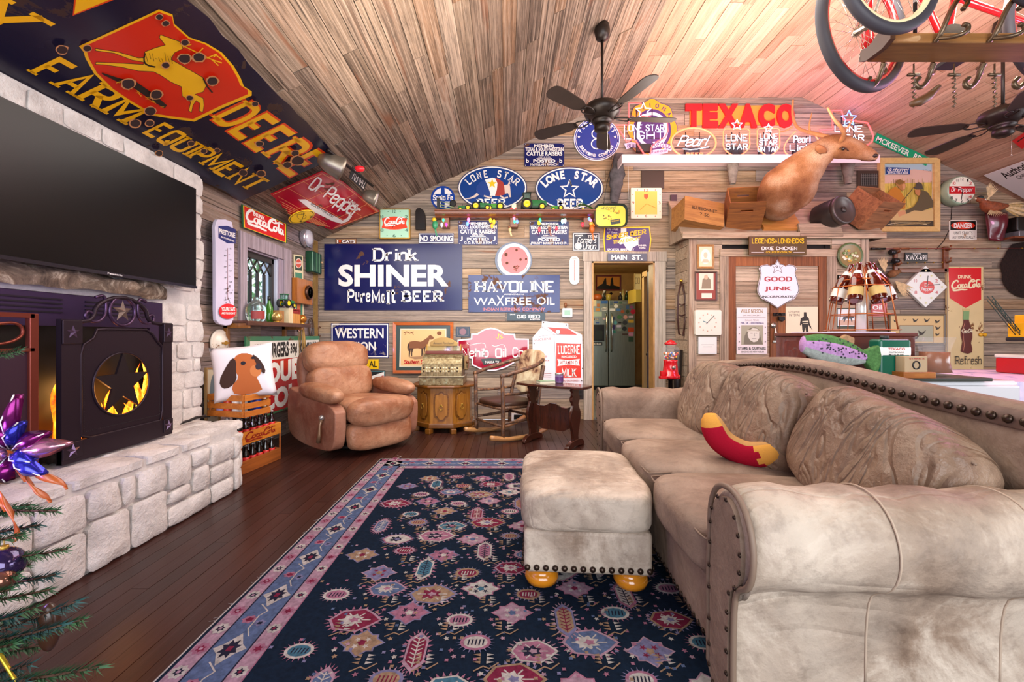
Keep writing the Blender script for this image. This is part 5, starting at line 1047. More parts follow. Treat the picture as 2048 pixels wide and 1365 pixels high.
# sloped roof boards
RB0=Vector((CLX0-.10,FY-.04,Z_(472,FY-.04))); RT=Vector((0,BY-.01,2.80)); 
rf=empty('closet_roof',(3.2,FY,2.3),'steep board roof over the closet holding crates and a mount','roof ledge'); vs=Vector((0,BY-.02-RB0.y,2.80-RB0.z)); L=vs.length; an=math.atan2(vs.z,vs.y); nb=4
for i in range(nb):
    c=RB0+vs*((i+.5)/nb); c.x=(CLX0-.10+CLX1+.17)/2; plank(rf,tuple(c-Vector((3.2,FY,2.3))),(CLX1+.17-CLX0+.10,L/nb-.004,.028),CW,rot=(an,0,0))
b=MB(); y0,z0=RB0.y-FY,RB0.z-2.3; b.box(CLX0-.10-3.2,CLX1+.17-3.2,y0-.03,y0+.0,z0-.035,z0+.035,CW); b.build('fascia',rf,bevel=.003)
b=MB(); P=[(y0,z0-.03),(BY-.02-FY,.5),(BY-.02-FY,z0-.03)]; b.add([(x,a,c) for x in (CLX0-.09-3.2,CLX0-.06-3.2) for a,c in P],[(0,1,2),(5,4,3),(0,3,4,1),(1,4,5,2),(2,5,3,0)],CV); b.build('end_board',rf); b=MB(); b.add([(x,a,c) for x in (CLX1+.13-3.2,CLX1+.16-3.2) for a,c in P],[(0,1,2),(5,4,3),(0,3,4,1),(1,4,5,2),(2,5,3,0)],CV); b.build('end_board',rf)
# ---- closet front signs
p=S('legends_sign','brown and gold hanging sign over the closet doors','sign',1496,474,1610,511,mat('#5a4014',.4),.015,plane=back(FY-.075)); p.text('LEGENDS',1501,477,1546,489,YEL,slab=.22,gap=1.4,serif=.08); p.text('&',1547,480,1552,486,YEL,0); p.text('LONGNECKS',1553,477,1605,489,YEL,slab=.22,gap=1.4,serif=.08); p.text('DIXIE CHICKEN',1520,494,1592,502,WH,slab=.26,gap=1.3,serif=.08); p.text('COLLEGE STATION, TX.',1529,504,1581,508,YEL,.01); p.line([(1500,506),(1525,506)],.8,WH); p.line([(1584,506),(1606,506)],.8,WH); p.done()
p=S('shield_sign','white shield sign topped by a star on the closet doors','sign',1513,520,1597,617,WHT2,.012,plane=back(FY-.016),pts=[(1553,617),(1537,606),(1521,598),(1514,587),(1513,578),(1517,560),(1520,547),(1516,538),(1520,532),(1532,530),(1540,533),(1546,530),(1549,528),(1553,520),(1557,528),(1562,530),(1568,533),(1575,530),(1586,532),(1591,538),(1588,547),(1592,560),(1596,578),(1594,587),(1587,598),(1571,606)])
p.line([(1553,616),(1537,605),(1522,597),(1515,587),(1514,578),(1518,560),(1521,547),(1517,538),(1521,533),(1532,531),(1540,534)],1.1,BLK,'border',1); p.line([(1553,616),(1571,605),(1586,597),(1593,587),(1595,578),(1591,560),(1587,547),(1590,538),(1585,533),(1575,531),(1568,534)],1.1,BLK,'border',1)
p.poly(star(1553,535,15,.45),BLK,'star'); p.poly(star(1553,535,13,.45),WHT2,'star'); p.text('91',1548,532,1558,537.5,BLK); MR=mat('#a8333a',.35)
p.text('GOOD',1526,554,1582,564,MR,.03); p.text('JUNK',1527,574,1581,584,MR,.03); p.text('INCORPORATED',1522,592,1588,596.5,BLK,.02); p.done()
p=S('concert_poster','pale concert poster with a bearded man in headband on left closet door','poster',1472,616,1533,708,mat('#e9dfe0',.6),.003,plane=back(FY-.006)); p.text('WILLIE NELSON',1480,619,1524,627,mat('#8a7038',.5),.02); p.text('LIVE IN CONCERT',1484,630,1520,632.5,GRY,.02); p.line([(1474,636),(1530,636)],.7,GRY); p.text('DALLAS, TEXAS',1489,639.5,1516,643,GRY); p.text('FEB. 28 - 2003 8:00pm',1480,645,1526,649,mat('#3a3f7a',.5),.02)
p.poly(rect(1481,651,1525,690),mat('#a5a089',.6),'portrait'); SK=mat('#dad5c8',.6); p.poly([(1486,689),(1488,672),(1494,661),(1500,656),(1510,655),(1517,660),(1519,672),(1524,689)],mat('#77705f',.6),'portrait'); p.poly([(1494,668),(1496,662),(1504,657),(1513,658),(1517,664),(1517,676),(1513,683),(1506,685),(1499,681),(1495,675)],SK,'portrait'); p.line([(1493,663),(1500,661),(1510,661),(1518,664)],3,mat('#c4bda9',.6),'portrait'); p.line([(1499,667),(1504,667)],.9,BLK,'portrait'); p.line([(1509,667),(1513,667)],.9,BLK,'portrait'); p.line([(1507,666),(1508,673)],.7,GRY,'portrait'); p.line([(1502,678),(1511,678)],1.2,GRY,'portrait')
p.text('STARS & GUITARS',1475,694,1530,700,BLK,.02); p.text('SINGING HIS NEW ALBUM',1481,702.5,1526,705.5,GRY,.02)
for y in (655,668,684): 
    for x in (1477,1529): p.poly(star(x,y,1.4,.5),BLK,'star')
p.done()
p=S('film_poster','cream poster with black standing man silhouette on right closet door','poster',1570,614,1634,708,mat('#ead9ba',.6),.003,plane=back(FY-.006)); p.text('LOVE & WAR',1576,622,1598,626,BLK); p.text('IN TEXAS',1577,628,1598,633,BLK); Bk=mat('#2b2118',.6)
p.poly([(1606,625),(1611,625),(1612,633),(1616,637),(1618,648),(1621,655),(1619,657),(1615,650),(1615,660),(1617,678),(1614,678),(1610,662),(1609,655),(1607,664),(1610,677),(1607,677),(1603,660),(1602,648),(1600,652),(1598,650),(1600,637),(1606,634)],Bk,'figure'); p.line([(1603,644),(1615,643)],2,mat('#ead9ba',.6),'figure'); p.line([(1604,648),(1615,647)],1,mat('#ead9ba',.6),'figure'); p.poly([(1578,691),(1596,687),(1606,681),(1618,678),(1625,684),(1616,686),(1603,687),(1590,690)],Bk,'figure'); p.line([(1619,655),(1623,660)],.8,Bk,'figure'); p.done()
# hasp, padlock and handle
e=empty('padlock',tuple(bp(1562,632,FY-.03)),'black iron hasp and padlock between the two posters','padlock'); b=MB(); b.box(-.09,.05,-.006,.006,.0,.035,IRON); b.build('hasp',e,bevel=.002); b=MB(); b.tube([(-.03+.03*cos(a),-.018,.0+.03*sin(a)) for a in [PI*i/8 for i in range(9)]],.006,IRON,6); b.build('shackle',e); b=MB(); b.prism([(-.055,-.01),(.015,-.01),(.02,-.05),(-.01,-.07),(-.05,-.055)],-.0,.03,IRON,Matrix(((1,0,0,.01),(0,0,-1,-.005),(0,1,0,0),(0,0,0,1)))); b.build('body',e,bevel=.004)
e=empty('pull_handle',tuple(bp(1551,668,FY-.03)-Vector((3.2,FY,0))),par=cl); SV=mat('#b9b4aa',.3,.9); b=MB(); b.lathe([(0.001,-.08),(.016,-.075),(.018,-.02),(.014,.02),(.007,.05),(.008,.07),(.001,.072)],SV,12); b.build('grip',e); M=Matrix.Translation((-.02,.01,.10))@Euler((PI/2,0,0)).to_matrix().to_4x4(); b=MB(); b.lathe([(.033,0),(.03,.012),(.001,.014)],SV,18,M); b.build('rosette',e); b=MB(); b.box(-.03,.01,-.004,.02,-.105,-.08,SV); b.build('foot',e,bevel=.003)
# pictures left and right of the doors
FCp=back(FY-.003)
p=frame_pic('oval_portrait','small gilt-framed oval portrait, topmost left of the closet doors',1393,490,1427,538,4,wood('#8a5a24','#b07f3a','gilt_frame','Z'),mat('#e0cfa8',.4),FCp); p.poly(ell(1410,514,10,15,n=24),mat('#efe6d2',.4),'print'); p.poly(ell(1410,511,4,6,n=14),mat('#d0bfa2',.5),'print'); p.poly([(1402,526),(1406,519),(1414,519),(1418,526)],mat('#c9b89a',.5),'print'); p.done()
p=frame_pic('signed_picture','picture with rust-red mat and small caption card, left of the doors',1388,544,1433,602,3,mat('#4a2c1c',.4),mat('#8f3f2c',.45),FCp); p.poly(rect(1397,547,1426,581),mat('#e0d4bc',.5),'print'); p.poly([(1402,578),(1404,560),(1412,552),(1420,560),(1421,578)],mat('#8a7a5f',.5),'print'); p.poly(ell(1411,555,4,5,n=12),mat('#c9a888',.5),'print'); p.poly(rect(1402,587,1423,597),mat('#e8d8c4',.5),'caption'); p.text('GENE AUTRY',1405,590,1420,593,GRY) if False else None; p.done()
p=Panel('white_square_clock','faded white square clock with blue hands, left of the closet doors','clock',FCp,1413,646); p.plate(rect(1387,621,1439,671,3),mat('#e4e1d2',.3),.04,'case',bevel=.004)
for i in range(12): a=i*PI/6; p.poly(ell(1411+17*sin(a),646-17*cos(a),1.5,n=6),mat('#c9a58e',.5),'numerals')
p.line([(1411,646),(1402,643)],1.4,mat('#3f7f8c',.4),'hand'); p.line([(1408,649),(1424,632)],1.0,BLK,'hand'); p.done()
p=S('small_certificate','small white framed certificate, lowest left of the closet doors','picture',1395,674,1431,708,mat('#dfe3e2',.4),.02,plane=FCp); p.poly(rect(1397,676,1429,706),mat('#eae9e4',.5),'print'); p.text('certificate of good standing',1400,689,1426,691.5,GRY) if False else p.line([(1400,690),(1426,690)],.8,GRY,'print'); p.line([(1404,694),(1422,694)],.6,GRY,'print'); p.done()
e=empty('decorated_plate',tuple(bp(1698,512,FY-.025)),'round plate with white flowers and green edge right of the doors','plate',rot=(PI/2,0,0)); b=MB(); b.lathe([(0.001,0),(.09,.002),(.13,.012),(.155,.02),(.15,.026),(.125,.018),(.09,.008),(.001,.006)],mat('#55653a',.3),32); b.build('rim',e); b=MB(); b.lathe([(.128,.02),(.09,.0095),(.0001,.008)],mat('#8a7548',.35),30,cap=False); b.build('well',e)
b=MB()
for i in range(26): a,r=U(0,6.28),U(.01,.09); b.flat([(r*cos(a)+U(.012,.022)*cos(t),r*sin(a)+U(.01,.02)*sin(t)) for t in [2*PI*k/7 for k in range(7)]],.0125+i*.0002,mat(random.choice(['#cfc9a0','#9aa565','#e5dfc4','#c79a3a','#5f7a3c']),.5))
b.build('flowers',e)
p=frame_pic('black_framed_print','black-framed print with tall white mat, upper of the pair right of doors',1674,551,1713,603,2,BLK,mat('#e4dccb',.4),FCp); p.ring(rect(1684,561,1706,598),1,BLK); p.poly(rect(1686,563,1704,596),mat('#c9b48c',.5)); p.poly([(1690,590),(1694,570),(1699,572),(1700,590)],mat('#9c4a2c',.5)); p.done()
p=frame_pic('rider_print','green-framed print of a horse rider, lower of the pair right of doors',1671,617,1721,655,2,mat('#27403a',.4),mat('#d8dada',.4),FCp); p.poly(rect(1676,641,1716,651),mat('#c9a58e',.5)); p.poly([(1683,641),(1685,634),(1694,633),(1696,628),(1699,628),(1700,633),(1705,632),(1707,636),(1702,637),(1703,644),(1701,644),(1699,638),(1690,638),(1687,645),(1685,645),(1687,638)],mat('#4a4a50',.6),'rider'); p.done()
# ---- crates, keg and lion board on the roof
CRW=wood('#8a5a2c','#b98545','crate_wood','X',.7,.7,0); CRD=wood('#5a2f18','#8a4a26','crate_inner','X',.7,.7,0)
def open_crate(label,c,w,d,h,rot,face='#',txt=None,holes_=True,m=CRW,group=None,name='wooden_crate'):
    e=empty(name,tuple(c),label,'crate',group=group,rot=rot); t=.012
    def pn(nm,x0,x1,y0,y1,z0,z1,hole=False):
        b=MB(); mm=m
        if hole: # end board with a hand hole
            zc=z1-(z1-z0)*.3; hw,hh=(x1-x0)*.17,.014
            for a in ((x0,x1,z0,zc-hh),(x0,x1,zc+hh,z1),(x0,-hw+(x0+x1)/2,zc-hh,zc+hh),(hw+(x0+x1)/2,x1,zc-hh,zc+hh)): b.box(a[0],a[1],y0,y1,a[2],a[3],mm)
        else: b.box(x0,x1,y0,y1,z0,z1,mm)
        return b.build(nm,e)
    pn('end_board',-w/2,w/2,-d/2,-d/2+t,0,h,holes_); pn('end_board',-w/2,w/2,d/2-t,d/2,0,h,holes_); pn('side_board',-w/2,-w/2+t,-d/2+t,d/2-t,0,h*.97); pn('side_board',w/2-t,w/2,-d/2+t,d/2-t,0,h*.97); pn('base_board',-w/2+t,w/2-t,-d/2+t,d/2-t,0,t)
    if txt:
        b=MB(); M=Matrix(((1,0,0,0),(0,0,-1,-d/2-.0015),(0,1,0,0),(0,0,0,1)))
        for s_,z0,hh,ww in txt: v,f,bb=glyphmesh(s_,.01,0); b.add([((x-(bb[0]+bb[1])/2)/(bb[1]-bb[0])*ww,(y-bb[2])/(bb[3]-bb[2])*hh+z0,0) for x,y in v],f,BLK,False,M)
        b.build('lettering',e)
    return e
def onroof(px,Y,lift=0): t=(Y-RB0.y)/vs.y; return Vector((X_(px,Y),Y,RB0.z+vs.z*t+.02+lift))
open_crate('wooden crate stencilled with blue letters, leftmost on the closet roof',onroof(1394,5.12,-.03),.50,.30,.31,(-.22,.15,.12),txt=[('BLUEBONNET',.16,.04,.32),('7-50',.09,.04,.12)],holes_=False)
open_crate('open crate with hand holes, tilted toward the room, second on the roof',onroof(1481,5.20,-.02),.38,.36,.36,(.80,.05,-.30),m=wood('#6a3f1e','#a3672f','crate_b','X',.7,.7,0))
open_crate('weathered open crate with hand holes at the right end of the roof',onroof(1716,5.20,-.02),.40,.36,.36,(.80,-.05,.34),m=wood('#6b4428','#b0764a','crate_c','X',.7,.7,0))
open_crate('bright orange crate standing behind the stag mount',onroof(1563,5.08,-.02),.46,.10,.52,(-.62,0,0),holes_=False,m=wood('#b5742c','#d8964a','crate_d','X',.7,.6,0))
b=MB(); b.box(-.25,.25,-.015,.015,0,.17,CW); b.build('spare_board',loc=tuple(onroof(1643,5.00,.0)),rot=(-.3,0,0),label='loose pale board leaning on the roof under the keg lid',cat='board')
e=empty('keg',tuple(onroof(1660,5.06,.20)),'small grey metal keg lying with its lid outwards','keg',rot=(PI/2-.1,0,.25)); KM=mat('#4b4643',.4,.6); b=MB(); b.lathe([(.12,-.16),(.16,-.12),(.165,.0),(.165,.10),(.15,.15)],KM,26); b.build('drum',e); b=MB(); b.lathe([(.165,.12),(.168,.17),(.145,.175),(.135,.155),(.001,.155)],mat('#5d5653',.4,.6),26); b.build('lid',e); b=MB(); b.lathe([(.03,.15),(.035,.17),(.02,.18),(.001,.18)],KM,12); b.build('bung',e)
# ---- white display shelf with brackets
sh=empty('display_shelf',(X_(1500,5.3),5.3,Z_(313,5.2)),'long white display shelf under the neon signs','shelf'); xa,xb=X_(1243,5.16),X_(1758,5.16); zs=Z_(313,5.16); cx=X_(1500,5.3); SHW=mat('#e9d5d5',.5)
b=MB(); b.box(xa-cx,xb-cx,-.14,.16,-.02,.0,SHW); b.build('top_board',sh); b=MB(); b.box(xa-cx,xb-cx,-.155,-.14,-.10,.0,SHW); b.build('front_board',sh,bevel=.002); b=MB(); b.box(xa-cx,xa-cx+.015,-.14,.16,-.10,-.02,SHW); b.build('end_board',sh)
CB=mat('#8d8175',.7,vary=.4,scale=12,bumps=.6)
for i,px in enumerate((1468,1700)):
    e=empty('carved_bracket',(X_(px,5.3),5.34,Z_(372,5.34)),('carved grey-white wooden bracket under the shelf, beside the stencilled crate','carved grey-white wooden bracket under the shelf, behind the stag neck')[i],'bracket'); b=MB()
    def cr(u,v,s_=(1,1.5)[i]): a=v*2*PI; z=.02+u*.24*s_; r=(.03+.035*s_*u)*(1+.25*noise.noise(Vector((u*5,cos(a)*2,sin(a)*2+i)))); return (r*cos(a)*1.1,r*sin(a)-.01-.08*u*u*0,z)
    b.grid(cr,14,16,CB,cv=True); b.build('carving',e)
# ---- things on the wall near the shelf
p=Panel('wall_vent','brown vent grille behind the hunting poster, right of the stag','vent',BK,1729,362); p.plate(rect(1712,343,1757,379),mat('#3d2a20',.5),.015,'frame'); p.z=.026; p.poly(rect(1718,349,1751,373),BLK,'duct')
for i in range(9): p.line([(1720+i*3.7,349),(1720+i*3.7,373)],.8,GRY,'grille')
for i in range(6): p.line([(1718,352+i*4),(1751,352+i*4)],.7,GRY,'grille')
p.done()
p=S('small_plaque','tiny dark red plaque on the wall left of the closet roof','plaque',1340,391,1352,407,mat('#3c2030',.5),th=.02); p.done()
BKm=mat('#4f4a4c',.8,vary=.5,scale=14,bumps=.8); b=MB(); v=bp(1232,365,5.38)
def bark(u,v_): a=v_*2*PI; z=.36-u*.62; n=noise.noise(Vector((u*6,cos(a),sin(a)))); r=.05*(1+.5*n)*(.5+1.1*sin(PI*min(1,.12+u*.8))); return (r*cos(a)*1.1+.06*(1-u)-.02,r*sin(a)*.5,z)
b.grid(bark,22,12,BKm,cv=True); b.build('bark_slab',loc=tuple(v),label='hanging strip of twisted grey bark between oval sign and vent',cat='bark')
b=MB(); b.tube([(0,0,.42),(-.06,0,.2),(-.12,-.01,-.02),(-.17,-.02,-.35)],.003,BLK,4); b.build('hanging_cord',loc=tuple(v),label='thin dark cord hanging beside the grey bark',cat='cord')
b=MB(); b.tube([bp(1256,332,5.4),bp(1257,372,BY-.03),bp(1258,400,BY-.03)],.0025,mat('#e6e2dc',.5),4); b.build('clock_wire',label='thin white wire from the shelf down to the electric clock',cat='cord')
# gumball machine on its stand
e=empty('gumball_machine',(X_(1341,4.9),4.9,.44),'red gumball machine with a glass globe on black stand by the doorway','gumball machine'); GR=mat('#c8101c',.2,coat=.5); z0=Z_(757,4.9)-.44
b=MB(); b.lathe([(.115,z0),(.115,z0+.03),(.09,z0+.06),(.078,z0+.19),(.085,z0+.21),(.06,z0+.215)],GR,8); b.build('base',e)
gz=z0+.30; b=MB(); b.sphere((0,0,gz),.105,mat('#dfe8f0',.04,alpha=.09),20,14,sc=(1,1,.95)); b.build('globe',e); b=MB(); b.lathe([(.062,gz+.085),(.07,gz+.10),(.045,gz+.125),(.02,gz+.14),(.001,gz+.145)],GR,16); b.build('lid',e)
b=MB(); b.box(-.15,-.07,-.10,-.03,z0+.0,z0+.03,GR); b.box(-.14,-.09,-.09,-.04,z0+.03,z0+.09,GR); b.build('chute',e,bevel=.006); b=MB(); b.lathe([(.02,0),(.02,.02),(.001,.02)],SV,12,Matrix.Translation((0,-.085,z0+.13))@Euler((PI/2,0,0)).to_matrix().to_4x4()); b.build('coin_dial',e)
b=MB()
for i in range(150):
    r,a,z=U(0,.088)**1,U(0,6.28),U(-.07,-.005); 
    if r*r+z*z<.0081: b.sphere((r*cos(a),r*sin(a),gz+z),.011,mat(random.choice(['#d81e2a','#f2c21c','#2f6fd0','#f4f0ea','#e8711c','#2f9a4a']),.3),6,4)
b.build('gumballs',e,kind='stuff'); b=MB(); b.lathe([(.11,-.44),(.11,-.42),(.03,-.40),(.025,z0-.02),(.08,z0)],IRON,14); b.build('stand',e)
# bridle leather strap hanging by the closet
e=empty('leather_bridle',tuple(bp(1361,600,5.2)),'brown leather bridle hanging on brass hook beside the closet','horse tack'); LT=mat('#3a1c14',.5); b=MB(); b.tube([(0,-.02,.22),(-.04,-.03,.05),(-.05,-.03,-.2),(-.03,-.03,-.42),(.02,-.03,-.44),(.05,-.03,-.2),(.04,-.03,.05),(.005,-.02,.22)],.011,LT,6); b.build('reins',e); b=MB(); b.tube([(-.05,-.03,-.05),(0,-.04,-.07),(.05,-.03,-.05)],.01,LT,6); b.tube([(-.05,-.03,-.18),(0,-.04,-.2),(.05,-.03,-.18)],.01,LT,6); b.build('noseband',e); b=MB(); b.sphere((0,-.02,.23),.02,mat('#c9a03a',.2,.9),10,7); b.build('hook',e)
b=MB(); b.tube([(0,0,.0),(-.02,-.01,-.4),(-.01,-.01,-.90)],[.05,.045,.04],mat('#1c1718',.35),8); b.build('dark_scabbard',loc=tuple(bp(1357,700,5.22)),label='black leather sheath hanging low beside the gumball machine',cat='sheath')
# ---- fridge and things beyond the doorway
FYK=8.5; SS=NT('brushed_steel'); c=SS.co('Object',(60,60,1.2)); f=SS.noise(c,3,3); SS.l(SS.ramp(f,[(.3,'#8f9a92'),(.7,'#aab4ab')]),SS.b.inputs['Base Color']); SS.set(Metallic=.75,Roughness=.33); SS=SS.m
def XK(px,Y=FYK): return (px-CX)*Y/F
def ZK(py,Y=FYK): return CH-(py-CY)*Y/F
x0,xs_,x1=XK(1178),XK(1216.5),XK(1270); zb,ztp=.06,ZK(601)
e=empty('refrigerator',((x0+x1)/2,FYK,0),'stainless side-by-side refrigerator covered in stickers','refrigerator'); cx=(x0+x1)/2
def fb(nm,a,c,y0,y1,z0,z1,m,par=None,bv=.0): b=MB(); b.box(a-cx,c-cx,y0,y1,z0,z1,m); return b.build(nm,par or e,bevel=bv)
fb('cabinet',x0,x1,.05,.7,zb,ztp-.01,mat('#2b2f33',.5)); fb('toe_grille',x0,x1,.04,.08,.0,.06,BLK); d1=fb('freezer_door',x0,xs_-.006,-.03,.05,zb+.02,ztp,SS,bv=.012); d2=fb('door',xs_+.006,x1,-.03,.05,zb+.02,ztp,SS,bv=.012)
SSH=mat('#a8ada9',.2,.9)
for par,px in ((d1,1211),(d2,1222)): b=MB(); x=XK(px)-cx; b.tube([(x,-.03,ZK(628)),(x,-.085,ZK(634)),(x,-.095,ZK(665)),(x,-.085,ZK(697)),(x,-.03,ZK(703))],.016,SSH,8); b.build('handle',par)
b=MB(); b.box(XK(1183)-cx,XK(1211)-cx-.03,-.04,-.03,ZK(683),ZK(650),BLK); b.build('dispenser',d1,bevel=.003); b=MB(); b.box(XK(1190)-cx,XK(1204)-cx,-.045,-.04,ZK(680),ZK(662),mat('#4a5250',.2,.5)); b.build('dispenser_bay',d1)
def sticker(par,px,py,w,h,col,txt=None,tc='#f2f0ea',rd=False):
    x,z=XK(px)-cx,ZK(py); s_=FYK/F; b=MB(); M=Matrix(((1,0,0,x),(0,0,-1,-.034),(0,1,0,z),(0,0,0,1)))
    if rd: b.flat(ell(0,0,w*s_/2,h*s_/2,n=16),0,mat(col,.4),M)
    else: b.flat(rect(-w*s_/2,-h*s_/2,w*s_/2,h*s_/2),0,mat(col,.4),M)
    if txt: v,f,bb=glyphmesh(txt,.03,0); b.add([((q[0]-(bb[0]+bb[1])/2)/(bb[1]-bb[0])*w*s_*.85,(q[1]-(bb[2]+bb[3])/2)/(bb[3]-bb[2])*h*s_*.5,.001) for q in v],f,mat(tc,.4),False,M)
    b.build('sticker',par)
sticker(d1,1192,688,24,7,'#1d1d1d','GOD BLESS'); sticker(d1,1192,639,9,4,'#262a2a','YETI'); sticker(d1,1208,605,13,6,'#2f62a8'); sticker(d1,1188,607,8,12,'#e5d6ae'); sticker(d1,1196,611,6,6,'#c07a3c'); sticker(d1,1195,620,8,6,'#d8943c'); sticker(d1,1208,619,13,7,'#e6e6e2','GENO','#222222',True); sticker(d1,1194,629,18,9,'#b9cdb4'); sticker(d1,1194,646,7,2.5,'#3a5a9c'); sticker(d1,1208,638,7,4,'#d9b9bc',rd=True)
for px,py,w,h,c,r in ((1222,607,6,8,'#5c6f78',0),(1231,605,9,4,'#2f4d8c',0),(1231,613,8,8,'#e8e6e0',1),(1224,620,11,5,'#e4e6e6',0),(1241,614,8,8,'#5a6a70',1),(1240,606,7,4,'#4a6a58',0),(1249,607,7,3,'#7a8a84',0),(1259,606,10,7,'#b5532c',1),(1254,615,6,7,'#44608a',0),(1262,615,6,5,'#8a4a7a',0),(1236,620,8,5,'#4d78b0',0),(1244,624,7,7,'#a2522c',1),(1254,624,7,8,'#3a4a34',1),(1265,624,10,10,'#b0203c',1),(1227,637,5,6,'#3a4a6a',0),(1238,635,10,8,'#4a7a52',1),(1250,635,8,8,'#d39a90',1),(1261,634,9,4,'#c9b4c4',0),(1230,646,7,8,'#5aa0a8',1),(1239,646,6,3,'#2c2c2c',0),(1249,646,10,9,'#3a3f44',1),(1261,643,11,6,'#c9a43a',0),(1227,655,5,9,'#3a2a6a',0),(1237,653,9,5,'#c9c4d8',0),(1238,660,9,6,'#7f8f88',0),(1248,658,9,9,'#2b3036',1),(1261,660,12,9,'#b4431c',0),(1228,664,5,5,'#2f8a7a',0),(1249,669,11,3,'#4c3c38',0),(1261,669,9,7,'#c48ab0',0),(1261,679,10,10,'#2f4a3c',0)): sticker(d2,px,py,w,h,c,rd=bool(r))
YB=8.75
def kt(name,label,cat,px,w,h,col,prof=None,seg=12,capc=None):
    s_=YB/F; r=w*s_/2; hh=h*s_; e=empty(name,(XK(px,YB),YB,ztp),label,cat); b=MB(); b.lathe([(a*r,c*hh) for a,c in (prof or [(1,0),(1,.62),(.35,.8),(.35,1),(.001,1)])],mat(col,.3),seg); b.build('body',e)
    if capc: b=MB(); b.lathe([(r*.4,hh*.94),(r*.4,hh*1.05),(.001,hh*1.05)],mat(capc,.3),seg); b.build('cap',e)
kt('green_oil_bottle','dark green bottle with pale label, rightmost on the refrigerator','bottle',1253,7,20,'#233a1f',capc='#d8d4c8'); kt('white_top_bottle','small white-capped dark bottle beside the green bottle','bottle',1241,8,17,'#2a2a30',capc='#eeeeee'); kt('tall_clear_bottle','tall pale yellow bottle on the refrigerator behind others','bottle',1246,6,24,'#b9b06a'); kt('yellow_jar','yellow-labelled jar on the refrigerator','jar',1217,10,14,'#c9b24a',[(1,0),(1,.9),(.8,1),(.001,1)]); kt('red_tin','red tin at the left end of the refrigerator top','tin',1193,14,13,'#a8231c',[(1,0),(1,.95),(.9,1),(.001,1)])
b=MB(); b.sphere((0,0,.07),.10,mat('#c4622c',.4),12,8,sc=(1,.8,.7)); b.build('orange_bag',loc=(XK(1195,8.62),8.62,ztp),label='orange snack bag in front of the red tin',cat='bag')
b=MB(); 
for i in range(6): b.tube([(U(-.15,.1),U(-.05,.05),.02),(U(-.1,.15),U(-.05,.05),U(.12,.26))],.028,mat(random.choice(['#1c1c20','#e6e2da','#3a3f2c']),.4),6)
b.build('clutter_pile',loc=(XK(1213,8.9),8.95,ztp),label='dark and white striped bundle behind the jars on the refrigerator',cat='bundle')
p=frame_pic('band_poster','orange poster of silhouetted figures in red frame above refrigerator',1191,551,1242,582,3,mat('#6a1c16',.4),mat('#d98a2c',.5),back(KY)); p.poly([(1194,574),(1205,568),(1209,558),(1212,556),(1213,570),(1220,572),(1222,557),(1225,555),(1227,571),(1239,574),(1239,579),(1194,579)],BLK,'figure'); p.done()
p=frame_pic('recipe_chart','cream chart in thin frame hanging on the kitchen side wall',1268,548,1281,580,1,mat('#c9b27a',.5),mat('#e0cf9a',.5),back(7.6)) ; p.ring(rect(1270,556,1274,568),.6,BRN); p.ring(rect(1275,556,1279,568),.6,BRN); p.done()
dd=empty('door_2',(0,0,0),kind='structure')
def kb(nm,a,c,y0,y1,z0,z1,m,par=dd): b=MB(); b.box(a,c,y0,y1,z0,z1,m); return b.build(nm,par)
BW=mat('#7a4a22',.6,vary=.3,scale=6); kb('casing',XK(1284,7.2),XK(1290,7.2),7.1,7.2,0,ZK(554,7.2),mat('#c9a774',.6)); kb('casing',XK(1296,7.0),XK(1304,7.0),6.9,7.0,0,ZK(557,7.0),mat('#9a8468',.6)); kb('casing',XK(1284,7.2),XK(1304,7.0),6.95,7.2,ZK(554,7.2)-.02,ZK(554,7.2)+.07,mat('#c9a774',.6)); kb('leaf',XK(1289,7.3),XK(1297,7.3),7.25,7.29,0,ZK(556,7.2),BW)
b=MB(); b.sphere((XK(1298,6.8),6.85,ZK(709,6.85)),.035,BLK,10,7); b.build('knob',dd)
kd=empty('door_3',(0,0,0),kind='structure'); kb('leaf',XK(1306,6.1)-.03,XK(1306,6.1)+.03,5.65,6.25,.01,DZ-.02,mat('#5a5a72',.5,vary=.3,scale=5),kd); b=MB(); b.box(XK(1306,5.7)-.01,XK(1306,5.7)+.02,5.63,5.66,ZK(573,5.65),ZK(557,5.65),SV); b.build('hinge',kd)
b=MB(); b.box(XK(1276,7.9)-.1,XK(1276,7.9),7.7,8.2,ZK(606,7.9),ZK(580,7.9),mat('#c9b04a',.6)); b.build('yellow_notice',label='yellow notice board beside the refrigerator',cat='notice')
# ================================================================ RUG
RC={k:mat(v,.95,vary=.35,scale=55,bumps=.3,spec=.1) for k,v in dict(navy='#0b1828',blue='#465370',rose='#84566a',red='#641c33',cream='#98928e',pink='#8a6e7c',tan='#7e6653',teal='#35596b',lilac='#625f7c',dark='#1d1c2c').items()}
RX0,RX1,RY0,RY1=-1.09,1.62,.10,3.70
rg=empty('persian_rug',((RX0+RX1)/2,(RY0+RY1)/2,0),'large navy Persian rug with pink and cream medallion border under ottoman and sofa','rug'); rcx,rcy=(RX0+RX1)/2,(RY0+RY1)/2
b=MB(); b.box(RX0-rcx,RX1-rcx,RY0-rcy,RY1-rcy,.0005,.011,RC['navy']); b.build('ground',rg)
rz=[.0112]; RB=MB(); rr=random.Random(3)
def rp(pts,c,dz=.00002): rz[0]+=dz; RB.flat([(x-rcx,y-rcy) for x,y in pts],rz[0],RC[c]); 
def rl(pts,w,c):
    rz[0]+=.00002; v,f=ribbon(pts,w); RB.add([(x-rcx,y-rcy,rz[0]) for x,y in v],f,RC[c])
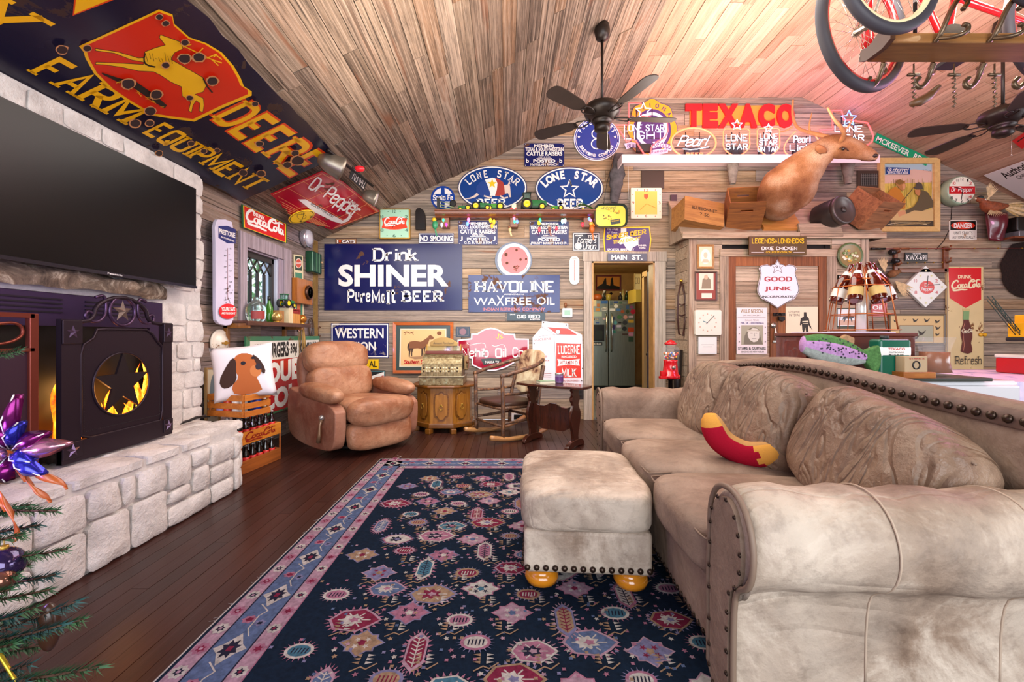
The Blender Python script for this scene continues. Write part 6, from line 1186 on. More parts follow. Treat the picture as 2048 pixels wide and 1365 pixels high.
def band(d,w,c):
    x0,x1,y0,y1=RX0+d,RX1-d,RY0+d,RY1-d
    for q in ([(x0,y0),(x0+w,y0),(x0+w,y1),(x0,y1)],[(x1-w,y0),(x1,y0),(x1,y1),(x1-w,y1)],[(x0,y1-w),(x1,y1-w),(x1,y1),(x0,y1)],[(x0,y0),(x1,y0),(x1,y0+w),(x0,y0+w)]): rp(q,c,0)
    rz[0]+=.00004
band(.0,.006,'cream'); band(.018,.062,'pink'); band(.078,.006,'dark'); band(.084,.128,'blue'); band(.210,.006,'dark'); band(.216,.056,'pink'); band(.27,.005,'rose')
def blob(cx,cy,rx,ry,n,k,ph=0): return [(cx+rx*(1 if i%2 else k)*cos(2*PI*i/(2*n)+ph),cy+ry*(1 if i%2 else k)*sin(2*PI*i/(2*n)+ph)) for i in range(2*n)]
def rosette(x,y,r,a='cream',b_='dark',c='red'): rp(blob(x,y,r,r,8,.78),a); rp(blob(x,y,r*.62,r*.62,6,.55),b_); rp(blob(x,y,r*.25,r*.25,4,.8),c)
def dia(x,y,rx,ry,a,b_,c): rp(blob(x,y,rx,ry,4,.78),'cream') if 0 else rp([(x-rx,y),(x-rx*.55,y-ry*.3),(x,y-ry),(x+rx*.55,y-ry*.3),(x+rx,y),(x+rx*.55,y+ry*.3),(x,y+ry),(x-rx*.55,y+ry*.3)],a); rp(blob(x,y,rx*.62,ry*.62,8,.6),b_); rp(blob(x,y,rx*.22,ry*.22,4,.7),c)
def border_run(side):
    L=(RY1-RY0) if side in 'LR' else (RX1-RX0); P={'L':lambda s,d:(RX0+d,RY0+s),'R':lambda s,d:(RX1-d,RY0+s),'T':lambda s,d:(RX0+s,RY1-d),'B':lambda s,d:(RX0+s,RY0+d)}[side]
    n=int(L/.10)
    for i in range(n):
        rz[0]=.0116+(i%3)*.0003; s=(i+.5)*L/n; a,c=(('cream','dark'),('rose','red'))[i%2]; x,y=P(s,.049); rosette(x,y,.030,a,c,'pink'); x,y=P(s,.244); rosette(x,y,.027,('cream','rose')[i%2],('dark','red')[i%2])
    n=int(L/.30)
    for i in range(n):
        rz[0]=.0118+(i%2)*.0004; s=(i+.5)*L/n; x,y=P(s,.147); dia(x,y,.058 if side in 'LR' else .075,.075 if side in 'LR' else .058,'cream','dark','red')
        x,y=P(s+.15,.125); rp(blob(x,y,.03,.024,7,.75),'rose'); rp(blob(x,y,.017,.014,5,.7),'red'); x,y=P(s+.13,.175); rp(blob(x,y,.024,.02,6,.7),'lilac'); rp(blob(x,y,.011,.01,4,.7),'dark')
        rl([P(s+.06,.175),P(s+.10,.15),P(s+.13,.15),P(s+.17,.148),P(s+.2,.165),P(s+.24,.12)],.005,'cream')
for s_ in 'LRTB': border_run(s_)
def fringe(x,y,rx,ry,c,n=22):
    for i in range(n): a=2*PI*i/n; rp([(x+rx*cos(a-.07),y+ry*sin(a-.07)),(x+(rx+.018)*cos(a),y+(ry+.018)*sin(a)),(x+rx*cos(a+.07),y+ry*sin(a+.07))],c,.000002)
def palm(x,y,s,cs):
    fringe(x,y,.105*s,.072*s,cs[3],24); O=[(x-.11*s,y),(x-.07*s,y-.06*s),(x+.03*s,y-.075*s),(x+.08*s,y-.04*s),(x+.12*s,y),(x+.08*s,y+.04*s),(x+.03*s,y+.075*s),(x-.07*s,y+.06*s)]; sc=lambda k:[(x+(a-x)*k,y+(c-y)*k) for a,c in O]
    rp(sc(1),cs[0]); rp(sc(.88),cs[1]); rp(blob(x-.01*s,y,.055*s,.04*s,7,.65),cs[2]); rp(blob(x,y,.025*s,.018*s,5,.6),cs[3])
    for i in range(6): a=i*PI/3; rl([(x+.03*s*cos(a),y+.025*s*sin(a)),(x+.07*s*cos(a),y+.05*s*sin(a))],.006*s,'cream')
def lozenge(x,y,s,cs): 
    fringe(x,y,.05*s,.115*s,cs[3],24); O=[(x-.045*s,y-.07*s),(x,y-.12*s),(x+.045*s,y-.07*s),(x+.045*s,y+.07*s),(x,y+.12*s),(x-.045*s,y+.07*s)]; sc=lambda k:[(x+(a-x)*k,y+(c-y)*k) for a,c in O]
    rp(sc(1),cs[0]); rp(sc(.8),cs[1]); rl([(x,y-.09*s),(x,y+.09*s)],.004,cs[2])
    for i in range(-3,4): rl([(x-.025*s,y+i*.024*s+.012),(x,y+i*.024*s),(x+.025*s,y+i*.024*s+.012)],.006*s,cs[2])
def cross(x,y,s,cs):
    O=[(-.09,0),(-.055,-.025),(-.055,-.045),(-.03,-.045),(0,-.075),(.03,-.045),(.055,-.045),(.055,-.025),(.09,0),(.055,.025),(.055,.045),(.03,.045),(0,.075),(-.03,.045),(-.055,.045),(-.055,.025)]
    rp([(x+a*s*1.12,y+c*s*1.12) for a,c in O],cs[3]); rp([(x+a*s,y+c*s) for a,c in O],cs[0]); 
    for a in range(4): t=a*PI/2+PI/4; rp(star(x+.032*s*cos(t),y+.028*s*sin(t),.016*s,.4),cs[2])
    rp(blob(x,y,.02*s,.02*s,5,.7),cs[1])
def oval_(x,y,s,cs): fringe(x,y,.06*s,.042*s,cs[3],20); rp(ell(x,y,.064*s,.046*s,n=12),cs[0]); rp(ell(x,y,.05*s,.034*s,n=12),cs[1]); [rl([(x-.03*s+i*.015*s,y-.016*s),(x-.026*s+i*.015*s,y+.016*s)],.005,cs[2]) for i in range(5)]
FXa,FXb,FYa,FYb=RX0+.31,RX1-.31,RY0+.31,RY1-.31; fn=[palm,lozenge,cross,oval_,oval_,palm,cross]; CSs=[('pink','red','cream','rose'),('rose','cream','dark','lilac'),('cream','rose','dark','pink'),('pink','blue','cream','rose'),('lilac','tan','red','pink'),('cream','teal','dark','rose'),('tan','red','cream','lilac')]
j=0; y=FYa+.10
while y<FYb-.04:
    i=0; x=FXa+.08+(.13 if j%2 else 0)
    while x<FXb-.03:
        rz[0]=.0116+((i*3+j*5)%8)*.00035
        k=(i*2+j*3)%7; fn[k](x,y+(.02 if i%2 else -.02),(.88,.78,.86,.85,.78,.72,.82)[k],CSs[(i+j*2)%7]); 
        rl([(x+.07,y+.05),(x+.10,y+.07),(x+.12,y+.06),(x+.15,y+.085)],.005,'tan')
        for t in range(4): rp(blob(x+.13+.012*t*(-1)**t,y-.045+t*.028,.011,.011,5,.5),('tan','cream','pink','rose')[(t+i)%4])
        for t in range(3): rp([(x+.11,y+.08+t*.016),(x+.135,y+.088+t*.016),(x+.11,y+.093+t*.016)],'cream'); rp([(x+.09,y+.08+t*.016),(x+.065,y+.088+t*.016),(x+.09,y+.093+t*.016)],'tan')
        for t in range(5): rp(blob(x+rr.uniform(-.11,.11),y+rr.uniform(-.08,.08)+.07,.009,.009,4,.6),rr.choice(['rose','lilac','pink','blue','tan']))
        x+=.198; i+=1
    y+=.158; j+=1
RB.build('pattern',rg,kind='stuff')
b=MB()
for i in range(90): x=RX0+(RX1-RX0)*R(); b.tube([(x-rcx,RY1-rcy,.006),(x+U(-.01,.01)-rcx,RY1-rcy+U(.01,.03),.003)],.0012,RC['cream'],3)
for i in range(60): y=U(RY0,RY1); b.tube([(RX0-rcx,y-rcy,.005),(RX0-U(.006,.03)-rcx,y+U(-.02,.02)-rcy,.003)],.0009,RC['cream'],3)
b.build('fringe',rg,kind='stuff')
# ================================================================ SOFA
LS=leather('#7d6555','#4e382b','#a58e7c','taupe_suede',3.2,.62,.45); LP=leather('#7b6150','#50392b','#99806a','taupe_pillow',4.0,.48,.75,1.3); LB2=leather('#8a7462','#432d20','#dacab8','pale_suede',3.4,.58,.45,.5)
DKN=mat('#3c2d24',.32,.7); BUN=mat('#c67a18',.18,coat=.8,vary=.2,scale=8); PIP=mat('#7c6655',.6)
sf=empty('sofa',(.605,1.055,0),'large camelback taupe leather sofa with rolled arms and brass nailheads','sofa',rot=(0,0,math.radians(-3.2)))
NM=MB(); NM.lathe([(.0115,0),(.0105,.004),(.006,.0075),(.0001,.009)],DKN,8); NM=NM.mesh('nailhead')
def nail(par,p,n,s=1): q=Vector((0,0,1)).rotation_difference(Vector(n).normalized()); o=link('nailhead',NM,par,loc=p); o.rotation_mode='QUATERNION'; o.rotation_quaternion=q; o.scale=(s,s,s)
prof=[(.075,.07),(.075,.20),(.072,.33),(.06,.405),(.035,.43),(.0,.45),(-.025,.49),(-.033,.54),(-.025,.59),(.0,.635),(.04,.665),(.09,.675),(.14,.668),(.185,.645),(.215,.60),(.225,.55),(.225,.48),(.235,.40),(.235,.20),(.235,.07)]
def arm(y0,sg,label):
    b=MB(); c=Vector((.14,.40)); nx=16; P=smooth(prof,1,True)
    rows=[]
    def ring(x,k): return [(x,y0+sg*(c.x+(a-c.x)*k),.07+(z-.07)*(k if z>.3 else 1)+ .0) for a,z in P]
    xs=[(-.0,.90),(.004,.95),(.02,.985),(.05,1.0)]+[(.05+.92*i/nx,1+.012*sin(i*1.9)) for i in range(1,nx+1)]
    v=[];
    for x,k in xs: v+=ring(x,k)
    n=len(P); f=[(i*n+j,i*n+(j+1)%n,(i+1)*n+(j+1)%n,(i+1)*n+j) for i in range(len(xs)-1) for j in range(n)]; f+=[tuple(range(n)),tuple(range((len(xs)-1)*n,len(xs)*n))]
    b.add(v,f,LB2 if sg>0 else LS,True); o=b.build('arm',sf,fix=True)  # near arm in mottled suede, painted lighter for light on its outer side
    # front panel with piping and nails
    b=MB(); Q=[(y0+sg*(c.x+(a-c.x)*.70),.075+(z-.07)*.93) for a,z in P]; m=len(Q); b.add([(-.012,a,z) for a,z in Q]+[(.01,a,z) for a,z in Q],[tuple(range(m))]+[(i,(i+1)%m,m+(i+1)%m,m+i) for i in range(m)],LS,False); b.build('arm_panel',sf,fix=True)
    b=MB(); Q2=[(-.004,y0+sg*(c.x+(a-c.x)*.97),.072+(z-.07)*.985) for a,z in P]; b.tube(Q2,.0085,PIP,6,True); b.build('piping',sf)
    d=0; last=None
    for i in range(m):
        p=Vector((-.014,*Q[i])); 
        if last is None or (p-last).length>.040: nail(sf,p,(-1,0,0),.62); last=p
    return o
arm(0,1,''); arm(2.385,-1,'')
# welt seams running over the near arm
for x in (.33,.66):
    b=MB(); b.tube([(x,.14+(a-.14)*1.015,.07+(z-.07)*1.008) for a,z in smooth(prof,1)[2:-8]],.0028,mat('#b09a86',.6),5); b.build('seam',sf)
# base rail
b=MB(); b.box(.03,.98,.10,2.28,.085,.30,LS); b.build('base',sf,bevel=.015)
for i in range(46): nail(sf,(.027,.27+i*.0405,.105),(-1,0,0),.9)
for x,y in ((.07,.10),(.07,2.28),(.98,.10),(.98,2.28)): b=MB(); b.lathe([(.03,0),(.052,.012),(.058,.035),(.045,.062),(.035,.085)],BUN,20,Matrix.Translation((x,y,.0115))); b.build('leg',sf)
for i in range(3):
    me=puff(.82,.635,.185,LS,10,5.5,.12,wr=.010,seed=i*7); link('seat_cushion',me,sf,loc=(.385,.56+i*.628,.385),rot=(0,.02,0))
    b=MB(); zz=.452; y0,y1=.56+i*.628-.298,.56+i*.628+.298; b.tube([(.1,y0,zz+.004),(.0,y0+.004,zz-.004),(-.005,y0+.04,zz-.004),(-.005,y1-.04,zz-.004),(.0,y1-.004,zz-.004),(.1,y1,zz+.004)],.004,PIP,5); b.build('piping',sf)
# camelback
def camel(y): t=(y-1.3)/.75; return .875+.09*math.exp(-t*t)
b=MB(); ny=34; n=14
def bk(u,v):
    y=.02+u*2.345; zt=camel(y); a=v*2*PI
    # section: thick slab with rounded top
    pts=[(.86,.30),(.845,.5),(.85,zt-.10),(.87,zt-.04),(.885,zt-.012),(.91,zt),(.94,zt-.006),(.965,zt-.035),(.975,zt-.12),(.98,.5),(.98,.09),(.93,.09),(.86,.12)]
    i=int(v*13+1e-6)%13; x,z=pts[i]; e=min(u,1-u); k=1-max(0,.03-e)/.03*.3; return (.92+(x-.92)*k,y,z if z<.3 else .3+(z-.3)*(1-.04*(1-k)/.3))
b.grid(bk,ny+1,13,LS,cv=True); o=b.build('backrest',sf,fix=True,sub=1)
b=MB(); ys=[.03+2.32*i/50 for i in range(51)]
v=[];
for y in ys: zt=camel(y); v+=[(.862,y,zt-.078),(.851,y,zt-.072),(.862,y,zt-.028),(.874,y,zt-.022)]
b.add(v,[(i*4+k,i*4+k+1,(i+1)*4+k+1,(i+1)*4+k) for i in range(50) for k in range(3)],mat('#6b5348',.7,vary=.3),True); b.build('nail_band',sf)
for i in range(52): y=.06+i*.0445; nail(sf,(.854,y,camel(y)-.05),(-1,0,.15),1.25)
PL_=[(.70,.535,.615,.70,.46,11,-.20),(.66,1.20,.655,.66,.50,23,-.05),(.66,1.80,.655,.62,.50,35,.04)]
for x,y,z,w,h,sd,rl_ in PL_:
    me=puff(.27,w,h,LP,12,3.7,0,wr=.011,seed=sd); o=link('back_pillow',me,sf,loc=(x,y,z),rot=(-rl_,.33,U(-.05,.05)))
    b=MB(); b.tube([(.0+.03*sin(PI*t),-w/2*.93+w*.93*t,h/2*.80-.02*cos(PI*2*t)) for t in [i/14 for i in range(15)]],.004,PIP,5); b.build('pillow_seam',sf,loc=(x-.02,y,z+.01),rot=(-rl_,.33,0))
# ---- ottoman
ot=empty('ottoman',(.362,2.09,0),'square taupe suede ottoman on golden bun feet beside the sofa','ottoman',rot=(0,0,math.radians(-4)))
b=MB(); b.box(-.265,.265,-.335,.335,.088,.27,LB2); b.build('base',ot,bevel=.022,seg=3)
me=puff(.57,.71,.185,LB2,10,6.5,.13,wr=.006,seed=3); link('cushion',me,ot,loc=(0,0,.345))
b=MB(); w,h=.262,.332; b.tube(smooth([(-w,-h,.412),(w,-h,.412),(w,h,.412),(-w,h,.412)],2,True),.0035,PIP,5,True); b.build('piping',ot)
for x in (-.19,.19):
    for y in (-.255,.255): b=MB(); b.lathe([(.035,0),(.066,.01),(.074,.032),(.066,.054),(.045,.064),(.055,.068),(.056,.09)],BUN,22,Matrix.Translation((x,y,.0115))); b.build('leg',ot)
for i in range(14): nail(ot,(-.25+i*.0385,-.338,.115),(0,-1,0),1.15)
for i in range(16): nail(ot,(-.268,-.31+i*.041,.115),(-1,0,0),1.0); nail(ot,(.268,-.31+i*.041,.115),(1,0,0),1.0)
# ---- canoe pillow on the seat
def sweep(path,rad,cols,seg=12,name='cover'):
    "path points, (ry,rz) per point, material chosen by angle"
    b=MB(); n=len(path); V=[]
    for i,p in enumerate(path):
        p=Vector(p); t=(Vector(path[min(i+1,n-1)])-Vector(path[max(i-1,0)])).normalized(); s=Vector((0,1,0)); u=t.cross(s).normalized()*-1
        for k in range(seg): a=2*PI*k/seg; V.append(p+s*rad[i][0]*cos(a)+u*rad[i][1]*sin(a))
    for i in range(n-1):
        for k in range(seg): k2=(k+1)%seg; b.add([V[i*seg+k],V[i*seg+k2],V[(i+1)*seg+k2],V[(i+1)*seg+k]],[(0,1,2,3)],cols(i/(n-1),(k+.5)/seg),True)
    b.add(V[:seg],[tuple(range(seg))],cols(0,.5),True); b.add(V[-seg:],[tuple(range(seg))],cols(1,.5),True); return b
KR=mat('#a3132c',.9,bumps=.5,scale=120,spec=.1); KT=mat('#b98a55',.9,bumps=.5,scale=120,spec=.1); KO=mat('#d99a45',.9,bumps=.5,scale=120,spec=.1); KWh=mat('#c8c4cc',.8)
cp=empty('canoe_pillow',(1.095,2.03,.555),'small red canoe-shaped needlepoint pillow with orange tips on the sofa seat','pillow',rot=(.25,.42,-.55))
N_=22; path=[(-.155+.31*t,0,.035*(abs(2*t-1)**2.6)*3.2-.02) for t in [i/(N_-1) for i in range(N_)]]; rad=[(.05*(1-abs(2*t-1)**6*.7),.062*(1-abs(2*t-1)**8*.55)) for t in [i/(N_-1) for i in range(N_)]]
def cc_(t,a): return (KT if .67<a<.84 else (KO if t>.84 or (t>.78 and int(a*12)%2) else (KO if t<.06 else KR)))
sweep(path,rad,cc_,12).build('cover',cp,fix=True)
# ================================================================ TELEVISION, FIREPLACE
tv=empty('television',(-2.2,2.39,1.77),'large flat black television mounted on the limestone chimney','television')
b=MB(); b.box(-.03,.0,-.63,.63,-.355,.355,mat('#0c0b0e',.35)); b.build('body',tv,bevel=.004)
SCR=mat('#030304',.28,spec=.25); b=MB(); b.box(.0,.002,-.622,.622,-.335,.348,SCR); b.build('screen',tv); b=MB(); b.box(-.002,.006,-.63,.63,-.355,-.337,mat('#3b3840',.2,.7)); b.build('bezel',tv)
b=MB(); b.box(-.10,-.03,-.2,.2,-.15,.15,BLK); b.build('wall_mount',tv)
b=MB(); v,f,bb=glyphmesh('Panasonic',.02,0); b.add([(.007,-.05+(x-bb[0])/(bb[1]-bb[0])*.09,-.35+(y-bb[2])/(bb[3]-bb[2])*.010) for x,y in v],f,WH); b.build('lettering',tv)
PI_=mat('#3a2a4a',.35,.5); PD=mat('#1c1522',.4,.4)
fi=empty('fireplace_insert',(CXF+.0,1.9,.43),'dark metal fireplace insert with louvred vent under the stone lintel','fireplace')
def fb2(nm,x0,x1,y0,y1,z0,z1,m,par=fi,bv=0,o=(CXF,1.9,.43)): b=MB(); b.box(x0-o[0],x1-o[0],y0-o[1],y1-o[1],z0-o[2],z1-o[2],m); return b.build(nm,par,bevel=bv)
fb2('surround',CXF-.01,CXF+.03,2.72,2.82,.43,1.295,PI_); fb2('top_panel',CXF-.01,CXF+.03,.4,2.72,1.13,1.295,PI_); fb2('firebox',CXF-.09,CXF-.02,.4,2.72,.43,1.13,BLK)
for y0,y1 in ((1.0,2.18),(2.30,2.68)):
    for i in range(4): fb2('louver',CXF+.028,CXF+.036,y0,y1,1.195+i*.022,1.203+i*.022,PD)
# burning logs behind the star screen
FLM=NT('flame'); c=FLM.co('Object',(5,5,2)); f=FLM.noise(c,3,5,.6,1.5); cr=FLM.ramp(f,[(.35,'#c8300a'),(.5,'#ff7a12'),(.65,'#ffd24a')]); FLM.l(cr,FLM.b.inputs['Emission Color']); FLM.l(cr,FLM.b.inputs['Base Color']); FLM.b.inputs['Emission Strength'].default_value=2.2; FLM=FLM.m
e=empty('log_fire',(-2.22,2.36,.44),'orange flames burning on logs behind the star screen','fire')
for i,(y,h,w) in enumerate(((-.22,.40,.09),(-.15,.30,.08),(-.05,.26,.10),(.03,.30,.1),(.14,.28,.1),(.22,.50,.08),(.18,.42,.09),(-.1,.22,.1),(.08,.2,.1))):
    b=MB()
    def fl(u,v,y=y,h=h,w=w,i=i): a=v*2*PI; r=w*.5*(sin(PI*min(1,u*.8+.2))**.8)*(1-u*.75); return (r*.5*cos(a)+.01*i-.03,y+r*sin(a)+.035*sin(u*7+i*2)*u,.06+u*h)
    b.grid(fl,12,9,FLM,cv=True); b.build('flame',e)
for i in range(3): b=MB(); b.tube([(-.04+.04*i,-.3,.05),(-.02+.03*i,.3,.06+.01*i)],.035,mat('#2a1a12',.9,bumps=.6),8); b.build('log',e)
light('fire_light','POINT',(-2.18,2.36,.75),(0,0,0),3,(1,.45,.12),.1)
# star screen
SM=mat('#2c2029',.42,.6); ss=empty('fireplace_screen',(-2.13,2.36,.46),'dark iron fireplace screen with a cut-out star and scrolled top','fireplace screen')
def yz(nm,pts,x0,x1,m,par=ss,**k): b=MB(); M=Matrix(((0,0,1,0),(1,0,0,0),(0,1,0,0),(0,0,0,1))); b.prism(pts,x0,x1,m,M); return b.build(nm,par,**k)
W2=.335; H2=.70
for y0,y1 in ((-W2,-W2+.095),(W2-.07,W2)):
    yz('post',[(y0,.0),(y1,.0),(y1,H2),(y0,H2)],-.015,.012,SM); 
    for z0,z1 in ((.02,.10),(.58,.695)): yz('corner_block',[(y0,z0),(y1,z0),(y1,z1),(y0,z1)],.012,.02,SM,bevel=.003); b=MB(); c=((y0+y1)/2,(z0+z1)/2); P=star(c[0],c[1],.034,.4,90); b.add([(.034,*c)]+[(.02,*q) for q in P],[(0,i+1,(i+1)%10+1) for i in range(10)],mat('#5a4458',.3,.7)); b.build('star',ss)
yz('bottom_rail',[(-W2,.0),(W2,.0),(W2,.10),(-W2,.10)],-.012,.014,SM)
# panel with round window: strips around the circle, star in the middle
a0,a1,z0,z1=-W2+.095,W2-.07,.10,.655; cy,cz,rc=-.005,.355,.172; Nn=40; cir=[(cy+rc*cos(2*PI*i/Nn),cz+rc*sin(2*PI*i/Nn)) for i in range(Nn)]
def outp(t): # projection of direction on the notched panel outline
    c_,s_=cos(t),sin(t); k=min(((a1-cy)/c_ if c_>1e-6 else 9),((a0-cy)/c_ if c_<-1e-6 else 9),((z1-cz)/s_ if s_>1e-6 else 9),((z0-cz)/s_ if s_<-1e-6 else 9)); y,z=cy+c_*k,cz+s_*k
    for yy,sg in ((a0,1),(a1,-1)):
        d=math.hypot(y-yy,z-z1)
        if d<.085: y+=sg*(.085-d)*.7; z-=(.085-d)*.7
    return (y,z)
an_=sorted([2*PI*i/Nn for i in range(Nn)]); O2=[outp(t) for t in an_]
b=MB(); b.add([(x,*p) for x in (.0,.006) for p in cir]+[(x,*p) for x in (.0,.006) for p in O2],[(Nn+i,Nn+(i+1)%Nn,3*Nn+(i+1)%Nn,3*Nn+i) for i in range(Nn)]+[((i+1)%Nn,i,2*Nn+i,2*Nn+(i+1)%Nn) for i in range(Nn)],SM); b.build('panel',ss,fix=True)
b=MB(); b.tube([(.008,*p) for p in cir],.006,SM,5,True); b.build('ring',ss); yz('star_cutout',star(cy,cz,rc*1.0,.40,90),-.002,.010,mat('#241b1f',.45,.5))
b=MB(); b.tube([(.008,*p) for p in O2],.007,SM,5,True); b.build('rim',ss)
b=MB(); 
for i in range(44): b.sphere((.006,a0+.02+(a1-a0-.04)*i/43,.64 if .1<i/43<.9 else .55),.0022,BLK,4,3); b.sphere((.006,a0+.02+(a1-a0-.04)*i/43,.135),.0022,BLK,4,3)
for i in range(34): b.sphere((.006,a0+.02,.14+.4*i/33),.0022,BLK,4,3); b.sphere((.006,a1-.02,.14+.4*i/33),.0022,BLK,4,3)
b.build('perforations',ss,kind='stuff')
SC=mat('#4a3550',.3,.7)
b=MB(); b.tube(smooth([(0,-W2+.09,.69),(0,-.17,.70),(0,-.15,.79),(0,0,.845),(0,.15,.79),(0,.17,.70),(0,W2-.06,.69)],2),.011,SM,6); b.build('arch',ss)
b=MB(); b.tube([(0,.078*cos(a),.755+.078*sin(a)) for a in [2*PI*i/26 for i in range(26)]],.009,SC,6,True); b.build('medallion_ring',ss)
b=MB(); P=star(0,.755,.062,.4,90); b.add([(.02,0,.755)]+[(.002,*q) for q in P],[(0,i+1,(i+1)%10+1) for i in range(10)],mat('#9a8478',.3,.8)); b.build('star',ss)
for sg in (-1,1): b=MB(); b.tube(smooth([(0,sg*.155,.82),(0,sg*.10,.84),(0,sg*.095,.73),(0,sg*.15,.685),(0,sg*.215,.71),(0,sg*.20,.75),(0,sg*.17,.735)],2),.008,SC,6); b.build('scroll',ss)
# second folding panel nearer the camera, red light of the tree painted into its metal
s2=empty('fireplace_door',(-2.13,1.55,.46),'second iron screen panel with scrolls at the picture edge','fireplace screen'); CPm=mat('#7a3a2c',.35,.7)
for y in (.36,-.3): yz('stile',[(y-.018,.0),(y+.018,.0),(y+.018,.72),(y-.018,.72)],-.012,.012,CPm,s2,bevel=.003)
yz('top_rail',[(-.3,.70),(.36,.70),(.36,.72),(-.3,.72)],-.012,.012,CPm,s2); yz('rail',[(-.3,.55),(.36,.55),(.36,.565),(-.3,.565)],-.012,.012,CPm,s2); yz('mesh_panel',[(-.3,.0),(.36,.0),(.36,.55),(-.3,.55)],-.004,.0,mat('#3a2430',.5,.5),s2)
b=MB(); b.tube(smooth([(0,.06,.58),(0,.25,.58),(0,.33,.62),(0,.31,.68),(0,.22,.67)],2),.007,CPm,6); b.build('scroll',s2); b=MB(); b.tube([(.01,.12+.09*cos(a),.25+.09*sin(a)) for a in [2*PI*i/20 for i in range(20)]],.008,SC,6,True); b.build('door_ring',s2)
# poker lying on the hearth
b=MB(); b.tube([(-2.19,2.86,.485),(-2.20,3.02,.50),(-2.16,3.10,.49)],[.004,.009,.006],IRON,6); b.tube([(-2.24,2.95,.48),(-2.22,3.14,.49)],.008,mat('#5a5458',.4,.6),6); b.build('fire_tongs',label='black iron fireplace tongs lying at the far end of hearth',cat='tongs')
# ================================================================ CRATES BY THE HEARTH
SL_=wood('#a4571a','#cf7d2c','orange_slats','Y',.8,.5,.1)
ce=empty('slatted_crate',(-2.13,3.40,.455),'orange slatted wooden crate holding bottles at the hearth end','crate',rot=(0,0,-.25))
def cbx(nm,x0,x1,y0,y1,z0,z1,m=SL_,par=ce,bv=.002): b=MB(); b.box(x0,x1,y0,y1,z0,z1,m); return b.build(nm,par,bevel=bv)
for i in range(3):
    z0=.0+i*.062+(.0 if i else 0); cbx('slat',-.17,.17,-.135,-.125,z0,z0+.045); cbx('slat',-.17,.17,.125,.135,z0,z0+.045); cbx('slat',.17,.18,-.125,.125,z0,z0+.045); cbx('slat',-.18,-.17,-.125,.125,z0,z0+.045)
for x in (-.165,.15):
    for y in (-.125,.11): cbx('corner_post',x,x+.015,y,y+.015,0,.17)
cbx('base_board',-.17,.17,-.125,.125,.0,.008)
for i,(x,y,c,k) in enumerate(((-.10,-.08,'#b9a8d8','#2f4aa8'),(-.02,-.09,'#d8431f','#c83a1c'),(.05,-.08,'#e8e2dc','#e8e2dc'),(.11,-.07,'#d9d2c4','#caa03a'),(.12,.05,'#2238a0','#2238a0'),(.04,.07,'#1f5fae','#1a4c90'))):
    v=ce.matrix_world@Vector((x,y,.012)) if False else Matrix.Translation((-2.13,3.40,.455))@Euler((0,0,-.25)).to_matrix().to_4x4()@Vector((x,y,.01)); e=empty('spray_bottle',tuple(v),('lilac bottle with blue cap in the slatted crate','red-orange bottle in the slatted crate','white bottle in the slatted crate','cream bottle with gold cap in the slatted crate','dark blue can in the far corner of the slatted crate','mid blue can behind others in the slatted crate')[i],'bottle')
    b=MB(); b.lathe([(.028,0),(.03,.01),(.03,.13),(.015,.15),(.014,.155)],mat(c,.35),12); b.build('body',e); b=MB(); b.lathe([(.02,.15),(.02,.19),(.001,.192)],mat(k,.35),12); b.build('cap',e)
# dachshund pillow on the crate
dp=empty('dog_pillow',(-2.06,3.34,.795),'white square pillow printed with a brown long-eared puppy, on the crate','pillow',rot=(-.12,-.10,.45)); dp.scale=(.86,.9,.86); PW=mat('#e8e2e6',.85)
def sqpillow(sz,th,m,n=14):
    b=MB(); f=lambda u,w:(sz/2*u*(1-.07*(1-w*w)),0,sz/2*w*(1-.07*(1-u*u)))
    for sg in (-1,1): b.grid(lambda u,w:(f(2*u-1,2*w-1)[0],sg*th/2*((1-(2*u-1)**2)*(1-(2*w-1)**2))**.45,f(2*u-1,2*w-1)[2]),n,n,m)
    return b
sqpillow(.50,.15,PW).build('cover',dp,fix=True)
def onp(pts,col,lift): # print pressed on the front face
    b=MB(); Rm=Euler((0,.40,0)).to_matrix()
    cx=sum(p[0] for p in pts)/len(pts); cz=sum(p[1] for p in pts)/len(pts); rings=[[(cx+(x-cx)*k,cz+(z-cz)*k) for x,z in pts] for k in (1,.66,.33)]
    def P(x,z): u,w=min(.98,abs(x)/.25),min(.98,abs(z)/.25); y=-.075*((1-u*u)*(1-w*w))**.45-lift*.5; return (x,y,z)
    V=[P(*q) for r_ in rings for q in r_]+[P(cx,cz)]; n=len(pts); f=[(i,(i+1)%n,n+(i+1)%n,n+i) for i in range(n)]+[(n+i,n+(i+1)%n,2*n+(i+1)%n,2*n+i) for i in range(n)]+[(2*n+i,2*n+(i+1)%n,3*n) for i in range(n)]; b.add(V,f,mat(col,.85),True); return b
DG=smooth([(-.02,.17),(.07,.16),(.13,.08),(.15,-.0),(.13,-.05),(.10,-.06),(.12,-.12),(.14,-.20),(-.08,-.21),(-.10,-.12),(-.03,-.05),(-.06,.02),(-.08,.10)],1,True)
dsh=Euler((0,.4,0)); 
for nm,pts,col,l in (('puppy',DG,'#b5612c',.006),('ear',smooth([(-.07,.14),(-.13,.05),(-.19,-.06),(-.17,-.13),(-.11,-.13),(-.05,-.07),(-.05,.02),(-.04,.10)],1,True),'#3a1f16',.008),('ear',smooth([(.08,.16),(.14,.10),(.18,.0),(.165,-.05),(.13,.0),(.11,.06)],1,True),'#3a1f16',.008),('muzzle',ell(.10,-.005,.045,.055,n=14),'#c97a42',.008),('nose',ell(.125,.03,.025,.03,n=10),'#2b2430',.011),('eye',ell(.01,.075,.020,.018,n=10),'#1c1824',.011),('eye',ell(.09,.115,.016,.012,n=10),'#1c1824',.011)): onp(pts,col,l).build(nm,dp)
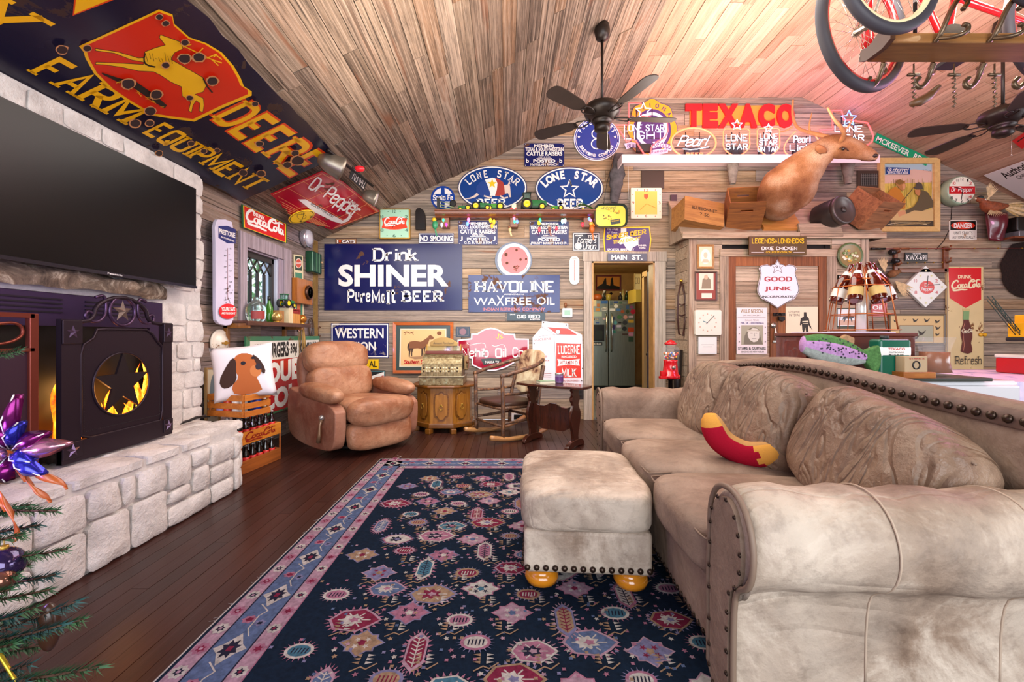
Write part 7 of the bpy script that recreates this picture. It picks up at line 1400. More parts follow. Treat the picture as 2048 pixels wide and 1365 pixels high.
# stacked cola bottle crates
bc=empty('bottle_crate',(-2.17,3.52,0),'orange two-tier wooden crate stand with cola bottles below the slatted crate','crate',rot=(0,0,-.15)); YC=wood('#b5661c','#d98c2e','yellow_crate','Y',.8,.5,.1); OC=wood('#7a3f16','#a85c24','brown_crate','Y',.8,.5,.1)
BX0,BX1,BY0,BY1=-.14,.16,-.22,.24
def crate_tier(z,h,m):
    for a in ((BX0,BX1,BY0,BY0+.012),(BX0,BX1,BY1-.012,BY1),(BX1-.012,BX1,BY0+.012,BY1-.012),(BX0,BX0+.012,BY0+.012,BY1-.012)): cbx('side_board',*a,z,z+h,m,bc)
    cbx('base_board',BX0+.012,BX1-.012,BY0+.012,BY1-.012,z,z+.01,OC,bc)
crate_tier(.0,.10,OC); crate_tier(.225,.10,YC)
for x in (BX0,BX1-.012):
    for y in (BY0+.0,BY1-.012): cbx('corner_post',x+.0,x+.012,y,y+.012,.1,.225,OC,bc)
b=MB(); 
for pts,w in COKE:
    q=smooth(pts,1); v,f=ribbon([(x*3.4,y) for x,y in q],w*2.6); b.add([(BX1+.002,-.19+x/3.4*.36,.232+y*.085) for x,y in v],f,mat('#8c1f12',.5))
b.build('lettering',bc)
GLB=mat('#1a0d08',.06,coat=.6); GCL=mat('#2c3330',.08); 
def colabottle(): 
    e=empty('cola_bottle',(0,0,0),'x','bottle','small cola bottles in the crate'); b=MB(); b.lathe([(.026,0),(.028,.01),(.027,.05),(.024,.075),(.028,.10),(.026,.125),(.014,.15),(.0125,.185),(.014,.19),(.001,.19)],GLB,12); b.build('glass',e); b=MB(); b.lathe([(.0275,.06),(.0255,.075),(.0285,.10)],mat('#c9231f',.4),12); b.lathe([(.0272,.045),(.0276,.06)],mat('#e6e0da',.4),12); b.build('label_band',e); b=MB(); b.lathe([(.0155,.183),(.0155,.196),(.001,.197)],mat('#b9b9b9',.3,.7),10); b.build('cap',e); return e
cb0=colabottle(); Mb=Matrix.Translation((-2.17,3.52,0))@Euler((0,0,-.15)).to_matrix().to_4x4(); first=True
for t,z in ((0,.012),(1,.237)):
    for ix in range(2):
        for iy in range(6):
            o=cb0 if first else copy_tree(cb0); first=False; o.location=Mb@Vector((.11-ix*.10,-.185+iy*.074,z)); o.rotation_euler=(0,0,U(0,6)); o['label']='cola bottle in the '+('front','back')[ix]+' row of '+('lower','upper')[t]+' crate tier, '+('first','second','third','fourth','fifth','last')[iy]+' from the hearth'; o['group']=('cola bottles in the lower tier','cola bottles in the upper tier')[t]
# old oval-framed picture leaning behind the crate
p=frame_pic('leaning_picture','worn cream-framed oval picture leaning between chimney and crate',408,736,436,848,3,mat('#b9905c',.5),mat('#cfc0a4',.6),left(-2.37)); p.poly(ell(428,790,12,45,n=26),mat('#6d7a80',.5),'oval_print'); p.done()
# ================================================================ WINDOW SHELF AND ITS THINGS
SHM=wood('#3c2218','#5d3726','dark_shelf','Y',.8,.5,.1)
ws=empty('window_shelf',(LX+.12,4.2,1.19),'dark wooden bracket shelf under the latticed window','shelf')
def wbx(nm,x0,x1,y0,y1,z0,z1,m=SHM,par=ws): b=MB(); b.box(x0,x1,y0,y1,z0,z1,m); return b.build(nm,par,bevel=.002)
wbx('shelf_board',-.115,.10,-.58,.56,-.0,.02); wbx('edge_strip',.09,.11,-.59,.57,-.02,.02)
for y in (-.57,.38): wbx('bracket',-.115,.10,y,y+.03,-.045,-.001,wood('#7a4a1e','#9a642c','bracket_wood','Z')); wbx('bracket_leg',-.115,-.08,y,y+.035,-.20,-.001,wood('#7a4a1e','#9a642c','bracket_wood','Z'))
SX=-2.31; SZ=1.212
def onshelf(px,X=SX): return F*X/(px-CX)
y=onshelf(512); e=empty('glass_jug',(SX,y,SZ),'large clear glass jug with red label on the window shelf','jug'); b=MB(); b.lathe([(.075,0),(.085,.01),(.086,.12),(.07,.16),(.035,.185),(.022,.21),(.022,.225),(.001,.225)],mat('#d8e6e0',.03,trans=.92,spec=.5),20); b.build('glass',e); b=MB(); b.lathe([(.0868,.02),(.0868,.095)],mat('#8c2a26',.5),14,a0=-1.5,a1=-.1); b.build('paper_label',e); b=MB(); b.tube([(.03,.0,.215),(.06,0,.21),(.06,0,.17),(.05,0,.165)],.006,mat('#cfdcd6',.05,trans=.8),6); b.build('handle',e)
y=onshelf(540,-2.36); e=empty('green_bottle',(-2.37,y,SZ),'slim green wine bottle behind the jug','bottle'); b=MB(); b.lathe([(.034,0),(.036,.01),(.036,.15),(.014,.20),(.014,.26),(.001,.26)],mat('#4f9a2c',.05,trans=.6,spec=.5),14); b.build('glass',e); b=MB(); b.lathe([(.0155,.22),(.0155,.262),(.001,.263)],BLK,10); b.build('foil_cap',e)
def ballrest(px,lab,col): y=onshelf(px); e=empty('glass_ball',(SX+.04,y,SZ),lab,'ornament'); b=MB(); b.sphere((0,0,.055),.05,mat(col,.08,.6),18,12); b.build('ball',e); b=MB(); b.lathe([(.035,0),(.03,.01),(.02,.012)],GOLD,14); b.build('stand',e)
ballrest(546,'shiny gold glass ball in front of the wooden block','#c9a05a'); ballrest(597,'amber ball at the right end of the window shelf','#b5702a')
y=onshelf(560); wb_=empty('wood_block',(SX,y,SZ),'plain wooden display block behind gold ball','block'); b=MB(); b.box(-.05,.02,-.055,.045,0,.125,wood('#8a5a2c','#b07a42','block_w','Z')); b.build('body',wb_,bevel=.003)
y=onshelf(582)
e=empty('book_box',(SX,y,SZ),'pale wooden box carrying the toy tractor','box'); b=MB(); b.box(-.06,.045,-.13,-.045,0,.16,wood('#c9b48c','#e0cfa8','pale_box','Z')); b.build('body',e,bevel=.002)
for i in range(3): e=empty('boxed_bottle',(SX,y+.0+i*.052-.018,SZ),('first','middle','last')[i]+' of the three wooden sleeves with red bands on the window shelf','sleeve','wooden sleeves on the window shelf'); b=MB(); b.box(-.05,.05,-.023,.023,0,.105,wood('#b07030','#cf9048','sleeve_w','Z')); b.build('body',e,bevel=.002); b=MB(); b.box(-.051,.051,-.0235,.0235,.105,.155,mat('#8c2420',.4)); b.build('red_band',e); b=MB(); b.box(-.051,.051,-.0235,.0235,.135,.142,mat('#26304a',.4)); b.build('blue_band',e)
# toy tractors
JG=mat('#1d6a30',.3); JB_=mat('#3f8f1f',.3); JY=mat('#e8c810',.3); TYR=mat('#1a1815',.7)
def wheel(par,x,z,r,w,y): 
    o=Matrix.Translation((x,y,z))@Euler((PI/2,0,0)).to_matrix().to_4x4(); b=MB(); b.lathe([(r*.62,-w/2),(r*.95,-w/2),(r,-w*.3),(r,w*.3),(r*.95,w/2),(r*.62,w/2)],TYR,20,o,cap=False)
    t=b.build('tire',par); b=MB(); b.lathe([(r*.64,-w*.4),(r*.45,-w*.3),(r*.2,-w*.42),(.001,-w*.42)],JY,16,o,cap=False); b.lathe([(r*.64,w*.4),(r*.45,w*.3),(r*.2,w*.42),(.001,w*.42)],JY,16,o,cap=False); b.build('wheel_hub',par)
def tractor(label,loc,s,cab=True,flip=1,body=JG,rot=0,big=.035,grp='toy tractors on the tractor shelf'):
    e=empty('toy_tractor',loc,label,'toy tractor',grp,rot=(0,0,rot)); e.scale=(s*flip,s,s)
    for y in (-.035,.035): wheel(e,-.04,big,big,.022,y); wheel(e,.055,.022,.022,.014,y*.8)
    b=MB(); b.prism([(-.02,.03),(.085,.03),(.088,.045),(.08,.062),(-.01,.068)],-.017,.017,body,Matrix(((1,0,0,0),(0,0,1,0),(0,1,0,0),(0,0,0,1)))); b.build('hood',e,bevel=.003); b=MB(); b.box(-.06,.05,-.014,.014,.02,.036,mat('#20402a',.4)); b.build('chassis',e)
    b=MB(); b.box(-.065,-.018,-.042,.042,.062,.068,body); b.build('fender',e,bevel=.002)
    if cab:
        b=MB(); 
        for x in (-.06,-.018):
            for y in (-.022,.022): b.box(x-.002,x+.002,y-.002,y+.002,.066,.106,BLK)
        b.build('cab_posts',e); b=MB(); b.box(-.066,-.012,-.027,.027,.104,.112,body if rot else mat('#14301c',.4)); b.build('cab_roof',e,bevel=.002); b=MB(); b.box(-.058,-.02,-.020,.020,.068,.104,mat('#8fb0a0',.05,trans=.7)); b.build('cab_glass',e)
    b=MB(); b.tube([(.03,0,.06),(.03,0,.09)],.002,BLK,5); b.build('exhaust',e); return e
tractor('green toy tractor with cab standing on the pale box by the window',(SX+.01,onshelf(572),SZ+.163),1.25,rot=PI/2-.1,grp='toy tractor at the window')
# ---- tractor shelf on the back wall
ts=empty('tractor_shelf',(X_(1030,5.3),5.4,Z_(433,5.3)),'narrow dark crown-moulded wall shelf carrying toy tractors','shelf'); CRN=wood('#5a2c16','#8a4a26','crown_wood','X',1,.4,.3); L=X_(1190,5.3)-X_(869,5.3)
b=MB(); M=Matrix(((0,0,1,-L/2),(1,0,0,0),(0,1,0,0),(0,0,0,1))); b.prism([(.07,.08),(-.13,.08),(-.13,.065),(-.11,.06),(-.10,.03),(-.06,.015),(-.05,.0),(.07,.0)],0,L,CRN,M); b.build('moulding',ts); b=MB()
for i in range(150): b.sphere((-L/2+.01+i*(L-.02)/149,-.105,.035),.006,mat('#8a5a34',.4),4,3)
b.build('beading',ts,kind='stuff')
for px in (890,1028,1175): b=MB(); x=X_(px,5.35)-X_(1030,5.3); b.box(x-.05,x+.05,-.05,.07,-.12,-.0,CRN); b.build('bracket',ts,bevel=.006)
TZ_=Z_(433,5.3)+.081
def tx(px): return (X_(px,5.36),5.36,TZ_)
tractor('small dark green toy tractor, leftmost on the tractor shelf',tx(930),1.0,False,-1); tractor('larger green toy tractor facing right with tall rear wheel, second on the shelf',tx(962),1.5,False,1); tractor('lime green toy tractor facing left under the armadillo sign',tx(992),1.35,False,-1,JB_)
tractor('biggest green toy tractor with black cab between the oval signs',tx(1066),2.0,True,1,JG); tractor('little green toy tractor with yellow wheels right of the biggest one',tx(1115),.95,False,-1,JB_)
e=empty('toy_implement',tx(1165),'bright green toy loader implement at the right end of tractor shelf','toy'); b=MB(); b.grid(lambda u,v:(-.13+.26*u,-.03+.06*v,.02+.06*sin(PI*u)**.7),12,3,JB_); b.build('hood',e); b=MB(); b.sphere((.0,-.035,.016),.016,JY,10,6,sc=(1,.5,1)); b.build('wheel',e); b=MB(); b.tube([(-.05,0,.06),(-.02,0,.11),(.03,0,.09)],.006,JG,5); b.build('arm',e)
e=empty('toy_wagon',tx(1028),'tiny red and cream toy wagon in middle of tractor shelf','toy'); b=MB(); b.box(-.05,.03,-.02,.02,.02,.035,mat('#c8242c',.4)); b.build('bed',e); b=MB(); b.box(-.03,.03,-.02,.02,.035,.09,CRM); b.build('load',e,bevel=.006); b=MB(); b.sphere((.0,-.024,.017),.017,WH,10,6,sc=(1,.4,1)); b.build('wheel',e)
e=empty('toy_plow',tx(890),'pale toy disc plow at the left end of tractor shelf','toy'); PC=mat('#8a9a70',.4)
for z in (.02,.05,.09): b=MB(); b.tube([(-.10,0,z+.04),(.11,0,z)],.006,PC,5); b.build('bar',e)
b=MB(); b.box(-.10,-.07,-.02,.02,0,.16,mat('#26282a',.6)); b.build('mast',e); b=MB(); b.lathe([(.03,-.01),(.045,.0),(.03,.01)],TYR,12,Matrix.Translation((.10,-.0,.10))@Euler((PI/2,0,0)).to_matrix().to_4x4()); b.build('tire',e)
# string lights under the shelf
sl=empty('string_lights',(0,0,0),'string of coloured bulbs drooping under the tractor shelf','string lights'); pts=[]; bulbs=[(872,446,'y'),(887,437,'g'),(884,446,'w'),(893,446,'m'),(937,436,'p'),(935,444,'b'),(981,437,'y'),(984,448,'o'),(988,440,'y'),(1028,433,'p'),(1029,440,'g'),(1034,440,'b'),(1078,442,'y'),(1080,437,'g'),(1079,455,'r'),(1113,453,'r'),(1125,439,'c'),(1130,438,'w'),(1165,445,'r'),(1178,434,'b'),(1181,438,'p'),(1186,448,'o')]
BC=dict(y='#ffc21a',g='#20d070',w='#e8e8ff',m='#ff2aa0',p='#ff5aa8',b='#4a6aff',o='#ff6a1a',r='#ff1c2a',c='#8ae8f0'); 
b=MB(); b.tube([bp(x+U(-3,3),y-3+U(-2,2),5.38) for x,y,c in bulbs],.0028,mat('#1c3a26',.6),4); b.build('wire',sl)
for x,y,c in bulbs: v=bp(x,y+2,5.36); b=MB(); b.lathe([(.001,-.045),(.012,-.035),(.019,-.012),(.013,.008),(.008,.012)],mat(BC[c],.3,emit=3.5),10,Matrix.Translation(v)); o=b.build('bulb',sl); b=MB(); b.lathe([(.009,.0),(.009,.022),(.001,.022)],mat('#1f5030',.5),8,Matrix.Translation(v+Vector((0,0,.008)))); b.build('socket',o)
for i,(px,py,c1,c2,lab) in enumerate(((870,450,'#2f8a5a','#e8b81c','green parrot ornament hanging at the left end of string lights'),(1020,460,'#c9b07a','#8a5a3a','little tan ornament hanging under middle of the shelf'),(1099,459,'#8a4a3a','#d9c8b0','small brown bird ornament before the right ranch sign'),(1184,458,'#c8661c','#e8b84a','orange figure ornament hanging at right end of the shelf'))):
    e=empty('bird_ornament',tuple(bp(px,py,5.34)),lab,'ornament'); b=MB(); k=1.4 if i in (0,3) else .8; b.sphere((0,0,0),.032*k,mat(c1,.4),10,7,sc=(.8,.7,1.3)); b.build('body',e); b=MB(); b.sphere((-.01,-.005,.045*k),.02*k,mat(c2,.4),9,6); b.build('head',e); b=MB(); b.add([(-.008,0,-.03*k),(.012,0,-.03*k),(.03,0,-.10*k),(.01,.004,-.10*k)],[(0,1,2,3)],mat(c1,.4)); b.build('tail',e); b=MB(); b.tube([(0,0,.06*k),(0,0,.10*k)],.0015,GRY,4); b.build('hook',e)
# ================================================================ RECLINER
RL=leather('#8c5334','#653823','#b98f70','tan_recliner_leather',3.4,.42,.6); RL2=leather('#8a5440','#6c3d2c','#a87a62','recliner_side',4,.5,.3)
rc=empty('recliner',(-1.53,4.27,0),'worn tan leather recliner with pleated headrest in the corner','recliner',rot=(0,0,.90)); rc.scale=(1.0,1.0,.97)
def rb(nm,sx,sy,sz,p,loc,rot=(0,0,0),m=RL,wr=.008,par=rc,sd=1,n=9,top=0): return link(nm,puff(sx,sy,sz,m,n,p,top,wr=wr,seed=sd),par,loc=loc,rot=rot)
# local: front is -y
for sx in (-1,1):
    b=MB(); M=Matrix(((0,0,1,sx*.40-.055),(1,0,0,0),(0,1,0,0),(0,0,0,1))); b.prism(smooth([(-.42,.10),(-.45,.30),(-.44,.50),(.30,.56),(.42,.62),(.44,.30),(.40,.12),(.1,.06),(-.3,.06)],2,True),0,.11,RL2,M); b.build('side_panel',rc,bevel=.02)
    rb('armrest',.20,.66,.16,2.6,(sx*.40,-.10,.575),(.06,0,0),sd=3+sx,wr=.012)
rb('seat_cushion',.66,.66,.20,5,(0,-.08,.40),(-.05,0,0),sd=5,top=.1)
rb('footrest_upper',.68,.22,.26,3.2,(0,-.47,.40),(.12,0,0),sd=8); rb('footrest_lower',.68,.16,.30,3.6,(0,-.45,.19),(-.10,0,0),sd=9)
rb('lumbar_cushion',.68,.24,.36,4,(0,.24,.62),(-.18,0,0),sd=12); rb('headrest',.70,.27,.36,2.9,(0,.31,.88),(-.22,0,0),sd=14,wr=.014)
rb('back_shell',.72,.14,.86,5,(0,.38,.56),(-.20,0,0),m=RL2,wr=.004,sd=21)
b=MB(); b.tube([(-.475,-.26,.37),(-.485,-.25,.30),(-.50,-.27,.22),(-.50,-.25,.15)],[.02,.012,.016,.02],mat('#8a6a50',.3,.4),8); b.sphere((-.475,-.26,.37),.026,mat('#c9c4c0',.2,.8),10,7); b.build('lever',rc)
b=MB(); b.lathe([(.25,0),(.26,.03),(.2,.06)],IRON,24,Matrix.Translation((0,0,.0))); b.build('swivel_base',rc)
# ================================================================ OCTAGONAL CABINET AND CASH REGISTER
HW=wood('#7d4a12','#b0752c','honey_wood','Z',.8,.3,.4); HW2=wood('#5d340e','#8a5418','honey_dark','X',.8,.3,.4)
oc=empty('octagonal_cabinet',(-.715,4.98,0),'honey wood octagonal side cabinet with brass ring pulls under the register','cabinet'); r=.325
def octp(r,k=1.0): return [(r*cos(PI/8+i*PI/4)*1.08,r*sin(PI/8+i*PI/4)) for i in range(8)]
def on(nm,r,z0,z1,m,bv=.004): b=MB(); b.prism(octp(r),z0,z1,m); return b.build(nm,oc,bevel=bv)
on('body',r*.93,.10,.50,HW); on('top',r*1.10,.50,.53,HW2,.008); on('plinth',r*1.02,.055,.11,HW2,.01)
for i in range(8): a=PI/8+i*PI/4; b=MB(); b.box(-.04,.04,-.03,.03,0,.056,HW2,Matrix.Translation((r*.98*cos(a)*1.08,r*.98*sin(a),0))@Matrix.Rotation(a,4,'Z')); b.build('foot',oc,bevel=.006)
for i in range(3):
    a=-PI/2+(i-1)*PI/4; M=Matrix.Translation((r*.93*cos(PI/8)*cos(a)*1.06,r*.93*cos(PI/8)*sin(a),.30))@Matrix.Rotation(a+PI/2,4,'Z')@Matrix(((1,0,0,0),(0,0,-1,0),(0,1,0,0),(0,0,0,1)))
    P=smooth([(-.07,-.10),(-.035,-.12),(-.03,-.15),(.03,-.15),(.035,-.12),(.07,-.10),(.07,.10),(.05,.13),(.03,.12),(0,.155),(-.03,.12),(-.05,.13),(-.07,.10)],1,True)
    b=MB(); b.prism([(x*1.25,y*1.12) for x,y in P],0,.005,HW2,M); d=b.build('door',oc); b=MB(); b.prism(P,.005,.014,HW,M); b.build('raised_panel',d,bevel=.004)
    b=MB(); b.tube([M@Vector((.022*cos(t),-.015+.024*sin(t),.022)) for t in [2*PI*k/14 for k in range(14)]],.0035,GOLD,5,True); b.lathe([(.012,0),(.012,.012),(.001,.014)],GOLD,10,M@Matrix.Translation((0,.012,.012))); b.build('ring_pull',d)
BZ=NT('antique_bronze'); c=BZ.co('Object'); f=BZ.noise(c,26,5,.7); BZ.l(BZ.ramp(f,[(.3,'#4a3a24'),(.55,'#8f7c58'),(.75,'#9aa78c')]),BZ.b.inputs['Base Color']); BZ.set(Metallic=.6,Roughness=.38); BZ.bump(f,.7,.01); BZ=BZ.m
cr=empty('cash_register',(-.72,4.93,.531),'ornate antique bronze cash register with arched marquee on octagonal cabinet','cash register')
def rbx(nm,x0,x1,y0,y1,z0,z1,m=BZ,bv=.004,par=cr): b=MB(); b.box(x0,x1,y0,y1,z0,z1,m); return b.build(nm,par,bevel=bv)
rbx('drawer',-.245,.245,-.22,.2,.0,.085); rbx('drawer_ledge',-.255,.255,-.23,.2,.085,.10,mat('#a89a80',.25,.7)); 
b=MB(); M=Matrix(((0,0,1,-.225),(1,0,0,0),(0,1,0,0),(0,0,0,1))); b.prism([(.18,.10),(-.20,.10),(-.20,.14),(-.17,.20)]+[(-.17+.02+.15*(1-cos(t)),.20+.14*sin(t)) for t in [PI/2*i/6 for i in range(7)]]+[(.18,.34)],0,.45,BZ,M); b.build('body',cr)
for rw in range(2):
    for i in range(13): 
        b=MB(); x=-.19+i*.031; z=.15+rw*.035; y=-.205+rw*.02; b.tube([(x,y+.02,z),(x,y-.03,z+.006)],.0035,BZ,5); b.lathe([(.011,0),(.011,.006),(.001,.007)],mat('#d8cba8' if i%3 else '#3a2c20',.4),8,Matrix.Translation((x,y-.03,z+.006))@Euler((PI/2,0,0)).to_matrix().to_4x4()); b.build('key',cr)
for i in range(24): rbx('rod',-.20+i*.0172,-.196+i*.0172,-.207,-.203,.105,.145,mat('#b3966a',.3,.7),0)
rbx('indicator_base',-.21,.21,-.04,.10,.34,.375,mat('#6a2f1e',.4)); 
for x in (-.20,.19): rbx('post',x,x+.012,-.02,.0,.375,.45,GOLD)
rbx('indicator_glass',-.19,.19,-.015,-.01,.375,.43,mat('#d8d8b0',.05,trans=.8),0)
b=MB(); M=Matrix(((1,0,0,0),(0,0,1,-.03),(0,1,0,.43),(0,0,0,1))); b.prism([(-.155,.0),(.16,.0),(.165,.04),(.13,.06),(.09,.085),(.03,.10),(-.03,.10),(-.09,.085),(-.13,.06),(-.16,.04)],0,.03,mat('#a5834a',.35,.6),M); b.build('marquee',cr,bevel=.005)
b=MB(); v,f,bb=glyphmesh('Amount Purchased',.0,.3); b.add([(-.12+(x-bb[0])/(bb[1]-bb[0])*.24,-.032,.45+(y-bb[2])/(bb[3]-bb[2])*.028) for x,y in v],f,BLK); b.build('lettering',cr)
b=MB(); b.tube([(.245,-.02,.16),(.27,-.02,.16),(.28,-.10,.24)],.01,BZ,6); b.sphere((.28,-.10,.25),.018,mat('#5d3418',.3),8,6); b.build('crank',cr)
rbx('side_box',.24,.28,-.05,.15,.16,.32,mat('#8a6a3c',.4,.3))
# ================================================================ ROCKING CHAIR (bark-covered poles)
HK=NT('hickory_bark'); c=HK.co('Object',(9,9,5)); f=HK.noise(c,2.5,6,.7,1); HK.l(HK.ramp(f,[(.3,'#2a1d18'),(.5,'#5d4030'),(.68,'#9a6a40'),(.8,'#c98e58')]),HK.b.inputs['Base Color']); HK.set(Roughness=.4); HK.bump(f,.5,.01); HK=HK.m
rk=empty('rocking_chair',(.02,4.62,0),'rustic bark-pole rocking chair with hide back and leather seat','rocking chair',rot=(0,0,-.95)); rk.scale=(.94,.94,.97)
def pole(nm,pts,r,par=rk,m=HK,seg=8,sm=1): b=MB(); P=[tuple(p) for p in pts]; P=smooth(P,sm) if sm else P; n=len(P); b.tube([Vector(p)+Vector((noise.noise(Vector(p)*9)*.006,0,noise.noise(Vector(p)*11)*.006)) for p in P],[r*(1+.15*noise.noise(Vector(p)*14)) for p in P],m,seg); return b.build(nm,par)
# local: front -y
for sx in (-.27,.27):
    pole('rocker',[(sx,-.42,.075),(sx,-.25,.035),(sx,.0,.022),(sx,.25,.045),(sx,.46,.12)],.026,m=wood('#8a5a30','#c9935c','rocker_wood','Y'))
    pole('front_post',[(sx,-.26,.05),(sx*1.02,-.26,.35),(sx,-.27,.68)],.022); pole('rear_post',[(sx,.22,.06),(sx*.98,.23,.40),(sx*.9,.33,.78)],.022)
    pole('stretcher',[(sx,-.26,.20),(sx,.22,.21)],.015); pole('side_rail',[(sx,-.26,.36),(sx,.22,.35)],.018); pole('lower_arm_rail',[(sx,-.26,.50),(sx*1.0,.0,.49),(sx*.96,.26,.51)],.015)
pole('arm_hoop',[(-.27,-.29,.69),(-.31,-.05,.74),(-.30,.22,.80),(-.18,.40,.86),(0,.44,.87),(.18,.40,.86),(.30,.22,.80),(.31,-.05,.74),(.27,-.29,.69)],.022,sm=2)
for y,z in ((-.26,.17),(-.26,.35),(.22,.22),(.22,.34)): pole('cross_stretcher',[(-.27,y,z),(.27,y,z)],.015)
link('seat',puff(.56,.52,.07,mat('#3e2418',.4,vary=.3,scale=8),8,4,0,wr=.004),rk,loc=(0,-.02,.385)); HD_=NT('cowhide'); c=HD_.co('Object'); f=HD_.noise(c,4,4,.6,.5); HD_.l(HD_.ramp(f,[(.38,'#5a3226'),(.46,'#b08a68'),(.6,'#d9cba8')]),HD_.b.inputs['Base Color']); HD_.set(Roughness=.9); HD_.bump(HD_.noise(c,60,3),.4,.005)
link('hide_back',puff(.46,.07,.52,HD_.m,9,4,0,wr=.010,seed=5),rk,loc=(0,.33,.70),rot=(-.22,0,0))
# ================================================================ TRESTLE SIDE TABLE
DW_=wood('#2c130b','#4f2415','dark_walnut','Z',.8,.25,.4); tb=empty('trestle_table',(.47,4.25,0),'small dark walnut trestle table with scalloped ends beside rocker','table',rot=(0,0,-.62))
b=MB(); b.prism(smooth([(-.36,-.15),(.36,-.15),(.40,0),(.36,.15),(-.36,.15),(-.40,0)],1,True),.575,.60,DW_); b.build('tabletop',tb,bevel=.005)
for x in (-.24,.24):
    M=Matrix(((0,0,1,x-.014),(1,0,0,0),(0,1,0,0),(0,0,0,1))); b=MB(); P=[(.06,.06),(.05,.12),(.09,.22),(.11,.32),(.075,.38),(.05,.42),(.10,.47),(.05,.52),(.10,.575)]; b.prism(smooth(P+[(-a,c) for a,c in P[::-1]],1,True),0,.028,DW_,M); b.build('end_panel',tb,bevel=.003)
    b=MB(); b.prism(smooth([(-.18,0),(-.17,.04),(-.09,.075),(.09,.075),(.17,.04),(.18,0),(.12,.0),(0,.02),(-.12,.0)],1,True),-.006,.034,DW_,M); b.build('foot',tb,bevel=.003)
b=MB(); M=Matrix(((1,0,0,0),(0,0,1,-.01),(0,1,0,0),(0,0,0,1))); b.prism(smooth([(-.24,.14),(.24,.14),(.24,.40),(.12,.36),(.0,.42),(-.12,.36),(-.24,.40)],1,True),0,.02,DW_,M); b.build('magazine_trough',tb)
e=empty('candle_jar',(.54,4.31,.602),'glass candle jar with purple label on the trestle table','candle'); b=MB(); b.lathe([(.038,0),(.042,.01),(.042,.085),(.036,.09)],mat('#8f7aa8',.1,trans=.5),16); b.build('jar',e); b=MB(); b.lathe([(.0425,.02),(.0425,.065)],mat('#5a2f6a',.4),16,cap=False); b.build('paper_label',e); b=MB(); b.lathe([(.043,.085),(.043,.10),(.001,.10)],mat('#bcbcbc',.2,.8),16); b.build('lid',e)
e=empty('paperback',(.40,4.29,.602),'pale green book lying on the trestle table','book',rot=(0,0,.3)); b=MB(); b.box(-.08,.08,-.055,.055,.0,.022,mat('#d8d2b8',.6)); b.build('pages',e); b=MB(); b.box(-.082,.082,-.057,.057,.022,.026,mat('#7c9a78',.4)); b.build('cover',e)
e=empty('tin_sign',(.19,5.40,.0),'small white sign with black letters leaning behind the rocker','sign',rot=(.12,0,0)); b=MB(); b.box(-.12,.12,-.004,.004,.0,.10,WH); b.build('plate',e); b=MB(); v,f,bb=glyphmesh('FREE AIR',.04,0); b.add([(-.10+(x-bb[0])/(bb[1]-bb[0])*.2,-.006,.03+(y-bb[2])/(bb[3]-bb[2])*.05) for x,y in v],f,BLK) if 0 else b.box(-.09,.09,-.0055,-.0045,.02,.08,BLK); b.build('print',e)
# ================================================================ STAG MOUNT
FU=NT('elk_fur'); c=FU.co('Object',(18,18,18)); f=FU.noise(c,5,6,.8); g=FU.noise(FU.co('Object',(2.2,2.2,2.2)),1.5,3,.5); col=FU.ramp(g,[(.32,'#82502f'),(.48,'#b88056'),(.66,'#dcb592')]); col=FU.mix(FU.ramp(f,[(.4,(0,0,0)),(.7,(.5,.5,.5))]),col,'#5d3320'); FU.l(col,FU.b.inputs['Base Color']); FU.set(Roughness=.85,Specular_IOR_Level=.2); FU.bump(f,.9,.02); FU=FU.m
HDm=mat('#8f5a34',.75,vary=.35,scale=14,bumps=.5)
def EP(px,py,Y): return Vector(((px-CX)*Y/F,Y,CH-(py-CY)*Y/F))
O=EP(1565,420,5.0); ek=empty('elk_mount',tuple(O),'antlered elk shoulder mount above the closet, head turned right','animal mount')
st_=[(1558,412,5.02,.17,.20),(1562,400,4.9,.235,.27),(1575,378,4.8,.25,.30),(1592,356,4.74,.215,.25),(1612,332,4.68,.17,.20),(1634,312,4.62,.135,.155),(1655,297,4.56,.115,.13),(1672,292,4.52,.11,.125),(1690,296,4.48,.105,.115),(1708,300,4.45,.085,.095),(1725,305,4.42,.065,.075),(1738,310,4.40,.055,.062),(1747,314,4.39,.045,.05),(1753,316,4.385,.028,.03)]
C_=[EP(a,c,d)-O for a,c,d,_,_ in st_]; rad=[(a[3],a[4]) for a in st_]
C2=smooth([tuple(p)+r_ for p,r_ in zip(C_,rad)],2)
b=MB(); n=len(C2); sg=20; V=[]
for i in range(n):
    p=Vector(C2[i][:3]); t=(Vector(C2[min(i+1,n-1)][:3])-Vector(C2[max(i-1,0)][:3])).normalized(); u=Vector((0,1,0))-t*t.y; u.normalize(); w=t.cross(u)
    for k in range(sg): a=2*PI*k/sg; q=1+.05*noise.noise(Vector((i*.4,cos(a)*2,sin(a)*2))); V.append(p+u*C2[i][3]*cos(a)*q+w*C2[i][4]*sin(a)*q)
b.add(V,[(i*sg+k,i*sg+(k+1)%sg,(i+1)*sg+(k+1)%sg,(i+1)*sg+k) for i in range(n-1) for k in range(sg)]+[tuple(range(sg)),tuple(range((n-1)*sg,n*sg))],FU,True); b.build('head_and_neck',ek,fix=True)
def ept(px,py,Y): return EP(px,py,Y)-O
b=MB(); b.sphere(ept(1749,312,4.36),.030,mat('#2a1a14',.5),10,7,sc=(.9,1,.7)); b.build('nose',ek); b=MB(); b.sphere(ept(1686,298,4.395),.017,mat('#120a06',.08,coat=1),10,7); b.build('eye',ek); b=MB(); b.tube([ept(1677,299,4.40),ept(1684,294,4.385),ept(1692,297,4.385),ept(1697,302,4.40)],.006,mat('#4a2818',.7),5); b.build('eyelid',ek)
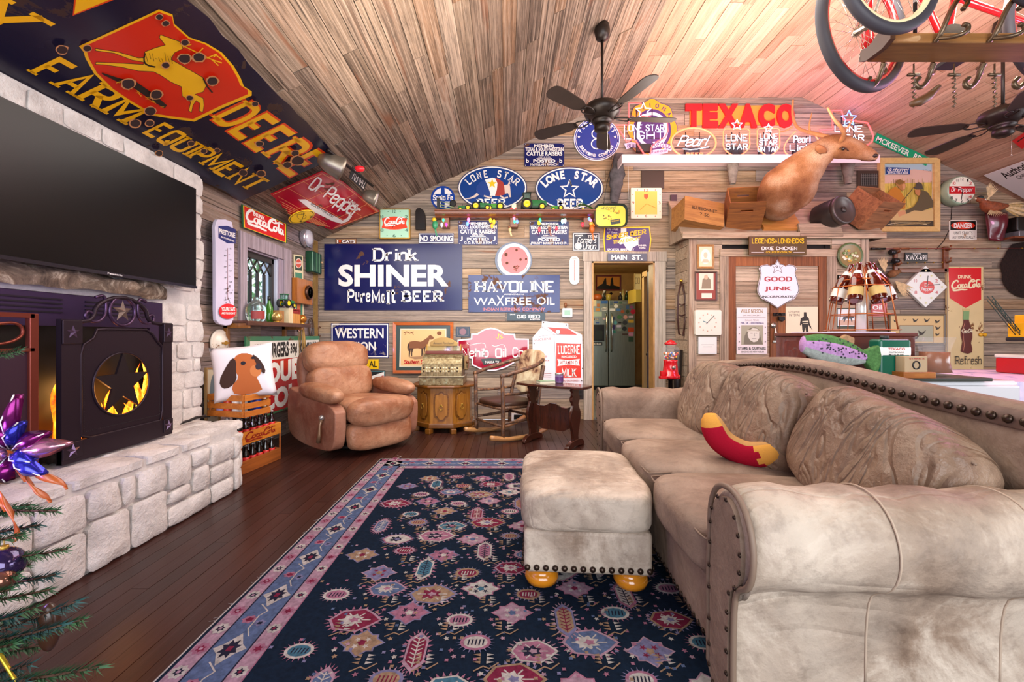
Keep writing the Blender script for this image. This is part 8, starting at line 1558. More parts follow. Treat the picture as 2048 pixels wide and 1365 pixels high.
b=MB(); b.tube([ept(1752,320,4.38),ept(1738,322,4.365),ept(1722,321,4.36)],.005,mat('#3a1f14',.6),5); b.build('mouth',ek)
def ear(pts,nm='ear'):
    b=MB(); P=[ept(*p) for p in pts]; base,tip,w=P[0],P[1],.05
    def ef(u,v): a=(v-.5)*PI*1.1; r=w*sin(PI*min(1,.12+u*.88))**.7; c=base.lerp(tip,u); return tuple(c+Vector((r*sin(a),-.0-r*.6*cos(a)+.03,0)))
    b.grid(ef,10,8,HDm); o=b.build(nm,ek); m=o.modifiers.new('s','SOLIDIFY'); m.thickness=.008
ear([(1662,300,4.50),(1654,272,4.52)]); ear([(1650,305,4.46),(1640,288,4.40)])
AN=mat('#a8744a',.5,vary=.3,scale=10)
def antler(par,pts,r0,r1): P=smooth([tuple(ept(*p)) for p in pts],2); n=len(P); b=MB(); b.tube(P,[r0+(r1-r0)*i/(n-1) for i in range(n)],AN,8); return b.build('antler' if par is ek else 'tine',par)
a1=antler(ek,[(1674,280,4.5),(1655,274,4.55),(1630,268,4.65),(1605,262,4.78),(1590,252,4.85),(1584,225,4.9),(1586,200,4.9)],.030,.010); antler(a1,[(1620,265,4.7),(1618,250,4.7),(1624,225,4.7)],.014,.004); antler(a1,[(1586,254,4.86),(1572,262,4.9),(1560,264,4.95)],.012,.004)
a2=antler(ek,[(1682,282,4.42),(1690,270,4.3),(1684,255,4.2),(1668,240,4.15),(1655,215,4.15)],.027,.009); antler(a2,[(1688,262,4.25),(1700,250,4.2),(1706,235,4.2)],.012,.004)
b=MB(); b.tube([tuple(ept(1574,382,5.0)),tuple(ept(1562,400,5.16))],.20,wood('#5a3418','#7a4a26','mount_board','Z'),20); b.build('mount_board',ek)
# ================================================================ NEON SIGNS
NR=mat('#ff3a3a',.3,emit=4); NW=mat('#d5e0ff',.3,emit=2.4); NB=mat('#5a7cff',.3,emit=4); NP=mat('#ff5a4a',.3,emit=3); NO=mat('#ff6a45',.3,emit=2.2)
SUP=mat('#1a1a1e',.5); NY_=5.27
class Neon:
    def __init__(s,label,cx,cy,Y=NY_): s.Y=Y; s.o=EP(cx,cy,Y); s.e=empty('neon_sign',tuple(s.o),label,'neon sign')
    def p(s,x,y,dy=0): return EP(x,y,s.Y)-s.o+Vector((0,dy,0))
    def tube(s,pts,m,r=.009,sm=1,closed=False,nm='tube'): P=smooth([tuple(q) for q in pts],sm,closed) if sm else pts; b=MB(); b.tube([s.p(*q) for q in P],r,m,6,closed); b.build(nm,s.e); return s
    def word(s,t,x0,y0,x1,y1,m,r=.0045,shear=0,gap=1.4):
        pls=strokes(t,gap,shear); xs=[q[0] for pl in pls for q in pl]; ys=[q[1] for pl in pls for q in pl]; a,c,lo,hi=min(xs),max(xs),min(ys),max(ys); b=MB()
        for pl in pls: b.tube([s.p(x0+(q[0]-a)/(c-a)*(x1-x0),y1-(q[1]-lo)/(hi-lo)*(y1-y0)) for q in pl],r,m,6)
        b.build('letters',s.e,kind='stuff'); return s
    def frame(s,x0,y0,x1,y1):
        b=MB()
        for y in (y0+(y1-y0)*.3,y0+(y1-y0)*.7): b.tube([s.p(x0,y,.03),s.p(x1,y,.03)],.006,SUP,5)
        for x in (x0+(x1-x0)*.3,x0+(x1-x0)*.7): b.tube([s.p(x,y0,.03),s.p(x,y1,.03)],.006,SUP,5)
        b.build('support_frame',s.e); b=MB(); v=s.p((x0+x1)/2,y1-7,.05); b.box(v.x-.09,v.x+.09,v.y-.02,v.y+.03,v.z-.05,v.z+.05,SUP); b.build('transformer',s.e,bevel=.004); return s
TXs=[(1258,207),(1282,207),(1282,232),(1334,240),(1336,262),(1330,275),(1312,285),(1303,295),(1300,312),(1288,308),(1280,296),(1272,282),(1263,279),(1254,284),(1240,262),(1231,251),(1258,250)]
N=Neon('state-shaped red neon with white star and blue light lettering, behind the fan',1285,265).tube(TXs,NR,.008,0,True).tube(star(1287,222,16,.45),NW,.006,0,True).frame(1250,215,1330,300); N.word('LONE STAR',1249,250,1328,262,NW).word('LIGHT',1249,264,1328,278,NW,.005)
N=Neon('oval coral neon sign with white script',1387,287).tube(ell(1387,286,45,30,n=28),NO,.011,0,True).word('Pearl',1355,272,1420,292,NW,.006,.5,.6).tube([(1366,298),(1385,300),(1418,294)],NW,.005).word('BEER',1373,306,1406,311,NO,.005).frame(1352,262,1422,308)
def shield(cx,cy,w,h): return [(cx-w,cy-h),(cx-w*.3,cy-h),(cx+w*.3,cy-h),(cx+w,cy-h),(cx+w*.96,cy-h*.4),(cx+w,cy+h*.3),(cx+w*.6,cy+h*.75),(cx,cy+h),(cx-w*.6,cy+h*.75),(cx-w,cy+h*.3),(cx-w*.96,cy-h*.4)]
Neon('shield-shaped neon sign with white star, left of the two shields',1474,285).tube(shield(1473,286,27,28),NO,.007,1,True).tube(star(1474,250,11,.45),NW,.006,0,True).word('LONE',1452,270,1494,282,NW,.005).word('STAR',1452,288,1495,299,NW,.005).frame(1455,262,1492,306)
Neon('shield-shaped neon sign with three text lines, right of the two shields',1537,285).tube(shield(1537,285,23,28),NO,.007,1,True).tube(star(1537,257,9,.45),NW,.007,0,True).word('LONE',1520,268,1555,278,NW,.0045).word('STAR',1519,281,1554,290,NW,.0045).word('ON TAP',1516,294,1556,303,NW,.0045).frame(1520,262,1554,306)
Neon('drop-shaped coral neon with two white words, beside the antler',1604,290).tube([(1592,262),(1578,276),(1568,292),(1569,305),(1580,313),(1626,313),(1640,303),(1642,292),(1634,275),(1624,266)],NO,.007,1).word('Pearl',1588,272,1620,285,NW,.005).word('Light',1580,290,1632,305,NW,.005).frame(1580,270,1632,312)
TX2=[(1663,221),(1683,221),(1688,240),(1710,242),(1735,246),(1741,258),(1747,272),(1744,284),(1732,292),(1724,296),(1712,292),(1700,300),(1660,290),(1648,272),(1638,260),(1666,259)]
Neon('state-shaped red neon with blue star at the right end of shelf',1695,260,5.3).tube(TX2,NR,.008,0,True).tube(star(1698,237,16,.45),NB,.007,0,True).word('LONE',1670,252,1724,263,NW,.0045).word('STAR',1676,270,1728,281,NW,.0045).frame(1668,228,1730,292)
light('neon_glow_left','POINT',tuple(EP(1390,280,4.95)),(0,0,0),11,(1,.38,.42),.3); light('neon_glow_right','POINT',tuple(EP(1600,270,5.0)),(0,0,0),11,(.95,.36,.66),.3); light('neon_glow_star','POINT',tuple(EP(1700,240,5.0)),(0,0,0),4,(.5,.4,1),.2)
# ================================================================ CEILING FANS
FB=mat('#241c18',.4,.4); BLD=mat('#2b211c',.5,vary=.2,scale=10)
def fan(label,x,y,zc,zh,a0,tilt=.0,Rr=.66):
    e=empty('ceiling_fan',(x,y,zh),label,'ceiling fan'); 
    b=MB(); b.lathe([(.02,zc-zh-.14),(.055,zc-zh-.12),(.07,zc-zh-.06),(.06,zc-zh)],FB,20); b.build('canopy',e); b=MB(); b.tube([(0,0,zc-zh-.1),(0,0,.12)],.0125,FB,8); b.build('downrod',e)
    b=MB(); b.lathe([(.02,.16),(.05,.13),(.10,.12),(.15,.10),(.165,.06),(.15,.02),(.11,.0),(.09,-.02),(.001,-.02)],FB,30); b.build('motor_housing',e); b=MB(); b.lathe([(.09,-.02),(.085,-.045),(.05,-.06),(.07,-.065),(.07,-.11),(.04,-.13),(.001,-.13)],FB,24); b.build('switch_housing',e)
    for i in range(5):
        a=a0+i*2*PI/5; M=Matrix.Rotation(a,4,'Z')@Matrix.Rotation(.20,4,'X'); b=MB()
        b.prism(smooth([(.24,-.055),(.60,-.075),(Rr,-.06),(Rr+.02,0),(Rr,.06),(.60,.075),(.24,.055)],1,True),-.003,.004,BLD,M); bl=b.build('blade',e); b=MB()
        for s_ in (-1,1): b.tube([M@Vector(q) for q in smooth([(.11,0,.0),(.15,s_*.03,-.005),(.22,s_*.045,-.006),(.27,s_*.02,-.006),(.24,0,-.006)],1)],.006,FB,5)
        b.build('blade_iron',bl)
    b=MB(); b.tube([(.04,-.03,-.12),(.04,-.03,-.30)],.0015,SV,4); b.sphere((.04,-.03,-.305),.008,SV,6,5); b.build('pull_chain',e); return e
fan('bronze five-blade ceiling fan on a long rod, left of the red letters',.86,3.80,3.86,3.03,.07); fan('bronze five-blade ceiling fan at the right picture edge',4.42,3.78,3.88,2.98,PI/2)
# ================================================================ BEHIND THE SOFA
ENM=mat('#dedce0',.2,coat=.4); we=empty('enamel_cabinet',(2.55,2.72,0),'white enamel cabinet with rounded doors standing behind the sofa','cabinet')
def wx(nm,x0,x1,y0,y1,z0,z1,m=ENM,par=we,bv=.02,o=(2.55,2.72,0)): b=MB(); b.box(x0-o[0],x1-o[0],y0-o[1],y1-o[1],z0-o[2],z1-o[2],m); return b.build(nm,par,bevel=bv,seg=3)
wx('body',1.98,3.02,2.50,3.05,.06,.815); wx('door',1.99,2.42,2.475,2.50,.12,.79); wx('door',2.43,3.00,2.475,2.50,.12,.79); wx('top_board',1.97,2.82,2.46,3.06,.815,.835,mat('#3a3c34',.35),bv=.004)
for x in (2.50,2.78): b=MB(); b.sphere((x-2.55,2.472-2.72,.72),.006,BLK,6,5); b.build('screw',we)
TZ2=.836
def bx(name,label,cat,x0,x1,y0,y1,z0,z1,m,bv=.003,part='body'):
    e=empty(name,((x0+x1)/2,(y0+y1)/2,z0),label,cat); b=MB(); b.box(-(x1-x0)/2,(x1-x0)/2,-(y1-y0)/2,(y1-y0)/2,0,z1-z0,m); b.build(part,e,bevel=bv); return e
MH=wood('#4a1a10','#6e2c1a','mahogany','X',.8,.3,.4)
e=bx('wooden_chest','dark red wooden chest under the bottle lamp behind the sofa','chest',1.92,2.62,2.72,3.02,TZ2,TZ2+.24,MH); b=MB(); b.box(-.36,.36,-.16,.16,.24,.262,MH); b.build('lid',e,bevel=.004); b=MB(); b.box(-.25,.22,-.155,.14,.262,.268,mat('#d9c9dc',.6)); b.build('paper_runner',e)
# motor oil can
def lab(par,txts,w,M):
    b=MB()
    for t,z0,h,ww,m_ in txts: v,f,bb=glyphmesh(t,.02,0); b.add([((x-(bb[0]+bb[1])/2)/(bb[1]-bb[0])*ww,(y-bb[2])/(bb[3]-bb[2])*h+z0,0) for x,y in v],f,m_,False,M)
    b.build('lettering',par)
FR=lambda y:Matrix(((1,0,0,0),(0,0,1,y),(0,1,0,0),(0,0,0,1)))
GC=mat('#0f5a44',.3); e=empty('oil_can',(2.30,2.55,TZ2),'green and white outboard motor oil can behind the sofa','can'); b=MB(); b.box(-.095,.095,-.045,.045,0,.225,GC); b.build('body',e,bevel=.018); b=MB(); b.box(-.0965,.0965,-.0465,.0465,.115,.19,WH); b.build('white_band',e,bevel=.018); b=MB(); b.lathe([(.022,.225),(.022,.245),(.001,.245)],mat('#2a2c2c',.5),12,Matrix.Translation((-.03,0,0))); b.build('cap',e)
lab(e,[('TEXACO',.158,.016,.10,RED),('OUTBOARD',.142,.009,.09,BLK),('MOTOR OIL',.128,.009,.09,BLK)],.1,FR(-.0475))
e=empty('opener_box',(2.36,2.47,TZ2),'small kraft box with an iron bottle opener picture on a wood base','box'); b=MB(); b.box(-.085,.10,-.04,.05,0,.035,wood('#8a4a1c','#b5702e','opener_base','X')); b.build('wood_base',e,bevel=.003); b=MB(); b.box(-.07,.06,-.03,.03,.035,.125,mat('#b59a78',.7)); b.build('carton',e,bevel=.002); b=MB(); b.tube([(.02*cos(a)-.005,-.0315,.075+.022*sin(a)) for a in [2*PI*i/14 for i in range(14)]],.004,BLK,5,True); b.build('print',e); lab(e,[('STARR X',.108,.008,.09,DRED)],.1,FR(-.0308))
e=empty('glass_vase',(2.64,2.62,TZ2),'waisted clear glass vase half filled with brown liquid','vase'); VP=[(.075,0),(.085,.015),(.072,.09),(.075,.16),(.098,.235),(.094,.235),(.071,.16),(.068,.09),(.08,.02),(.001,.012)]; b=MB(); b.lathe(VP,mat('#dfe3ea',.05,alpha=.05),24); b.build('glass',e); b=MB(); b.lathe([(.001,.013),(.079,.02),(.0675,.09),(.0700,.145),(.001,.145)],mat('#8a4712',.2),22); b.build('liquid',e)
e=bx('metal_kettle','small black domed burner on the chest','x',2.02,2.03,2.7,2.71,TZ2+.27,TZ2+.28,BLK) if False else empty('oil_burner',(1.93,2.66,TZ2+.05),'small black round metal burner at the left end of the chest','burner'); b=MB(); b.lathe([(.03,0),(.035,.12),(.06,.14),(.065,.155),(.045,.17),(.045,.18),(.055,.185),(.055,.192),(.001,.20)],mat('#17191c',.2,.4),20); b.build('body',e)
# bottle lamp on wires
COPW=mat('#b5622c',.3,.7); lm=empty('bottle_lamp',(2.38,2.85,TZ2+.27),'lamp made of brown beer bottles hung on a copper wire frame','lamp'); b=MB(); b.lathe([(.028,.0),(.028,.30),(.001,.30)],mat('#d8d4d0',.2,.3),14); b.build('stem',lm)
for z,r in ((.012,.20),(.115,.165),(.30,.155),(.345,.12)): b=MB(); b.tube([(r*cos(a),r*sin(a),z) for a in [2*PI*i/28 for i in range(28)]],.0035,COPW,5,True); b.build('hoop',lm)
for i in range(12): a=2*PI*i/12; b=MB(); b.tube([(.19*cos(a),.19*sin(a),.012),(.15*cos(a),.15*sin(a),.30),(.05*cos(a),.05*sin(a),.44)],.003,COPW,5); b.build('wire',lm)
AB=mat('#5f1606',.05,trans=.35,coat=.6); LBm=[mat('#c9a866',.5),mat('#d8d4cc',.5)]
for i in range(7):
    a=2*PI*i/7-PI/2; M=Matrix.Rotation(a+PI/2,4,'Z')@Matrix.Translation((0,-.15,.20))@Matrix.Rotation(-.36,4,'X')@Matrix.Diagonal((1.22,1.22,1.1,1)); b=MB(); b.lathe([(.030,.0),(.033,.008),(.033,.13),(.026,.16),(.014,.19),(.0125,.235),(.0145,.245),(.001,.245)],AB,14,M); o=b.build('bottle',lm)
    b=MB(); b.lathe([(.0338,.03),(.0338,.085)],LBm[i%2],14,M,cap=False); b.build('bottle_label',o); b=MB(); b.lathe([(.0225,.172),(.0155,.195)],LBm[1],12,M,cap=False); b.build('neck_label',o)
light('bottle_lamp_light','POINT',(2.38,2.85,TZ2+.62),(0,0,0),1,(1,.7,.4),.05)
# trout pillow
TG=mat('#4f7a45',.9,vary=.4,scale=60,bumps=.4,spec=.1); TP=mat('#b489b8',.9,vary=.25,scale=60,bumps=.4,spec=.1); TL2=mat('#9aa09a',.9,vary=.3,scale=60,spec=.1); TBn=mat('#a5815f',.9,vary=.3,scale=50,spec=.1)
tp=empty('trout_pillow',(1.93,2.46,.985),'trout-shaped needlepoint pillow with green back and pink stripe behind sofa','pillow',rot=(-.1,.20,.12)); N_=26; T=[i/(N_-1) for i in range(N_)]; tw=[.012+.085*(sin(PI*min(1,t*.80+.12))**.9)*(1-.25*t) for t in T]; path=[(-.24+.42*t,0,0) for t in T]; rad=[(w*.55,w) for w in tw]
def tcol(t,a): z=-sin(2*PI*a); return TG if z>.35 else (TP if z>-.3 else TL2)
sweep(path,rad,tcol,16).build('body',tp,fix=True)
b=MB(); 
for i in range(46): t=U(.12,.95); k=U(-.45,.8); w=tw[int(t*(N_-1))]; b.sphere((-.24+.42*t,-w*.55*math.sqrt(max(0,1-k*k))-.001,w*k),.0055,mat('#33303c',.9),6,4,sc=(1,.4,1))
b.build('spots',tp,kind='stuff')
b=MB(); b.prism([(.15,-.02),(.24,-.09),(.26,-.02),(.26,.03),(.24,.09),(.15,.04)],-.02,.02,TG,FR(0)); b.build('tail_fin',tp,bevel=.01); b=MB(); b.prism([(-.02,.07),(.02,.11),(.08,.10),(.08,.06)],-.015,.015,TBn,FR(0)); b.build('fin',tp,bevel=.008); b=MB(); b.sphere((-.20,-.028,.012),.008,BLK,8,6); b.build('eye',tp)
# table with floral cloth at the right edge and what stands on it
ft=empty('floral_table',(3.75,3.05,0),'table under a lilac floral oilcloth at the right picture edge','table'); FLW=NT('floral_cloth'); c=FLW.co('Object'); f=FLW.noise(c,9,5,.6,.8); FLW.l(FLW.ramp(f,[(.35,'#6a7ab8'),(.45,'#d8c9e8'),(.6,'#e8d4ea'),(.68,'#9a8cc4'),(.75,'#8fa36a')]),FLW.b.inputs['Base Color']); FLW.set(Roughness=.35)
b=MB(); b.box(-.75,.75,-.45,.45,.78,.80,FLW.m); b.box(-.76,.76,-.46,-.45,.66,.80,FLW.m); b.box(-.76,-.75,-.46,.46,.66,.80,FLW.m); b.build('tabletop',ft)
for x in (-.68,.68):
    for y in (-.38,.38): b=MB(); b.box(x-.03,x+.03,y-.03,y+.03,0,.78,DW_); b.build('leg',ft,bevel=.004)
e=bx('lunch_box','red and white metal box at the right picture edge','box',3.74,4.34,2.95,3.25,.802,.915,mat('#b8141c',.35),.01); b=MB(); b.box(-.305,.305,-.155,.155,.113,.14,mat('#d9d4c8',.4)); b.build('lid',e,bevel=.008)
e=empty('paper_plate',(4.0,3.05,.943),'white plastic lid lying on the red metal box','lid'); b=MB(); b.lathe([(.11,0),(.12,.02),(.10,.03),(.001,.03)],WH,20); b.build('rim',e)
# toy crane
CY_=mat('#e0a512',.35); e=empty('toy_crane',(X_(2035,3.05)+.10,3.05,1.09),'yellow toy crane with dark lattice boom, right of the tall sign','toy crane')
b=MB(); b.box(-.10,.14,-.06,.06,-.02,.085,CY_); b.build('house',e,bevel=.004); b=MB(); b.box(-.06,.04,-.055,.055,.085,.14,CY_); b.build('cab',e,bevel=.006); b=MB(); b.box(-.045,.025,-.057,-.05,.09,.125,BLK); b.build('window',e); b=MB(); b.box(-.11,.15,-.07,.07,-.05,-.02,TYR); b.build('tracks',e,bevel=.01)
b=MB(); 
for y in (-.014,.014):
    for z in (-.014,.014): b.tube([(-.09,y,z),(-.30,y,.26+z)],.0035,mat('#1d3328',.5),4)
for i in range(12): t=i/12; t2=(i+1)/12; b.tube([(-.09-.21*t,-.014,.26*t-.014+.028*(i%2)),(-.09-.21*t2,-.014,.26*t2+.014-.028*(i%2))],.003,mat('#1d3328',.5),4)
b.build('boom',e)
b=MB(); 
for s_ in (-1,1): b.sphere((s_*.025,0,0),.03,CY_,10,6,sc=(1,.3,.75))
b.lathe([(.012,-.02),(.012,.02)],CY_,10,Matrix.Rotation(PI/2,4,'X')); b.build('yellow_propeller',loc=tuple(bp(1966,670,BY-.04)),label='yellow toy propeller on the wall beside the tall sign',cat='toy')
# ================================================================ RIGHT PART OF THE BACK WALL
# pheasant
FE=mat('#b5945c',.8,vary=.5,scale=40); FE2=mat('#d8b88a',.8,vary=.3,scale=30); ph=empty('pheasant_mount',tuple(EP(1965,400,5.25)),'flying pheasant mount with spread wings and long tail','bird mount')
def q(px,py,Y=5.25): return EP(px,py,Y)-EP(1965,400,5.25)
b=MB(); P=smooth([tuple(q(1953,397))+(.012,),tuple(q(1958,399))+(.035,),tuple(q(1965,402))+(.03,),tuple(q(1972,412))+(.065,),tuple(q(1984,416))+(.075,),tuple(q(2000,414))+(.05,),tuple(q(2015,412))+(.02,)],1); b.tube([p_[:3] for p_ in P],[p_[3] for p_ in P],mat('#8a4420',.7,vary=.5,scale=40),12); b.build('body',ph)
b=MB(); b.sphere(q(1960,397),.036,mat('#1c2a2a',.4),10,7); b.build('head',ph); b=MB(); b.lathe([(.034,-.01),(.036,.0),(.034,.01)],WH,12,Matrix.Translation(q(1966,403))@Matrix.Rotation(1.0,4,'Y'),cap=False); b.build('neck_ring',ph); b=MB(); b.lathe([(.009,0),(.001,.03)],CRM,8,Matrix.Translation(q(1954,398))@Matrix.Rotation(-PI/2,4,'Y')); b.build('beak',ph)
def feather(par,p0,p1,w,m,nm='feather'): p0,p1=Vector(p0),Vector(p1); d=p1-p0; s_=d.cross(Vector((0,1,0))).normalized()*w; b=MB(); b.add([p0,p0+d*.5+s_,p1,p0+d*.5-s_,p0+d*.5+Vector((0,-.006,0))],[(0,1,4),(1,2,4),(2,3,4),(3,0,4)],m,True); b.build(nm,par)
for i in range(11): feather(ph,q(1980-i,402),q(1978+i*2.6-6,362+abs(i-4)*2.4,5.15),.014,FE2,'wing_feather')
for i in range(10): feather(ph,q(1985,418),q(1974+i*4.4,430+4*sin(i*.35),5.1),.015,FE2,'wing_feather')
for i in range(12): feather(ph,q(2000,412),q(2050+R()*20,404+i*3.4,5.3),.014,FE if i%2 else FE2,'tail_feather')
# small quail mount behind the bottle lamp
qm=empty('quail_mount',tuple(EP(1790,560,5.40)),'small tan bird mount with open wings beside diamond clock','bird mount')
def q2(px,py,Y=5.4): return EP(px,py,Y)-EP(1790,560,5.40)
b=MB(); b.tube([q2(1778,552),q2(1785,548),q2(1800,543)],[.03,.05,.02],mat('#8a5a34',.8,vary=.4,scale=40),10); b.build('body',qm)
for i in range(9): feather(qm,q2(1790,562),q2(1830-i*3,578+i*2-(i*i)*.0+8*sin(i*.4)),.014,FE2,'wing_feather'); 
for i in range(7): feather(qm,q2(1770,545),q2(1755+i*3.5,516-3*sin(i*.5)),.014,FE2,'wing_feather')
# maroon tractor seat, speaker, hide
e=empty('maroon_hood',tuple(EP(1990,458,5.36)),'maroon leather shield-shaped pad hung under the pheasant','pad'); b=MB(); b.grid(lambda u,v:((-.13+.27*u)*(1-.35*v),-.09*sin(PI*u)*(.4+.6*sin(PI*min(1,v+.2))),.17-.34*v+.05*abs(u-.5)),12,12,mat('#5d1220',.3,coat=.4)); o=b.build('pad',e); m=o.modifiers.new('s','SOLIDIFY'); m.thickness=.02; b=MB(); b.tube([(-.13,0,.2),(0,-.09,.17),(.14,0,.2)],.012,mat('#3c0c16',.3),6); b.build('rim',e)
e=empty('wall_speaker',tuple(EP(2036,458,5.32)),'small black speaker with silver base on a corner shelf','speaker'); b=MB(); b.box(-.09,.09,-.07,.08,-.04,.14,BLK); b.build('body',e,bevel=.02); b=MB(); b.box(-.085,.085,-.085,.07,-.11,-.04,mat('#8a8a90',.3,.7)); b.build('base',e,bevel=.008); b=MB(); b.box(-.01,.01,-.088,-.084,-.09,-.06,mat('#9ad0ff',.3,emit=1.5)); b.build('display',e); b=MB(); b.box(-.16,.2,-.1,.12,-.135,-.112,CRN); b.build('wall_shelf',None,loc=tuple(EP(2036,458,5.32)),label='small brown corner shelf under the black speaker',cat='shelf')
HDk=NT('dark_hide'); c=HDk.co('Object',(30,30,12)); f=HDk.noise(c,3,6,.8); HDk.l(HDk.ramp(f,[(.35,'#140c0a'),(.65,'#3f241c')]),HDk.b.inputs['Base Color']); HDk.set(Roughness=.95); HDk.bump(f,1,.03)
b=MB(); 
def hd(u,v): a=v*2*PI; r=(.36+.03*noise.noise(Vector((cos(a)*3,sin(a)*3,1))))*u; return (r*cos(a)*.85,-.05*(1-u*u)*1.2+.02*noise.noise(Vector((r*cos(a)*14,r*sin(a)*14,0))),r*sin(a)*1.0)
b.grid(hd,10,36,HDk.m,cv=True); b.build('fur_hide',loc=tuple(EP(2050,540,BY-.03)),label='dark brown shaggy hide hanging at the right picture edge',cat='hide')
# rod rack with two fishing rods
rr_=empty('rod_rack',tuple(bp(1840,515,BY-.02)),'brown wooden wall rack holding fishing rods','rack'); o_=bp(1840,515,BY-.02); RW=wood('#5a2c16','#8a4e28','rack_wood','X')
for x0,y0,x1,y1 in ((1795,538,1890,546),(1785,500,1792,545),(1884,494,1893,545)): a=bp(x0,y0,BY-.02)-o_; c=bp(x1,y1,BY-.02)-o_; b=MB(); b.box(a.x,c.x,-.03,.0,c.z,a.z,RW); b.build('board',rr_,bevel=.004)
for x,y in ((1789,503),(1889,498),(1789,528),(1889,522)): p_=bp(x,y,BY-.02)-o_; b=MB(); b.tube([p_+Vector(t) for t in ((0,-.02,-.03),(0,-.07,-.02),(0,-.08,.03))],.012,RW,6); b.build('peg',rr_)
def rod(label,x0,x1,y0,y1,gl): 
    A,Bv=bp(x0,y0,BY-.09),bp(x1,y1,BY-.09); e=empty('fishing_rod',tuple(A),label,'fishing rod'); d=Bv-A; b=MB(); b.tube([d*0,d*.09],.014,BLK,8); b.tube([d*.14,d*.24],.013,mat('#8a4a24',.5),8); b.build('grip',e); b=MB(); b.tube([d*.05,d*1.0],[.007,.002],mat('#7a1c1c' if gl else '#2b2a26',.3),6); b.build('shaft',e); b=MB(); b.lathe([(.03,-.03),(.036,0),(.03,.03)],mat('#3c3a3c',.3,.7),14,Matrix.Translation(d*.13+Vector((0,-.01,-.045 if gl else .03)))@Matrix.Rotation(PI/2,4,'Y')); b.build('reel',e)
    for t in (.35,.5,.65,.8,.95): b=MB(); b.lathe([(.009,-.006),(.009,.006)],GOLD,8,Matrix.Translation(d*t)@Matrix.Rotation(PI/2,4,'Y')); b.build('line_guide',e)
rod('long fishing rod with dark red shaft on the upper rack pegs',1742,2060,498,497,True); rod('shorter black fishing rod on the lower rack pegs',1775,1890,527,525,False)
# ================================================================ HANGING BICYCLES AND HOOK RAIL
RUB=mat('#35323a',.6); RUB2=mat('#8a7a5a',.5); CHR=mat('#c9c0b4',.15,.9)
def bwheel(par,c,r,yaw,rim,tire=.022,nm='wheel',ns=28):
    M=Matrix.Translation(c)@Matrix.Rotation(yaw,4,'Z')@Matrix.Rotation(PI/2,4,'X'); b=MB(); b.tube([M@Vector((r*cos(a),r*sin(a),0)) for a in [2*PI*i/56 for i in range(56)]],tire,RUB,10,True); w=b.build(nm,par)
    b=MB(); b.lathe([(r-tire*.8,-.014),(r-tire*1.2,-.016),(r-tire*1.6,0),(r-tire*1.2,.016),(r-tire*.8,.014)],rim,48,M,cap=False); b.build('rim',w)
    b=MB(); b.lathe([(.012,-.05),(.022,-.03),(.016,0),(.022,.03),(.012,.05)],CHR,12,M); b.build('hub',w); b=MB()
    for i in range(ns): a=2*PI*i/ns; a2=a+(.5 if i%2 else -.5); b.tube([M@Vector((.02*cos(a2),.02*sin(a2),.028*(1 if i%4<2 else -1))),M@Vector(((r-tire*1.5)*cos(a),(r-tire*1.5)*sin(a),0))],.0012,CHR,3)
    b.build('spokes',w,kind='stuff'); return w
def tub(par,nm,pts,r,m,sm=1): b=MB(); b.tube(smooth([tuple(p) for p in pts],sm) if sm else pts,r,m,8); return b.build(nm,par)
RDm=mat('#b3141c',.2,coat=.6); CRMm=mat('#e2d4a8',.2,coat=.4)
bk1=empty('bicycle',(1.88,2.24,2.70),'red cruiser bicycle with black tyres hung from the rafters','bicycle')
bwheel(bk1,(0,0,0),.305,.32,RDm,.028); bwheel(bk1,(1.36,.33,.24),.30,.25,RDm,.026)
tub(bk1,'fork',[(0,-.05,0),(.08,-.03,.2),(.16,.02,.38)],.013,CHR); tub(bk1,'fork',[(0,.05,0),(.08,.07,.2),(.16,.06,.38)],.013,CHR)
for pts in ([(.16,.04,.36),(.42,.12,.30),(.62,.18,.02)],[(.62,.18,.02),(.72,.22,.36)],[(.16,.04,.38),(.45,.14,.42),(.72,.22,.34)],[(.62,.18,.02),(.95,.27,.1),(1.36,.33,.24)],[(.72,.22,.34),(1.36,.33,.24)]): tub(bk1,'frame_tube',pts,.018,RDm)
tub(bk1,'handlebar',[(-.10,.32,.52),(.05,.20,.56),(.18,.05,.48),(.12,-.15,.56),(-.05,-.28,.52)],.011,CHR); b=MB(); b.sphere((.74,.22,.42),.10,mat('#2a1c18',.4),12,8,sc=(1.3,.8,.4)); b.build('saddle',bk1)
b=MB(); b.lathe([(.10,-.003),(.10,.003)],CHR,24,Matrix.Translation((.62,.13,.02))@Matrix.Rotation(PI/2,4,'X')); b.build('chainring',bk1); tub(bk1,'crank',[(.62,.12,.02),(.56,.10,-.12)],.008,CHR,0); b=MB(); b.box(.50,.60,.05,.13,-.14,-.12,RUB); b.build('pedal',bk1)
b=MB(); b.grid(lambda u,v:((.35)*cos(2.6-u*2.4)*cos(.80)-.03*(v-.5)*2*sin(.8),(.35)*cos(2.6-u*2.4)*sin(.80)+.03*(v-.5)*2*cos(.8),.35*sin(2.6-u*2.4)),18,4,RDm); o=b.build('fender',bk1); m=o.modifiers.new('s','SOLIDIFY'); m.thickness=.003
bk2=empty('bicycle',(1.68,1.86,2.66),'small cream and yellow bicycle hung above the hook rail','bicycle')
bwheel(bk2,(0,0,0),.235,.15,CRMm,.024); bwheel(bk2,(.80,.12,.2),.235,.15,CRMm,.024); YLm=mat('#d99a12',.25,coat=.5)
for pts in ([(.1,.02,.30),(.30,.05,.22),(.42,.06,.0)],[(.42,.06,.0),(.50,.08,.28)],[(.1,.02,.30),(.50,.08,.28)],[(.42,.06,0),(.80,.12,.2)],[(.50,.08,.28),(.80,.12,.2)],[(0,0,0),(.1,.02,.30)]): tub(bk2,'frame_tube',pts,.014,YLm)
